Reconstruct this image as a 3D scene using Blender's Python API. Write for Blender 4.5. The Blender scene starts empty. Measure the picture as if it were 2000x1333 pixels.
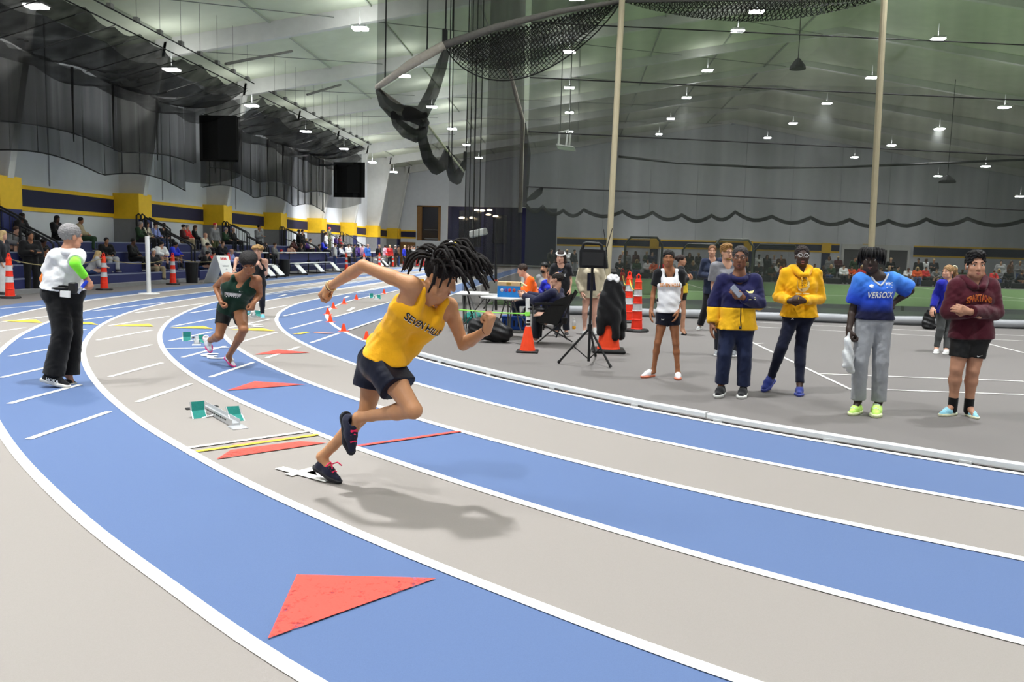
import bpy, math, random
import numpy as np
from mathutils import Vector, Matrix
from mathutils.bvhtree import BVHTree
random.seed(7); rng = np.random.default_rng(7)
SC = bpy.context.scene
COL = SC.collection
# ------------------------------------------------------------------ camera, exposure, sky
F, ROLL, HOR, H = 1600.0, 0.026, 490.0, 1.57      # focal length in pixels of a 2000 wide frame, eye height in metres
PITCH = math.atan((666.5 - HOR) * math.cos(ROLL) / F)
YAW = math.atan2(math.cos(ROLL) * 120.0, F)
cR_, sR_, cP_, sP_, cY_, sY_ = math.cos(ROLL), math.sin(ROLL), math.cos(PITCH), math.sin(PITCH), math.cos(YAW), math.sin(YAW)
def _w(x, y, f):                                   # camera right, up, forward -> world
    x, y = cR_ * x - sR_ * y, sR_ * x + cR_ * y
    d = (x, f * cP_ + y * sP_, -f * sP_ + y * cP_)
    return np.array((cY_ * d[0] - sY_ * d[1], sY_ * d[0] + cY_ * d[1], d[2]))
def ray(u, v): return _w(u - 1000.0, 666.5 - v, F)
EYE = np.array((0, 0, H))
def G(u, v, z=0.0):                                # survey point of the photograph on a level z
    r = ray(u, v); return EYE + r * ((z - H) / r[2])
def AY(u, v, Y): r = ray(u, v); return EYE + r * (Y / r[1])
def AX(u, v, X): r = ray(u, v); return EYE + r * (X / r[0])
cam = bpy.data.cameras.new('camera'); camo = bpy.data.objects.new('camera', cam); COL.objects.link(camo)
cam.sensor_width = 36.0; cam.lens = F / 2000.0 * 36.0; cam.clip_end = 400
cx_, cu_, cf_ = _w(1, 0, 0), _w(0, 1, 0), _w(0, 0, 1)
camo.matrix_world = Matrix(((cx_[0], cu_[0], -cf_[0], 0), (cx_[1], cu_[1], -cf_[1], 0), (cx_[2], cu_[2], -cf_[2], H), (0, 0, 0, 1)))
SC.camera = camo
cam.dof.use_dof = True; cam.dof.focus_distance = 5.2; cam.dof.aperture_fstop = 9.0
vs = SC.view_settings
SC.display_settings.display_device = 'sRGB'
vs.view_transform = 'Standard'; vs.look = 'None'; vs.gamma = 1.0; vs.use_curve_mapping = False
vs.exposure = 0.72
SC.cycles.use_denoising = True
SC.cycles.transparent_max_bounces = 24
SC.cycles.max_bounces = 6; SC.cycles.diffuse_bounces = 3; SC.cycles.glossy_bounces = 2
SC.cycles.sample_clamp_indirect = 4.0
LAMP, BEAM, SPREAD, CEIL_FILL = 120.0, 250.0, 90.0, 16.0   # lens glow, beam power and angle of the high bay lamps, added ceiling fill
W = bpy.data.worlds.new('hall_air'); SC.world = W; W.use_nodes = True
W.node_tree.nodes['Background'].inputs[0].default_value = (0.85, 0.92, 1.0, 1)
W.node_tree.nodes['Background'].inputs[1].default_value = 0.16
# ------------------------------------------------------------------ materials
def s2l(c): return tuple((x / 255 / 12.92) if x / 255 <= .04045 else ((x / 255 + .055) / 1.055) ** 2.4 for x in c)
_mats = {}
def mat(name, col, rough=0.7, vary=0.06, scale=40.0, bump=0.0, metal=0.0, bscale=None, spec=0.35, coord='Object', detail=3.0, alpha=None, sheen=0.0):
    """procedural paint / cloth / plastic: colour broken by noise, optional fine relief"""
    if name in _mats: return _mats[name]
    m = bpy.data.materials.new(name); m.use_nodes = True; nt = m.node_tree; b = nt.nodes['Principled BSDF']
    c = s2l(col)
    b.inputs['Roughness'].default_value = rough; b.inputs['Metallic'].default_value = metal
    b.inputs['Specular IOR Level'].default_value = spec
    if sheen: b.inputs['Sheen Weight'].default_value = sheen
    tc = nt.nodes.new('ShaderNodeTexCoord'); n = nt.nodes.new('ShaderNodeTexNoise')
    n.inputs['Scale'].default_value = scale; n.inputs['Detail'].default_value = detail
    nt.links.new(tc.outputs[coord], n.inputs['Vector'])
    mx = nt.nodes.new('ShaderNodeMix'); mx.data_type = 'RGBA'
    mx.inputs[6].default_value = tuple(max(0, x * (1 - 2.2 * vary)) for x in c) + (1,)
    mx.inputs[7].default_value = tuple(min(1, x * (1 + 2.2 * vary)) for x in c) + (1,)
    nt.links.new(n.outputs[0], mx.inputs[0]); nt.links.new(mx.outputs[2], b.inputs['Base Color'])
    if bump:
        n2 = nt.nodes.new('ShaderNodeTexNoise'); n2.inputs['Scale'].default_value = bscale or scale * 3; n2.inputs['Detail'].default_value = 3
        nt.links.new(tc.outputs[coord], n2.inputs['Vector'])
        bp = nt.nodes.new('ShaderNodeBump'); bp.inputs['Strength'].default_value = bump; bp.inputs['Distance'].default_value = 0.01
        nt.links.new(n2.outputs[0], bp.inputs['Height']); nt.links.new(bp.outputs[0], b.inputs['Normal'])
    if alpha is not None: b.inputs['Alpha'].default_value = alpha
    _mats[name] = m; return m
def cloth(col, name=None): 
    return mat(name or 'cloth_%d_%d_%d' % tuple(col), col, .85, .07, 14, .35, bscale=28, spec=.15, sheen=.15)
def emit(name, col, st):
    if name in _mats: return _mats[name]
    m = bpy.data.materials.new(name); m.use_nodes = True; nt = m.node_tree
    b = nt.nodes['Principled BSDF']; b.inputs['Base Color'].default_value = (.8, .8, .8, 1)
    b.inputs['Emission Color'].default_value = tuple(col) + (1,); b.inputs['Emission Strength'].default_value = st
    _mats[name] = m; return m
def net(name, col, cover, cell=0.0, streak=0.0):
    """woven netting: partly open cloth; with cell > 0 the strands of a square mesh (UV in metres)"""
    if name in _mats: return _mats[name]
    m = bpy.data.materials.new(name); m.use_nodes = True; nt = m.node_tree; b = nt.nodes['Principled BSDF']
    b.inputs['Base Color'].default_value = s2l(col) + (1,); b.inputs['Roughness'].default_value = .8
    b.inputs['Specular IOR Level'].default_value = .1
    tc = nt.nodes.new('ShaderNodeTexCoord')
    if cell:
        mp = nt.nodes.new('ShaderNodeMapping'); mp.inputs['Scale'].default_value = (1 / cell, 1 / cell, 1); mp.inputs['Rotation'].default_value = (0, 0, .785)
        nt.links.new(tc.outputs['UV'], mp.inputs[0]); s = nt.nodes.new('ShaderNodeSeparateXYZ'); nt.links.new(mp.outputs[0], s.inputs[0])
        last = None
        for i in (0, 1):
            fr = nt.nodes.new('ShaderNodeMath'); fr.operation = 'FRACT'; nt.links.new(s.outputs[i], fr.inputs[0])
            lt = nt.nodes.new('ShaderNodeMath'); lt.operation = 'LESS_THAN'; lt.inputs[1].default_value = cover; nt.links.new(fr.outputs[0], lt.inputs[0])
            if last:
                mm = nt.nodes.new('ShaderNodeMath'); mm.operation = 'MAXIMUM'; nt.links.new(last.outputs[0], mm.inputs[0]); nt.links.new(lt.outputs[0], mm.inputs[1]); last = mm
            else: last = lt
        nt.links.new(last.outputs[0], b.inputs['Alpha'])
    else:
        n = nt.nodes.new('ShaderNodeTexNoise'); n.inputs['Scale'].default_value = 1.0; n.inputs['Detail'].default_value = 2
        mp = nt.nodes.new('ShaderNodeMapping'); mp.inputs['Scale'].default_value = (1.3, 1.3, .06)
        nt.links.new(tc.outputs['Object'], mp.inputs[0]); nt.links.new(mp.outputs[0], n.inputs['Vector'])
        r = nt.nodes.new('ShaderNodeMapRange'); r.inputs[1].default_value = .3; r.inputs[2].default_value = .7
        r.inputs[3].default_value = max(0, cover - streak); r.inputs[4].default_value = min(1, cover + streak)
        nt.links.new(n.outputs[0], r.inputs[0]); nt.links.new(r.outputs[0], b.inputs['Alpha'])
    _mats[name] = m; return m
# ------------------------------------------------------------------ mesh helpers
class MB:
    def __init__(s): s.v = []; s.f = []
    def add(s, v, f):
        o = len(s.v); s.v += [tuple(map(float, p)) for p in v]; s.f += [tuple(i + o for i in q) for q in f]; return s
    def box(s, c, d, yaw=0.0, bev=0.0, M=None):
        x, y, z = d[0] / 2, d[1] / 2, d[2] / 2
        if bev:
            b = min(bev, x * .9, y * .9, z * .9); P = []
            for k, (zz, ins) in enumerate(((-z, b), (-z + b, 0), (z - b, 0), (z, b))):
                xx, yy = x - ins, y - ins
                P += [(-xx, -yy, zz), (xx, -yy, zz), (xx, yy, zz), (-xx, yy, zz)]
            Fc = [(3, 2, 1, 0), (12, 13, 14, 15)] + [(4 * k + i, 4 * k + (i + 1) % 4, 4 * k + 4 + (i + 1) % 4, 4 * k + 4 + i) for k in range(3) for i in range(4)]
        else:
            P = [(-x, -y, -z), (x, -y, -z), (x, y, -z), (-x, y, -z), (-x, -y, z), (x, -y, z), (x, y, z), (-x, y, z)]
            Fc = [(3, 2, 1, 0), (4, 5, 6, 7), (0, 1, 5, 4), (1, 2, 6, 5), (2, 3, 7, 6), (3, 0, 4, 7)]
        if M is not None: P = [tuple(M @ Vector(p)) for p in P]
        else:
            a, b_ = math.cos(yaw), math.sin(yaw)
            P = [(c[0] + p[0] * a - p[1] * b_, c[1] + p[0] * b_ + p[1] * a, c[2] + p[2]) for p in P]
        return s.add(P, Fc)
    def tube(s, pts, r, n=8, cap=True, closed=False):
        pts = [np.array(p, float) for p in pts]; m = len(pts)
        rs = r if hasattr(r, '__len__') else [r] * m
        V = []; up = None
        for i, p in enumerate(pts):
            a, b = (pts[(i - 1) % m], pts[(i + 1) % m]) if closed else (pts[max(i - 1, 0)], pts[min(i + 1, m - 1)])
            t = b - a; t = t / (np.linalg.norm(t) + 1e-9)
            if up is None:
                up = np.cross(t, (0, 0, 1.0)); up = up if np.linalg.norm(up) > .05 else np.cross(t, (1.0, 0, 0))
            up = up - t * (up @ t); up /= np.linalg.norm(up) + 1e-9; w = np.cross(t, up)
            V += [p + rs[i] * (math.cos(q) * up + math.sin(q) * w) for q in np.arange(n) * 2 * math.pi / n]
        Fc = [(i * n + j, i * n + (j + 1) % n, ((i + 1) % m) * n + (j + 1) % n, ((i + 1) % m) * n + j) for i in range(m if closed else m - 1) for j in range(n)]
        if cap and not closed: Fc += [tuple(range(n))[::-1], tuple(range((m - 1) * n, m * n))]
        return s.add(V, Fc)
    def lathe(s, c, prof, n=20):
        V = []; Fc = []; m = len(prof)
        for r, z in prof: V += [(c[0] + r * math.cos(q), c[1] + r * math.sin(q), c[2] + z) for q in np.arange(n) * 2 * math.pi / n]
        for i in range(m - 1): Fc += [(i * n + j, i * n + (j + 1) % n, (i + 1) * n + (j + 1) % n, (i + 1) * n + j) for j in range(n)]
        Fc += [tuple(range(n))[::-1], tuple(range((m - 1) * n, m * n))]
        return s.add(V, Fc)
    def poly(s, pts): return s.add(pts, [tuple(range(len(pts)))])
    def slab(s, pts, h):                            # flat outline with thickness h upward
        n = len(pts); V = [tuple(p) for p in pts] + [(p[0], p[1], p[2] + h) for p in pts]
        return s.add(V, [tuple(range(n))[::-1], tuple(range(n, 2 * n))] + [(i, (i + 1) % n, n + (i + 1) % n, n + i) for i in range(n)])
    def plate(s, pts, off):                         # outline pushed along vector off
        n = len(pts); V = [tuple(p) for p in pts] + [tuple(np.array(p) + off) for p in pts]
        return s.add(V, [tuple(range(n))[::-1], tuple(range(n, 2 * n))] + [(i, (i + 1) % n, n + (i + 1) % n, n + i) for i in range(n)])
    def strip(s, A, B):
        n = len(A); return s.add(list(A) + list(B), [(i, i + 1, n + i + 1, n + i) for i in range(n - 1)])
def tagged(o, label=None, cat=None, group=None, kind=None):
    if label: o['label'] = label
    if cat: o['category'] = cat
    if group: o['group'] = group
    if kind: o['kind'] = kind
    return o
def link(name, me, m=None, parent=None, loc=None, smooth=False):
    o = bpy.data.objects.new(name, me); COL.objects.link(o)
    if m is not None and not me.materials: me.materials.append(m)
    if smooth and len(me.polygons): me.polygons.foreach_set('use_smooth', np.ones(len(me.polygons), bool))
    if loc is not None: o.location = loc
    if parent is not None:
        o.parent = parent
        q = parent; T = Vector((0, 0, 0))
        while q is not None: T += q.location; q = q.parent
        if loc is None: o.location = -T          # part meshes are given in world metres
    return o
def mk(name, mb, m, parent=None, origin=None, smooth=False, local=False):
    v = np.array(mb.v if isinstance(mb, MB) else mb[0], float); f = mb.f if isinstance(mb, MB) else mb[1]
    if origin is not None: v = v - np.array(origin)
    me = bpy.data.meshes.new(name)
    me.from_pydata(v.tolist(), [], f if isinstance(f, list) else f.tolist()); me.update()
    o = link(name, me, m, parent, origin if origin is not None else ((0, 0, 0) if local else None), smooth)
    return o
def thing(name, label, cat, loc, group=None):
    o = bpy.data.objects.new(name, None); COL.objects.link(o); o.location = loc; o.empty_display_size = .2
    return tagged(o, label, cat, group)
def dup(root, loc, label=None, rz=None, scale=None):
    def cp(o, par):
        c = o.copy(); COL.objects.link(c)
        if par is not None: c.parent = par
        for ch in list(o.children): cp(ch, c)
        return c
    c = cp(root, None); c.location = loc
    if rz is not None: c.rotation_euler = (0, 0, rz)
    if scale: c.scale = scale
    if label: c['label'] = label
    return c
def recolour(o, m):
    o.material_slots[0].link = 'OBJECT'; o.material_slots[0].material = m
def setuv(o, fn):
    me = o.data; uv = me.uv_layers.new(name='uv'); co = np.array([v.co[:] for v in me.vertices])
    li = np.zeros(len(me.loops), int); me.loops.foreach_get('vertex_index', li)
    uv.data.foreach_set('uv', np.array([fn(c) for c in co])[li].ravel())
# ------------------------------------------------------------------ the hall
XW, YE, XR = -19.5, 85.0, 49.5                      # left wall, far wall, right wall
EAVE, RIDGE, XM = 9.6, 15.0, 15.0
def ceil_z(x): return EAVE + (RIDGE - EAVE) * (1 - abs(x - XM) / 34.5)
m_floor = mat('dark_grey_rubber', (108, 104, 102), .75, .05, 260, .25, bscale=900, coord='Object')
m_lane = mat('light_grey_rubber', (138, 132, 127), .72, .05, 300, .25, bscale=900)
m_blue = mat('blue_rubber', (80, 101, 140), .72, .06, 300, .25, bscale=900)
m_line = mat('white_line_paint', (226, 224, 218), .65, .05, 60)
def worn(name, col):
    m = mat(name, col, .7, .05, 90)
    nt = m.node_tree; b = nt.nodes['Principled BSDF']; tc = nt.nodes.new('ShaderNodeTexCoord')
    n = nt.nodes.new('ShaderNodeTexNoise'); n.inputs['Scale'].default_value = 26; n.inputs['Detail'].default_value = 7; n.inputs['Roughness'].default_value = .75
    n3 = nt.nodes.new('ShaderNodeTexNoise'); n3.inputs['Scale'].default_value = 2.2; n3.inputs['Detail'].default_value = 2
    nt.links.new(tc.outputs['Object'], n.inputs[0]); nt.links.new(tc.outputs['Object'], n3.inputs[0])
    ad = nt.nodes.new('ShaderNodeMath'); ad.operation = 'MULTIPLY_ADD'; ad.inputs[1].default_value = .45
    nt.links.new(n3.outputs[0], ad.inputs[0]); nt.links.new(n.outputs[0], ad.inputs[2])
    r = nt.nodes.new('ShaderNodeMapRange'); r.inputs[1].default_value = .78; r.inputs[2].default_value = .92; r.inputs[3].default_value = 1; r.inputs[4].default_value = .25
    nt.links.new(ad.outputs[0], r.inputs[0]); nt.links.new(r.outputs[0], b.inputs['Alpha'])
    return m
m_red = worn('worn_red_paint', (222, 74, 62)); m_yel = worn('worn_yellow_paint', (240, 205, 60))
m_faded = mat('faded_red_paint', (178, 128, 118), .7, .1, 120)
floor = mk('floor', MB().slab([(XW, -14, -.12), (XR, -14, -.12), (XR, YE, -.12), (XW, YE, -.12)], .12), m_floor)
tagged(floor, kind='structure')
LANES = [[[13.73,3.15],[12.64,3.21],[11.55,3.33],[10.47,3.5],[9.41,3.73],[8.35,4.02],[7.31,4.36],[6.3,4.75],[5.3,5.2],[4.33,5.7],[3.39,6.24],[2.68,6.71],[1.99,7.2],[1.33,7.72],[0.69,8.27],[0.08,8.85],[-0.51,9.45],[-1.08,10.08],[-1.62,10.72],[-2.14,11.38],[-2.63,12.07],[-3.09,12.77],[-3.53,13.48],[-3.94,14.22],[-4.32,14.96],[-4.68,15.72],[-5.0,16.5],[-5.3,17.28],[-5.57,18.08],[-5.8,18.89],[-6.0,19.7],[-6.17,20.53],[-6.3,21.36],[-6.4,22.2],[-6.45,23.04],[-6.47,23.88],[-6.5,32.0],[-6.5,40.0],[-6.5,52.0],[-6.5,66.0]],[[13.77,2.21],[12.63,2.26],[11.5,2.37],[10.37,2.54],[9.25,2.76],[8.14,3.05],[7.05,3.39],[5.98,3.79],[4.93,4.25],[3.91,4.76],[2.91,5.33],[2.13,5.82],[1.37,6.35],[0.64,6.92],[-0.05,7.52],[-0.73,8.15],[-1.37,8.81],[-1.98,9.5],[-2.57,10.21],[-3.12,10.94],[-3.65,11.69],[-4.14,12.46],[-4.61,13.25],[-5.05,14.06],[-5.45,14.88],[-5.82,15.72],[-6.17,16.57],[-6.47,17.44],[-6.75,18.32],[-6.98,19.21],[-7.18,20.11],[-7.34,21.01],[-7.46,21.93],[-7.53,22.85],[-7.55,23.77],[-7.53,24.69],[-7.58,32.0],[-7.58,40.0],[-7.58,52.0],[-7.58,66.0]],[[13.82,1.24],[12.63,1.28],[11.44,1.39],[10.26,1.55],[9.09,1.78],[7.93,2.07],[6.78,2.42],[5.66,2.83],[4.55,3.29],[3.48,3.82],[2.43,4.4],[1.63,4.89],[0.86,5.41],[0.12,5.98],[-0.6,6.59],[-1.29,7.22],[-1.94,7.88],[-2.57,8.57],[-3.17,9.28],[-3.75,10.02],[-4.29,10.77],[-4.81,11.54],[-5.3,12.33],[-5.76,13.14],[-6.19,13.96],[-6.59,14.8],[-6.96,15.66],[-7.3,16.53],[-7.61,17.41],[-7.87,18.3],[-8.1,19.21],[-8.29,20.12],[-8.43,21.05],[-8.53,21.98],[-8.57,22.91],[-8.56,23.84],[-8.68,32.0],[-8.68,40.0],[-8.68,52.0],[-8.68,66.0]],[[12.76,-0.15],[11.51,-0.02],[10.25,0.18],[9.02,0.44],[7.8,0.76],[6.59,1.15],[5.42,1.6],[4.26,2.11],[3.14,2.69],[2.05,3.31],[0.99,4.0],[0.32,4.49],[-0.33,5.0],[-0.96,5.53],[-1.58,6.08],[-2.18,6.65],[-2.75,7.24],[-3.31,7.84],[-3.85,8.47],[-4.36,9.11],[-4.85,9.77],[-5.32,10.45],[-5.77,11.14],[-6.19,11.84],[-6.59,12.56],[-6.97,13.29],[-7.32,14.03],[-7.65,14.78],[-7.96,15.54],[-8.24,16.31],[-8.5,17.09],[-8.75,17.88],[-8.97,18.67],[-9.17,19.47],[-9.35,20.27],[-9.51,21.09],[-9.8,26.0],[-9.8,32.0],[-9.8,40.0],[-9.8,52.0],[-9.8,66.0]],[[12.87,-1.08],[11.56,-0.97],[10.25,-0.79],[8.96,-0.54],[7.69,-0.22],[6.43,0.16],[5.19,0.61],[3.98,1.12],[2.8,1.69],[1.65,2.33],[0.54,3.02],[-0.21,3.55],[-0.93,4.1],[-1.63,4.68],[-2.31,5.29],[-2.96,5.93],[-3.59,6.58],[-4.19,7.26],[-4.77,7.96],[-5.32,8.67],[-5.85,9.4],[-6.36,10.15],[-6.85,10.91],[-7.31,11.69],[-7.74,12.48],[-8.16,13.29],[-8.54,14.1],[-8.9,14.94],[-9.23,15.78],[-9.53,16.63],[-9.8,17.5],[-10.03,18.37],[-10.23,19.26],[-10.39,20.15],[-10.51,21.05],[-10.59,21.96],[-10.9,26.0],[-10.9,32.0],[-10.9,40.0],[-10.9,52.0],[-10.9,66.0]],[[11.56,-2.24],[10.19,-2.04],[8.84,-1.76],[7.5,-1.42],[6.19,-1.0],[4.9,-0.52],[3.64,0.03],[2.41,0.64],[1.22,1.32],[0.07,2.05],[-1.05,2.85],[-1.79,3.46],[-2.52,4.09],[-3.21,4.74],[-3.89,5.42],[-4.54,6.12],[-5.17,6.84],[-5.77,7.58],[-6.35,8.34],[-6.9,9.12],[-7.43,9.91],[-7.92,10.72],[-8.39,11.55],[-8.84,12.39],[-9.25,13.25],[-9.64,14.12],[-9.99,15.0],[-10.31,15.9],[-10.6,16.81],[-10.86,17.73],[-11.08,18.65],[-11.27,19.59],[-11.43,20.53],[-11.54,21.48],[-11.62,22.43],[-11.66,23.38],[-12.0,32.0],[-12.0,40.0],[-12.0,52.0],[-12.0,66.0]]]
LN = [np.array(LANES[k]) for k in range(6)]
def dens(P, n=4):
    out = []
    for i in range(len(P) - 1):
        p0, p1, p2, p3 = P[max(i - 1, 0)], P[i], P[i + 1], P[min(i + 2, len(P) - 1)]
        for t in np.arange(n) / n:
            out.append(.5 * ((2 * p1) + (p2 - p0) * t + (2 * p0 - 5 * p1 + 4 * p2 - p3) * t * t + (3 * p1 - p0 - 3 * p2 + p3) * t ** 3) if i < len(P) - 8 else p1 + (p2 - p1) * t)
    return np.array(out + [P[-1]])
def nrm(P):
    d = np.gradient(P, axis=0); d /= np.linalg.norm(d, axis=1)[:, None] + 1e-9
    return np.stack([-d[:, 1], d[:, 0]], 1)
def offs(P, o): return P + nrm(P) * o
def z3(P, z): return np.c_[P, np.full(len(P), z)]
L6 = offs(LN[5], 1.08); L7 = offs(LN[5], 2.16)
ALL = [dens(p) for p in LN] + [dens(L6), dens(L7)]
def resamp(P, n=140):
    s = np.r_[0, np.cumsum(np.linalg.norm(np.diff(P, axis=0), axis=1))]; t = np.linspace(0, s[-1], n)
    return np.stack([np.interp(t, s, P[:, i]) for i in (0, 1)], 1)
RS = [resamp(p, 240) for p in ALL]
def painted(name, mb, m): return mk(name, mb, m, floor)
# sprint straight lanes inside the oval (grey, blue) and outside it (blue)
painted('sprint_lane', MB().poly([(-6.40, 17.5, .004), (-5.30, 13.5, .004), (-5.30, 80, .004), (-6.40, 80, .004)]), m_lane)
painted('sprint_lane', MB().poly([(-5.30, 12, .004), (-4.21, 12, .004), (-4.21, 80, .004), (-5.30, 80, .004)]), m_blue)
for k in range(7):                                  # lanes 1..6 and the apron beyond
    painted('running_lane', MB().strip(z3(RS[k], .008), z3(RS[k + 1], .008)), m_blue if k % 2 == 0 else m_lane)
for k in range(7):
    P = ALL[k]; painted('lane_line', MB().strip(z3(offs(P, -.036), .013), z3(offs(P, .036), .013)), m_line)
painted('lane_line', MB().strip(z3(offs(np.array([G(0, 604)[:2], G(100, 597)[:2], G(200, 583.5)[:2], G(290, 573)[:2], G(450, 557)[:2], G(600, 541)[:2]]), -.03), .0135), z3(offs(np.array([G(0, 604)[:2], G(100, 597)[:2], G(200, 583.5)[:2], G(290, 573)[:2], G(450, 557)[:2], G(600, 541)[:2]]), .03), .0135)), m_line)
# straight lane lines of the sprint track crossing the bend as broken lines
def seg(a, b, w, z=.0125):
    a, b = np.array(a[:2], float), np.array(b[:2], float); d = b - a; n = np.array((-d[1], d[0])) / np.linalg.norm(d) * w / 2
    return MB().poly([(*(a + n), z), (*(a - n), z), (*(b - n), z), (*(b + n), z)])
dense = [resamp(p, 900) for p in ALL]
for s in (-4.21, -5.29, -6.37, -7.42, -8.5, -9.55, -10.57):
    ys = np.arange(3.0, 62.0, .08); run = []
    pts = np.c_[np.full(len(ys), s), ys]
    near = np.min([np.min(np.linalg.norm(pts[:, None] - q[None], axis=2), axis=1) for q in dense], axis=0)
    for y, dd in list(zip(ys, near)) + [(99, 0)]:
        if dd > .13: run.append(y)
        else:
            if len(run) > 4: painted('cross_line', seg((s, run[0]), (s, run[-1]), .062), m_line)
            run = []
        if y > 25 and s > -5.4 and dd <= .13 and False: break
# painted marks
def mark(name, pix, m, z=.016): painted(name, MB().poly([G(u, v, z) for u, v in pix]), m)
mark('exchange_triangle', [(580, 1122.5), (852.5, 1129.5), (523, 1247.5)], m_red)
mark('exchange_triangle', [(451, 879), (586, 862), (638, 865), (423, 897)], m_red)
mark('exchange_triangle', [(497.5, 745), (596, 751), (442.5, 763)], m_red)
mark('exchange_triangle', [(542.5, 683), (606, 689), (497.5, 692.5)], m_red)
mark('exchange_triangle', [(617, 648), (655, 651), (640, 652), (612, 650)], m_faded)
for q in ([(71, 624.5), (82.5, 631), (3.7, 627)], [(175, 629), (192, 634.5), (112, 631)], [(291, 632.5), (300, 638), (217.5, 636)], [(397, 637), (416, 642.5), (330, 640.5)],
          [(511, 641), (537.5, 647), (450, 644)], [(597, 648.5), (605, 649), (588, 653), (571, 652.5)]):
    mark('exchange_triangle', q, m_yel)
def bar(name, a, b, w, m, z=.0165): painted(name, seg(G(*a), G(*b), w, z), m)
bar('start_line', (366, 879), (611, 845), .05, m_line); bar('relay_line', (384, 886), (622.5, 852.5), .05, m_yel)
bar('faded_line', (455, 873), (560, 858), .05, m_faded, .0167); bar('relay_line', (698, 875), (899, 846), .05, m_red)
bar('start_line', (322.5, 683), (447, 681), .04, m_line); bar('floor_seam', (460, 677.5), (572, 675.5), .012, mat('seam', (120, 116, 112)))
for a, b in (((1466, 668), (1662, 762)), ((1478, 672), (1492, 671)), ((1600, 731), (2000, 746)), ((1660, 760), (2000, 772)), ((1440, 628), (2000, 657)), ((1440, 637), (2000, 667)), ((1925, 671), (2000, 690)), ((800, 690), (850, 700))):
    bar('field_line', a, b, .045, m_line, .006)
for y in (26, 31.5, 45, 55): painted('start_line', MB().poly([(-10.6, y, .0168), (-6.6, y + .9, .0168), (-6.6, y + .95, .0168), (-10.6, y + .05, .0168)]), m_line)
def text_mesh(body, size, ext=0.0, shear=0.0, spacing=1.0, bold=0.0):
    c = bpy.data.curves.new('t', 'FONT'); c.body = body; c.size = size; c.align_x = 'CENTER'; c.align_y = 'CENTER'; c.extrude = ext; c.shear = shear; c.space_character = spacing; c.offset = bold
    c.resolution_u = 3
    o = bpy.data.objects.new('t', c); COL.objects.link(o); dg = bpy.context.evaluated_depsgraph_get()
    me = bpy.data.meshes.new_from_object(o.evaluated_get(dg)); bpy.data.objects.remove(o); bpy.data.curves.remove(c)
    v = np.array([x.co[:] for x in me.vertices]); f = [tuple(p.vertices) for p in me.polygons]; bpy.data.meshes.remove(me)
    return v, f
def number(ch, u, v, fwd, sx, sy):
    t, f = text_mesh(ch, 1.0, bold=.01); c = G(u, v, .0172); fw = np.array(fwd) / np.linalg.norm(fwd); rt = np.array((fw[1], -fw[0]))
    P = [(c[0] + p[0] * sx * rt[0] + p[1] * sy * fw[0], c[1] + p[0] * sx * rt[1] + p[1] * sy * fw[1], .0172) for p in t]
    painted('lane_number', (P, f), m_line)
number('4', 600, 921, (.85, -.52), .62, .72); number('3', 415, 695, (.66, -.75), .7, .85); number('2', 500, 636, (.4, -.9), .62, .7)
for u, v in ((430, 556), (553, 577), (678, 580), (686, 604)): number('1', u, v, (.15, -1), .8, 1.6)
# turf of the infield
m_turf = mat('green_turf', (98, 128, 78), .9, .12, 30, .6, bscale=500)
turf = mk('floor_turf', MB().slab([(-2.5, 23.6, 0), (46, 23.6, 0), (46, 52, 0), (-2.5, 52, 0)], .02), m_turf); tagged(turf, kind='structure')
for x in (6, 20, 33): mk('field_line', MB().poly([(x, 23.7, .023), (x + .1, 23.7, .023), (x + .1, 52, .023), (x, 52, .023)]), m_line, turf)
mk('field_line', MB().poly([(-2.4, 36, .024), (46, 36, .024), (46, 36.1, .024), (-2.4, 36.1, .024)]), m_line, turf)
# walls
m_white = mat('white_panel', (212, 215, 220), .7, .03, 2); m_navy = mat('navy_paint', (26, 28, 62), .6, .05, 6); m_gold = mat('gold_paint', (236, 190, 36), .6, .05, 5)
m_grey = mat('grey_block', (128, 128, 130), .8, .05, 8); m_navy2 = mat('blue_pad', (46, 52, 104), .6, .05, 6)
m_ceil = mat('ceiling_liner', (204, 210, 190), .8, .05, 1.2, .1, bscale=4); m_frame = mat('frame_white', (208, 208, 204), .6, .04, 3)
wl = mk('wall_left', MB().box((XW - .15, 35.5, EAVE / 2), (.3, 99, EAVE)), m_white); tagged(wl, kind='structure')
we = mk('wall_far', MB().plate([(XW, YE, 0), (-16.6, YE, 0), (-16.6, YE, EAVE + .4), (XW, YE, EAVE)], np.array((0, .3, 0))), m_white); tagged(we, kind='structure')
# far wall pieces around the openings
def wp(x0, x1, z0, z1, m=m_white, name='wall_panel', d=.3): return mk(name, MB().plate([(x0, YE, z0), (x1, YE, z0), (x1, YE, z1), (x0, YE, z1)], np.array((0, d, 0))), m, we)
wp(-16.6, -14.1, 0, 2.35); wp(-16.6, -14.1, 6.0, 10.3); wp(-14.1, -13.4, 0, 10.4); wp(-13.4, -2.1, 6.0, 11.2); wp(-13.4, -2.1, 0, .1)
xs = np.linspace(-2.1, XR, 12)
for i in range(11):
    a, b = xs[i], xs[i + 1]; zt = min(ceil_z(a), ceil_z(b)) + .2
    mk('wall_panel', MB().plate([(a + .012, YE, 0), (b - .012, YE, 0), (b - .012, YE, ceil_z(b)), (a + .012, YE, ceil_z(a))], np.array((0, .3, 0))), m_white, we)
mk('wall_panel', MB().plate([(XW, YE + .02, 9.7), (15, YE + .02, 10.2), (15, YE + .02, 15.1), (XW, YE + .02, 9.75)], np.array((0, .3, 0))), m_white, we)
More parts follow.
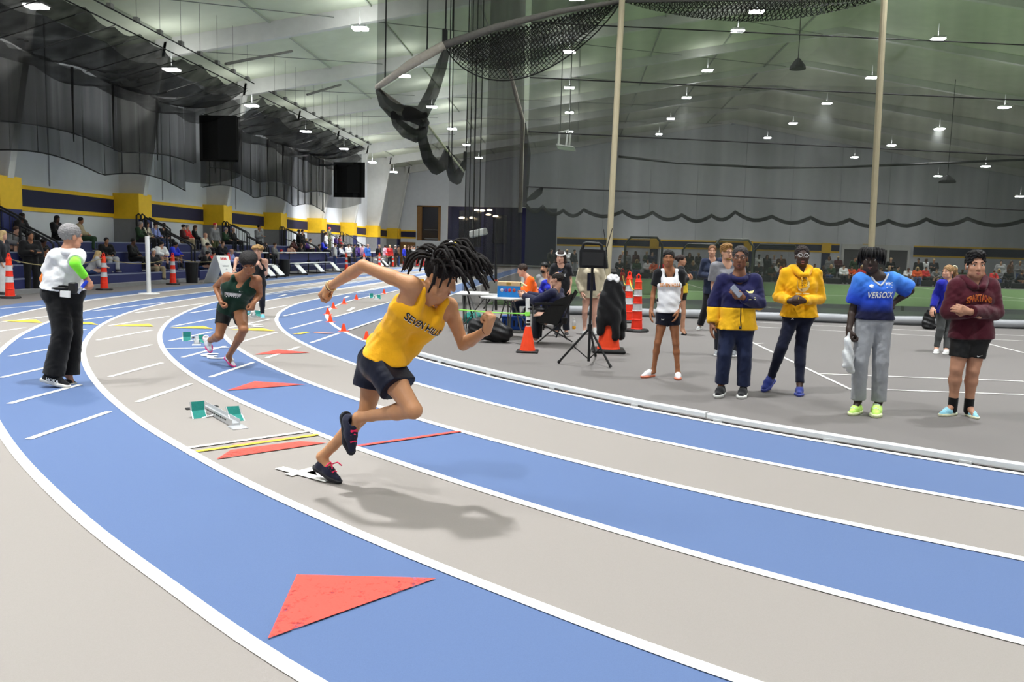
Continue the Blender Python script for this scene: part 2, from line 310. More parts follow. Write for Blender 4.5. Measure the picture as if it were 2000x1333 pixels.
# bands
def bandL(z0, z1, m, name, y0=-10, y1=YE): mk(name, MB().box((XW + .02, (y0 + y1) / 2, (z0 + z1) / 2), (.05, y1 - y0, z1 - z0)), m, wl)
bandL(2.68, 3.28, m_navy, 'navy_band'); bandL(3.28, 3.42, m_gold, 'gold_band'); bandL(2.53, 2.68, m_gold, 'gold_band')
for a, b, zt, zb in ((-18.3, -16.7, 3.42, 2.55), (-2.0, 26.3, 3.1, 2.2), (33.5, XR, 3.1, 2.0)):
    for z0, z1, m, nm in ((zb + .15, zt - .14, m_navy, 'navy_band'), (zt - .14, zt, m_gold, 'gold_band'), (zb, zb + .15, m_gold, 'gold_band')):
        mk(nm, MB().box(((a + b) / 2, YE - .02, (z0 + z1) / 2), (b - a, .05, z1 - z0)), m, we)
for x in (7.9, 17.3, 25.0, 29.0): 
    mk('gold_block', MB().box((x, YE - .08, 2.65), (.9, .16, 1.0)), m_gold, we); mk('pilaster', MB().box((x, YE - .06, 1.07), (.8, .12, 2.14)), m_navy, we)
# left wall: panel joints, pillars and tapered steel columns of each bay
BAYS = [33.5 + 8.36 * k for k in range(-3, 7)]
for i, y in enumerate(BAYS[:-1]):
    for f in (.5,):
        mk('panel_joint', MB().box((XW + .012, y + 8.36 * f, 6.5), (.03, .05, 6)), mat('joint', (150, 152, 156)), wl)
for y in BAYS:
    if y > 84: continue
    p = mk('pillar', MB().box((XW + .55, y + .5, 1.25), (1.1, 1.0, 2.5)), m_grey, wl)
    mk('corner_pad', MB().box((XW + 1.12, y + .5, 1.25), (.06, .98, 2.5)), m_navy2, p)
    mk('gold_block', MB().box((XW + .56, y + .5, 3.02), (1.16, 1.04, 1.06)), m_gold, p)
    c = MB(); x0, x1 = -18.45, -17.3
    c.add([(x0 - .02, y + .35, 3.5), (x0 + .1, y + .35, 3.5), (x0 + .1, y + .65, 3.5), (x0 - .02, y + .65, 3.5), (x1 - .02, y + .35, 9.8), (x1 + .1, y + .35, 9.8), (x1 + .1, y + .65, 9.8), (x1 - .02, y + .65, 9.8)],
          [(0, 1, 2, 3), (4, 7, 6, 5), (0, 4, 5, 1), (1, 5, 6, 2), (2, 6, 7, 3), (3, 7, 4, 0)])
    c.add([(XW, y + .48, 3.5), (x0, y + .48, 3.5), (x1, y + .48, 9.8), (XW, y + .48, 9.8)], [(0, 1, 2, 3)])
    mk('steel_column', c, m_frame, wl)
mk('pillar', MB().box((-18.9, YE - .4, 1.25), (1.2, .8, 2.5)), m_navy, we); mk('gold_block', MB().box((-18.9, YE - .4, 3.02), (1.24, .84, 1.06)), m_gold, we)
# ceiling with rafters and bracing rods
ce = MB()
for a, b in ((XW - .3, XM), (XM, XR)):
    ce.add([(a, -14, ceil_z(a)), (b, -14, ceil_z(b)), (b, YE + .3, ceil_z(b)), (a, YE + .3, ceil_z(a))], [(0, 1, 2, 3)])
    ce.add([(a, -14, ceil_z(a) + .2), (b, -14, ceil_z(b) + .2), (b, YE + .3, ceil_z(b) + .2), (a, YE + .3, ceil_z(a) + .2)], [(3, 2, 1, 0)])
ceiling = mk('ceiling', ce, m_ceil); tagged(ceiling, kind='structure')
for y in BAYS + [8.4, 0.1]:
    for x0, x1 in ((XW + 1.8, XM), (XM, XR)):
        b = MB(); za, zb = ceil_z(x0), ceil_z(x1); da, db = (.75, .35) if x0 < XM - 1 else (.35, .75)
        b.add([(x0, y + .35, za), (x1, y + .35, zb), (x1, y + .35, zb - db), (x0, y + .35, za - da), (x0, y + .65, za), (x1, y + .65, zb), (x1, y + .65, zb - db), (x0, y + .65, za - da)],
              [(0, 1, 2, 3), (7, 6, 5, 4), (3, 2, 6, 7), (0, 4, 5, 1)])
        mk('rafter', b, m_frame, ceiling)
for i, y in enumerate(BAYS[:-1]):
    for x0 in (-18, -10, -2, 6):
        a, b = (x0, y + .5, ceil_z(x0) - .25), (x0 + 8, y + 8.86, ceil_z(x0 + 8) - .25)
        mk('brace_rod', MB().tube([a, b], .018, 5), mat('rod_grey', (120, 122, 118)), ceiling)
for i in range(8):
    x = -17 + i * 4.2
    mk('purlin', MB().box((x, 35.5, ceil_z(x) - .05), (.06, 99, .08)), mat('purlin_grey', (165, 170, 158)), ceiling)
mk('heater_pipe', MB().tube([AX(441, 125, -11.5), AX(570, 100, -11.5)], .05, 6), mat('pipe_dark', (70, 70, 66)), ceiling)
mk('heater_pipe', MB().tube([AX(600, 185, -11.5), AX(665, 166, -11.5)], .05, 6), mat('pipe_dark', (70, 70, 66)), ceiling)
wr = mk('wall_right', MB().box((XR + .15, 35.5, EAVE / 2), (.3, 99, EAVE)), m_white); tagged(wr, kind='structure')
# lobby behind the far wall, windows, door
m_lobby = mat('lobby_navy', (28, 32, 82), .7, .06, 2); m_glass_dark = mat('dark_glass', (14, 16, 34), .15, .04, 3, spec=.6); m_wood = mat('brown_wood', (138, 100, 56), .6, .12, 12)
lob = mk('wall_lobby', MB().box((-7.75, YE + 3.0, 3.2), (12.5, .1, 6.4)).box((-13.45, YE + 1.6, 3.2), (.1, 2.8, 6.4)).box((-2.05, YE + 1.6, 3.2), (.1, 2.8, 6.4)), m_lobby); tagged(lob, kind='structure')
mk('lobby_ceiling', MB().box((-7.75, YE + 1.6, 6.25), (12.4, 2.9, .1)), mat('cream_soffit', (205, 190, 160)), lob)
mk('glass_panel', MB().box((-11.4, YE + 2.9, 3.8), (2.4, .06, 3.8)), m_glass_dark, lob); mk('glass_panel', MB().box((-8.2, YE + 2.9, 3.8), (1.5, .06, 3.0)), m_glass_dark, lob)
mk('lobby_floor', MB().box((-7.75, YE + 1.6, .05), (12.4, 2.9, .1)), m_grey, lob)
w1 = mk('window_1', MB().box((-15.35, YE + .35, 4.2), (2.5, .06, 3.6)), m_glass_dark); tagged(w1, kind='structure')
for x, w in ((-16.35, .5), (-14.25, .25)): mk('window_frame', MB().box((x, YE + .12, 4.2), (w, .3, 3.6)), m_wood, w1)
mk('window_frame', MB().box((-15.35, YE + .12, 5.94), (2.5, .3, .12)), m_wood, w1); mk('railing', MB().box((-15.0, YE + .05, 3.5), (1.6, .05, .05)).box((-15.0, YE + .05, 2.6), (1.6, .05, .1)), m_grey, w1)
d1 = mk('door_1', MB().box((-18.2, YE - .05, 1.05), (.9, .08, 2.1)).box((-17.25, YE - .05, 1.05), (.9, .08, 2.1)), m_wood); tagged(d1, kind='structure')
mk('door_frame', MB().box((-17.73, YE - .03, 2.14), (2.0, .1, .08)).box((-18.7, YE - .03, 1.07), (.08, .1, 2.14)).box((-16.76, YE - .03, 1.07), (.08, .1, 2.14)), m_wood, d1)
# glazed entry on the right of the far wall
w2 = mk('window_2', MB().box((29.8, YE - .1, 1.5), (6.4, .06, 2.6)), mat('entry_glass', (86, 84, 86), .3, .15, .8)); tagged(w2, kind='structure')
for x in (26.6, 28.6, 31.0, 33.0): mk('window_frame', MB().box((x, YE - .2, 1.55), (.22, .16, 3.1)), m_frame, w2)
mk('window_frame', MB().box((29.8, YE - .2, 2.85), (6.6, .18, .5)), m_frame, w2)
# ------------------------------------------------------------------ high bay lamps (they light the hall)
m_lens = emit('lamp_lens', (.98, .99, 1.0), LAMP); m_house = mat('lamp_housing', (190, 192, 190), .4, .03, 20)
lamp0 = None
ROWS = {-16.3: [(70, 15), (335, 138), (492, 208), (597, 258), (672, 292), (727, 318), (769, 337)], -8.7: [(703, 58), (789, 150), (843, 210), (883, 253), (912, 284), (935, 309)],
        -.3: [(1112, 103), (1112, 173), (1112, 221), (1112, 258)], 7.3: [(1441, 62), (1382, 139), (1341, 192), (1310, 233), (1287, 263)], 16.9: [(1832, 78), (1703, 153), (1615, 203), (1549, 242), (1499, 270)],
        24.7: [(1962, 211), (1835, 253), (1741, 285), (1669, 308)], 32.4: [(1993, 385), (1925, 326), (1832, 345)]}
ROWN = {-16.3: 'row nearest the left wall', -8.7: 'second row from the left wall', -.3: 'row above the net corner', 7.3: 'row between the net posts', 16.9: 'row crossing the right net post', 24.7: 'row past the right net post', 32.4: 'row far at the right'}
ORD = ['nearest', 'second', 'third', 'fourth', 'fifth', 'sixth', 'farthest', 'eighth', 'ninth']
ZROW = {-16.3: 8.9, -8.7: 10.5, -.3: 11.4, 7.3: 11.9, 16.9: 12.2, 24.7: 11.0, 32.4: 9.4}
def lamp(x, y, z, label, shown=True):
    global lamp0
    if lamp0 is None:
        r = lamp0 = thing('high_bay_lamp', label, 'ceiling lamp', (0, 0, 0), 'high bay lamps')
        mk('lamp_housing', MB().box((0, 0, .1), (.62, .5, .1), bev=.03).tube([(0, 0, .14), (0, 0, .75)], .015, 5), m_house, r, local=True)
        ld = bpy.data.lights.new('lamp_beam', 'AREA'); ld.shape = 'DISK'; ld.size = .5; ld.energy = BEAM; ld.spread = math.radians(SPREAD); ld.color = (.97, .99, 1.0)
        lo = bpy.data.objects.new('lamp_beam', ld); COL.objects.link(lo); lo.parent = r; lo.location = (0, 0, -.02)
        lu = bpy.data.lights.new('ceiling_fill', 'AREA'); lu.shape = 'DISK'; lu.size = .5; lu.energy = CEIL_FILL; lu.color = (.97, .99, 1.0)  # added fill aimed upward from each housing to brighten the ceiling
        lv = bpy.data.objects.new('ceiling_fill', lu); COL.objects.link(lv); lv.parent = r; lv.location = (0, 0, .17); lv.rotation_euler = (math.pi, 0, 0)
        for sx in (-.15, .15): mk('lamp_lens', MB().box((sx, 0, .025), (.27, .42, .05), bev=.02), m_lens, r, local=True)
    else: r = dup(lamp0, (0, 0, 0), label)
    r.location = (x, y, z)
for X, px in ROWS.items():
    for i, (u, v) in enumerate(px):
        if abs(X) < 1: Yv = 41.7 + 8.36 * i; p = AY(u, v, Yv)
        else: p = AX(u, v, X)
        lamp(p[0], p[1], p[2], 'lit high bay ceiling lamp, %s in the %s' % (ORD[i], ROWN[X]))
    y0 = p[1] - 8.36 * len(px)
    n = 0
    while y0 > -9:                                   # lamps of the same row over and behind the photographer
        lamp(X - (1.6 if X == -.3 and y0 < 12 else 0), y0 - (1.4 if X == -.3 and y0 < 12 else 0), ZROW[X], 'high bay lamp overhead out of view, %s in the %s' % (ORD[n], ROWN[X])); n += 1
        y0 -= 8.36
# ------------------------------------------------------------------ netting on the left: two lifted practice cages
m_net = net('black_net', (30, 30, 29), .60, 0, .16); m_net2 = net('black_net_double', (24, 24, 23), .84, 0, .1); m_net3 = net('black_net_thin', (34, 34, 33), .34, 0, .08)
m_rope = mat('black_rope', (20, 20, 20), .8, .1, 30); m_pipe = mat('steel_pipe', (92, 92, 88), .45, .06, 8, metal=.3); m_dark = mat('black_canvas', (20, 20, 19), .9, .12, 3, .3, bscale=30)
def grid_sheet(fn, nu, nv):
    V = [fn(i / (nu - 1), j / (nv - 1)) for j in range(nv) for i in range(nu)]
    Fc = [(j * nu + i, j * nu + i + 1, (j + 1) * nu + i + 1, (j + 1) * nu + i) for j in range(nv - 1) for i in range(nu - 1)]
    return (V, Fc)
def cage(y0, y1, label, seed):
    r = thing('practice_cage_net', label, 'net', (-15.6, y0, 0), 'lifted practice cages'); rg = np.random.default_rng(seed)
    for dx, dz in ((-14.3, 8.55), (-14.75, 8.35)):
        mk('net_rail', MB().tube([(dx, y0 - 14 if seed == 1 else y0, dz + (.0)), (dx, y1, dz)], .022, 6), m_rope, r)
    n = int((y1 - y0) / 1.4)
    def sag(t, k): return abs(math.sin(math.pi * t * k))
    def roof(u, v):
        y = y0 + u * (y1 - y0); x = -14.6 - v * 2.9
        return (x, y, 8.3 - .85 * v - .55 * math.sin(math.pi * v) * (.6 + .4 * math.sin(u * 9 + seed)) - .16 * sag(u, n) * (1 - v) - .1 * math.sin(u * 31 + v * 5))
    mk('net_roof', grid_sheet(roof, 90, 9), m_net2, r, smooth=True)
    def roof2(u, v):
        y = y0 + u * (y1 - y0); x = -14.9 - v * 2.4
        return (x, y, 7.75 - .75 * v - .35 * math.sin(math.pi * v) - .16 * sag(u, n / 2) - .08 * math.sin(u * 23 + 2))
    mk('net_roof', grid_sheet(roof2, 90, 7), m_net, r, smooth=True)
    def wallA(u, v):
        y = y0 + u * (y1 - y0); zt = 7.5 - .12 * sag(u, n); zb = 4.15 + .35 * sag(u, 3) - .3 * u
        return (-17.5 + .10 * math.sin(y * 5) + .05 * math.sin(y * 13) * v, y, zt + (zb - zt) * v)
    mk('net_wall', grid_sheet(wallA, 160, 6), m_net, r, smooth=True)
    def wallB(u, v):
        y = y0 + u * (y1 - y0); zt = 7.3; zb = 4.85 + .3 * sag(u + .1, 2.5)
        return (-17.1 + .12 * math.sin(y * 3.7 + 1), y, zt + (zb - zt) * v)
    mk('net_wall', grid_sheet(wallB, 120, 6), m_net, r, smooth=True)
    for off, zb, am in ((-17.5, 4.15, .35), (-17.1, 4.85, .3)):
        k, ph = (3, 0) if zb < 4.5 else (2.5, .1)
        mk('net_hem', MB().tube([(off, y0 + t * (y1 - y0), zb + am * sag(t + ph, k) - (.3 * t if zb < 4.5 else 0)) for t in np.linspace(0, 1, 50)], .025, 5), m_rope, r)
    for k in range(n + 1):
        y = y0 + (y1 - y0) * k / n
        mk('spreader_rod', MB().tube([(-14.6, y, 8.25), (-17.4, y, 7.45)], .018, 5), m_pipe, r)
    for k in range(int((y1 - y0) / 3.1)):             # gathered folds hanging in the side net
        y = y0 + 1.2 + 3.1 * k + rg.uniform(-.5, .5)
        mk('net_fold', MB().tube([(-17.3, y, 7.4), (-17.35, y + .05, 6.2), (-17.3, y - .03, 4.9)], [.05, .035, .02], 5), m_net2, r)
    def endp(u, v):
        x = -14.9 - 2.6 * u
        return (x, y1 - .1 + .15 * math.sin(u * 9), 7.9 - .3 * u - 3.6 * v + .5 * abs(u - .5) * v)
    mk('net_end', grid_sheet(endp, 14, 8), m_net, r, smooth=True)
    mk('end_panel', MB().box((-15.95 if seed == 1 else -15.8, y1 + .05, 6.15), (1.75 if seed == 1 else 2.2, .06, 1.95 if seed == 1 else 2.4)).box((-15.9, y1 - .12, 6.2), (1.7, .06, 1.9)), m_dark, r)
    for k in range(n):
        y = y0 + (y1 - y0) * (k + .5) / n
        mk('net_hanger', MB().tube([(-14.3, y, 8.55), (-14.3, y, ceil_z(-14.3))], .007, 4).box((-14.3, y, 8.62), (.14, .2, .14)), m_pipe, r)
    return r
cage(16.5, 35.9, 'black practice cage net bunched under the ceiling, nearest the camera by the left wall', 1)
cage(37.6, 56.4, 'black practice cage net bunched under the ceiling, farther down the left wall', 2)
# ------------------------------------------------------------------ infield net: posts, wires, sheet, bottom roll, lifted gate
YN = 20.9
m_post = mat('tan_post', (176, 166, 138), .5, .05, 5); m_sheet = net('grey_net_sheet', (50, 54, 50), .64, 0, .06); m_vinyl = mat('grey_vinyl', (150, 152, 156), .5, .08, 4, .2, bscale=12)
m_skirt = net('skirt_net', (84, 86, 88), .9, 0, .05)
def post(p_top, p_bot, label):
    a, b = AY(*p_top, YN - .34), AY(*p_bot, YN - .34); d = (a - b) / (a[2] - b[2]); base = b - d * b[2]; top = base + d * 10.6
    o = mk('net_post', MB().tube([base, top], .075, 10), m_post, origin=tuple(base)); tagged(o, label, 'post', 'tan posts of the infield net')
    f = mk('base_plate', MB().lathe(tuple(base), [(.2, 0), (.2, .03), (.1, .05)], 12), m_post, o)
post((1215, 0), (1190, 480), 'tan net post behind the black loudspeaker')
post((1727, 0), (1702, 480), 'tan net post behind the person in the blue jersey')
inet = thing('infield_net', 'tall grey netting strung across the edge of the green infield', 'net', (8, YN, 0))
def sheet(u, v): 
    x = -1.3 + 36 * u; return (x, YN + .05 + .05 * math.sin(x * 2.1) + .03 * math.sin(x * 5.3), .34 + 11.5 * v)
mk('net_sheet', grid_sheet(sheet, 120, 4), m_sheet, inet, smooth=True)
def skirt(u, v): x = -1.3 + 36 * u; return (x, YN - .02, .13 + .33 * v)
mk('net_skirt', grid_sheet(skirt, 30, 2), m_skirt, inet)
mk('bottom_roll', MB().tube([(x, YN - .12 + .03 * math.sin(x * 1.7), .11 + .012 * math.sin(x * 2.3)) for x in np.linspace(-1.3, 34, 60)], .11, 12), m_vinyl, inet, smooth=True)
mk('roll_shade', MB().box((16.3, YN + .15, .012), (35.3, .8, .02)), mat('shade_strip', (44, 44, 44), .7, .1, 4), inet)  # dark strip painted in as the shade below the bottom roll
for (a, b) in (((1215, 52), (2000, 88)), ((1215, 160), (2000, 196)), ((1208, 266), (2000, 304)), ((1203, 373), (2000, 411))):
    p, q = AY(*a, YN), AY(*b, YN); d = (q - p) / (q[0] - p[0])
    mk('net_wire', MB().tube([p + d * (-1.3 - p[0]), p + d * (34 - p[0])], .016, 5), m_rope, inet)
# lifted part of the same net: bundled bottom seam, swags and the sheet above it
XS = -5.03
lift = thing('lifted_net_gate', 'lifted black net with a pale bottom seam hanging in swags above the infield corner', 'net', (XS, YN, 0))
m_seam = mat('pale_seam', (168, 162, 150), .8, .08, 10, .4, bscale=26); m_mesh = net('open_mesh', (28, 28, 26), .2, .085)
m_sw = net('swag_net', (15, 15, 14), .70, 0, .2); m_sw2 = net('swag_net_light', (34, 34, 32), .42, 0, .12)
corner, k1, k2 = AY(735, 172, YN), AY(868, 88, YN), AY(1213, 2, YN); k3 = AY(1730, -6, YN); far_ = AX(906, 336, XS); mid_ = AX(832, 240, XS); m2_ = AX(870, 290, XS)
mk('seam_tube', MB().tube([corner, corner + (k1 - corner) * .5 + np.array((0, 0, .05)), k1], [.07, .12, .11], 9), m_seam, lift, smooth=True)
mk('seam_tube', MB().tube([k1, k1 + (k2 - k1) * .3 + np.array((0, 0, .12)), k1 + (k2 - k1) * .65 + np.array((0, 0, .12)), k2], [.10, .09, .07, .05], 8), mat('seam_grey', (104, 102, 96), .8, .1, 20), lift, smooth=True)
mk('seam_tube', MB().tube([corner, mid_, m2_, far_], .045, 7), m_seam, lift, smooth=True)
mk('gate_rail', MB().tube([k2, k3], .05, 6), m_pipe, lift)
def swag(name, a, b, drop, m, n=24, rows=8, peak=.5, uvc=True, ex=0.0):
    a, b = np.array(a), np.array(b)
    def f(u, v):
        p = a + (b - a) * u; s = (4 * u * (1 - u)) ** .8; w = 1 + .5 * (u - .5) * (peak - .5) * 4
        p = p.copy(); p[2] -= drop * s * w * v; p[1] += ex * s * v + .1 * math.sin(7 * u + 4 * v) * v; return tuple(p)
    o = mk(name, grid_sheet(f, n, rows), m, lift, smooth=True)
    if uvc: setuv(o, lambda c: (c[0] + c[1], c[2]))
    return o
for dr, ex in ((1.25, -.15), (1.0, .2), (.8, .4)): swag('swag_net', k1, k2, dr, m_mesh, peak=.35, ex=ex)
swag('swag_net', k1, k2, .95, m_sw2, peak=.3)
mk('net_hem', MB().tube([tuple(k1 + (k2 - k1) * u + np.array((0, 0, -1.26 * (4 * u * (1 - u)) ** .8 * (1 - .3 * (u - .5))))) for u in np.linspace(0, 1, 30)], .018, 5), m_rope, lift)
for dr, ex in ((.5, 0), (.42, .3), (.3, -.2)): swag('swag_net', k2, k3, dr, m_mesh, ex=ex)
# swag in the corner and along the side
c1, t1 = corner, mid_ + np.array((0, 0, -.05))
def rope(name, pts, r, m): mk(name, MB().tube(pts, r, 8), m, lift, smooth=True)
def P(u, v, Y): return AY(u, v, Y)
m_bunch = net('bunched_net', (20, 20, 19), .74, 0, .2)
rope('net_bunch', [P(738, 175, 20.9), P(750, 200, 20.9), P(770, 218, 20.9), P(800, 222, 20.9), P(826, 218, 21), P(845, 180, 21), P(862, 130, 21), P(872, 98, 20.95)], [.07, .15, .2, .2, .19, .16, .14, .09], m_bunch)
rope('net_bunch', [P(800, 222, 21), P(820, 232, 23), P(832, 240, 26.5)], [.2, .2, .12], m_bunch)
mk('swag_net', ([tuple(P(*q)) for q in ((742, 178, 20.9), (868, 96, 20.9), (858, 140, 21), (842, 185, 21), (824, 214, 21), (798, 222, 21), (770, 216, 20.9), (752, 200, 20.9))], [(0, 1, 2, 3, 4, 5, 6, 7)]), m_sw2, lift)
rope('net_bunch', [P(768, 222, 22), P(775, 240, 23), P(795, 258, 24), P(812, 266, 25), P(826, 258, 26), P(831, 244, 26.5)], [.08, .14, .2, .2, .16, .08], m_sw)
mk('swag_net', ([tuple(P(*q)) for q in ((768, 222, 22), (830, 238, 26), (826, 258, 26), (812, 266, 25), (795, 258, 24), (775, 240, 23))], [(0, 1, 2, 3, 4, 5)]), m_sw, lift)
rope('net_bunch', [P(824, 242, 27), P(826, 275, 28), P(836, 310, 29), P(852, 328, 30), P(866, 322, 31), P(873, 292, 32)], [.1, .18, .22, .26, .22, .1], m_bunch)
mk('swag_net', ([tuple(P(*q)) for q in ((830, 243, 27), (872, 290, 32), (866, 322, 31), (852, 326, 30), (836, 310, 29))], [(0, 1, 2, 3, 4)]), m_sw2, lift)
rope('net_bunch', [P(873, 290, 32), P(876, 318, 33.5), P(886, 345, 35), P(892, 350, 36), P(902, 330, 37), P(906, 316, 37.4)], [.1, .18, .25, .25, .18, .08], m_bunch)
mk('swag_net', ([tuple(P(*q)) for q in ((874, 292, 32), (904, 318, 37), (902, 332, 37), (890, 350, 36), (878, 325, 34))], [(0, 1, 2, 3, 4)]), m_sw, lift)
mk('gate_sheet', ([tuple(P(740, -140, YN + .1)), tuple(corner), tuple(k1), tuple(k2), tuple(P(1216, -140, YN + .1))], [(0, 1, 2, 3, 4)]), net('gate_sheet', (44, 44, 42), .55, 0, .1), lift)
for u, v in ((752, 168), (834, 112), (870, 78), (884, 60)): rope('lift_rope', [P(u, v, YN), P(u + 4, -140, YN)], .018, m_rope)
for u, v, Y in ((869, 72, 20.9), (831, 232, 26.5), (908, 306, 37.4)): mk('pulley_block', MB().box(P(u, v, Y), (.12, .12, .3 + .004 * Y), bev=.03), m_rope, lift)
# gathered curtain hanging at the corner of the infield
gn = thing('gathered_net', 'grey net gathered in upright folds behind the timing table', 'net', (-2.2, 23.5, 0))
def gath(x0, x1, Y, amp, per):
    def f(u, v): x = x0 + (x1 - x0) * u; return (x + .25 * (1 - v) * (u - .5), Y + amp * math.sin(u * per) + .3 * amp * math.sin(u * per * 2.3 + 1), .02 + 11 * v)
    return f
a, b = AY(912, 400, 23)[0], AY(1014, 400, 23)[0]
mk('net_sheet', grid_sheet(gath(a, b, 23.2, .16, 42), 90, 4), net('gathered_sheet', (70, 70, 68), .5, 0, .08), gn, smooth=True)
mk('net_sheet', grid_sheet(gath(AY(950, 400, 24)[0], AY(1012, 400, 24)[0], 24.2, .14, 33), 70, 4), net('gathered_sheet', (70, 70, 68), .5, 0, .08), gn, smooth=True)
mk('net_sheet', grid_sheet(gath(AY(880, 300, 22)[0], AY(930, 300, 22)[0], 22.4, .05, 12), 40, 4), net('gathered_thin', (74, 76, 72), .24, 0, .06), gn, smooth=True)
for u in (913, 921, 930, 941, 876, 882): mk('lift_rope', MB().tube([AY(u - 6, 480, 22.8) if u > 900 else AY(u, 330, 22.8), AY(u + 6, -100, 22.8)], .014, 4), m_rope, gn)
mk('edge_tube', MB().tube([AY(990, 120, 24), AY(1021, 235, 24), AY(1016, 415, 24)], .06, 7), m_seam, gn)
mk('net_fold', MB().tube([AY(1024, 240, 24.2), AY(1030, 300, 24.2), AY(1026, 365, 24.2), AY(1024, 405, 24.2)], [.05, .1, .1, .06], 7), m_sw, gn)
mk('net_fold', MB().tube([AY(1028, 392, 24.2), AY(1042, 384, 24.2), AY(1054, 374, 24.2), AY(1060, 366, 24.2)], [.03, .1, .1, .02], 7), m_sw, gn)
# divider net lifted far down the infield
YD = 60.0
dn = thing('divider_net', 'far divider net lifted to a scalloped dark hem above the infield', 'net', (15, YD, 0))
pix = [(1028, 402), (1060, 404), (1100, 412), (1140, 411), (1216, 414), (1275, 416), (1332, 421), (1390, 422), (1436, 415), (1508, 424), (1584, 426), (1660, 430), (1736, 432), (1810, 429), (1890, 428), (2000, 432)]
pts = [AY(u, v, YD) for u, v in pix]; hem = []
for i in range(len(pts) - 1):
    for t in np.arange(6) / 6: hem.append(pts[i] + (pts[i + 1] - pts[i]) * t + np.array((0, 0, -.42 * math.sin(math.pi * t))))
hem.append(pts[-1])
mk('net_hem', MB().tube(hem, .12, 6), m_sw, dn); mk('net_hem', MB().tube([h + np.array((0, .1, .12)) for h in hem], .05, 5), m_rope, dn)
def dsheet(u, v): h = hem[int(round(u * (len(hem) - 1)))]; return (h[0], YD, h[2] + (min(ceil_z(h[0]), 13.5) - h[2]) * v)
mk('net_sheet', grid_sheet(dsheet, len(hem), 3), net('divider_sheet', (66, 68, 66), .2, 0, .05), dn)
mk('net_rail', MB().tube([AY(1208, 306, YD), AY(1320, 318, YD), AY(1500, 328, YD), AY(1660, 326, YD), AY(2000, 312, YD)], .09, 6), m_rope, dn)
# folded basketball goal, hanging speakers
bg = thing('basketball_goal', 'folded basketball goal hanging under the far ceiling left of the tan net post', 'basketball goal', tuple(AY(1100, 290, 40)))
q = [AY(1086, 283, 40), AY(1122, 290, 40), AY(1124, 296, 41), AY(1090, 292, 41)]
mk('backboard', MB().plate(q, np.array((0, 0, .06))), mat('board_white', (232, 232, 228), .3, .03, 4), bg)
for u in (1090, 1106, 1112): mk('goal_mast', MB().tube([AY(u, 286, 40), AY(u + 3, 258, 40.4)], .05, 6), m_frame, bg)
mk('goal_strut', MB().tube([AY(1088, 284, 40), AY(1120, 288, 40)], .05, 6).tube([AY(1094, 259, 40.4), AY(1112, 255, 40.4)], .05, 6), m_frame, bg)
mk('goal_cable', MB().tube([AY(1094, 259, 40.4), (AY(1094, 259, 40.4)[0], 40.4, ceil_z(AY(1094, 259, 40.4)[0]))], .025, 5).tube([AY(1112, 255, 40.4), (AY(1112, 255, 40.4)[0], 40.4, ceil_z(AY(1112, 255, 40.4)[0]))], .025, 5), m_pipe, bg)
for (u, v, Y, lab) in ((1558, 131, 40, 'dark cluster loudspeaker hanging under the ceiling beside the right net post'), (1850, 354, 57.5, 'small dark loudspeaker hanging far right near a ceiling lamp')):
    p = AY(u, v, Y); s = thing('hanging_speaker', lab, 'loudspeaker', tuple(p)); w = .34 * Y / 40
    mk('speaker_body', MB().lathe(tuple(p - np.array((0, 0, .1))), [(w * 1.1, 0), (w * 1.05, .12), (w * .4, .42), (w * .15, .5)], 12), m_rope, s)
    mk('speaker_cable', MB().tube([p + np.array((0, 0, .35)), (p[0], p[1], ceil_z(p[0]))], .02, 4), m_rope, s)
# lobby pendants and banner projector
for i, (u, v) in enumerate(((902, 427), (921, 427), (930, 412), (942, 413), (956, 412), (954, 421), (968, 424))):
    p = AY(u, v, YE + 1.4); t = thing('pendant_lamp', ['round pendant lamp glowing in the lobby, lowest at left', 'round pendant lamp in the lobby beside the lowest one', 'first pendant lamp of the upper lobby row from the left', 'second pendant lamp of the upper lobby row', 'last pendant lamp of the upper lobby row', 'pendant lamp just under the upper lobby row', 'pendant lamp farthest right in the lobby'][i], 'pendant lamp', tuple(p), 'lobby pendants')
    mk('pendant_bowl', MB().lathe(tuple(p), [(.2, 0), (.30, .06), (.26, .12), (.08, .17)], 16), emit('pendant_glow', (1, .8, .5), 9), t)
    mk('pendant_rod', MB().tube([p + np.array((0, 0, .2)), (p[0], p[1], 6.2)], .02, 4), m_rope, t)
pj = AY(934, 455, 44); o = thing('white_projector', 'white box projector tilted on the dark stand pole above the timing table', 'projector', tuple(pj))
pb = mk('projector_body', MB().box((0, 0, 0), (.95, .5, .36), bev=.05, M=Matrix.Translation(pj) @ Matrix.Rotation(-.22, 4, 'Y')), m_frame, o); mk('projector_arm', MB().tube([pj + np.array((-.3, 0, .2)), (pj[0] - .3, pj[1], ceil_z(pj[0] - .3) - .02)], .03, 5), m_pipe, o)
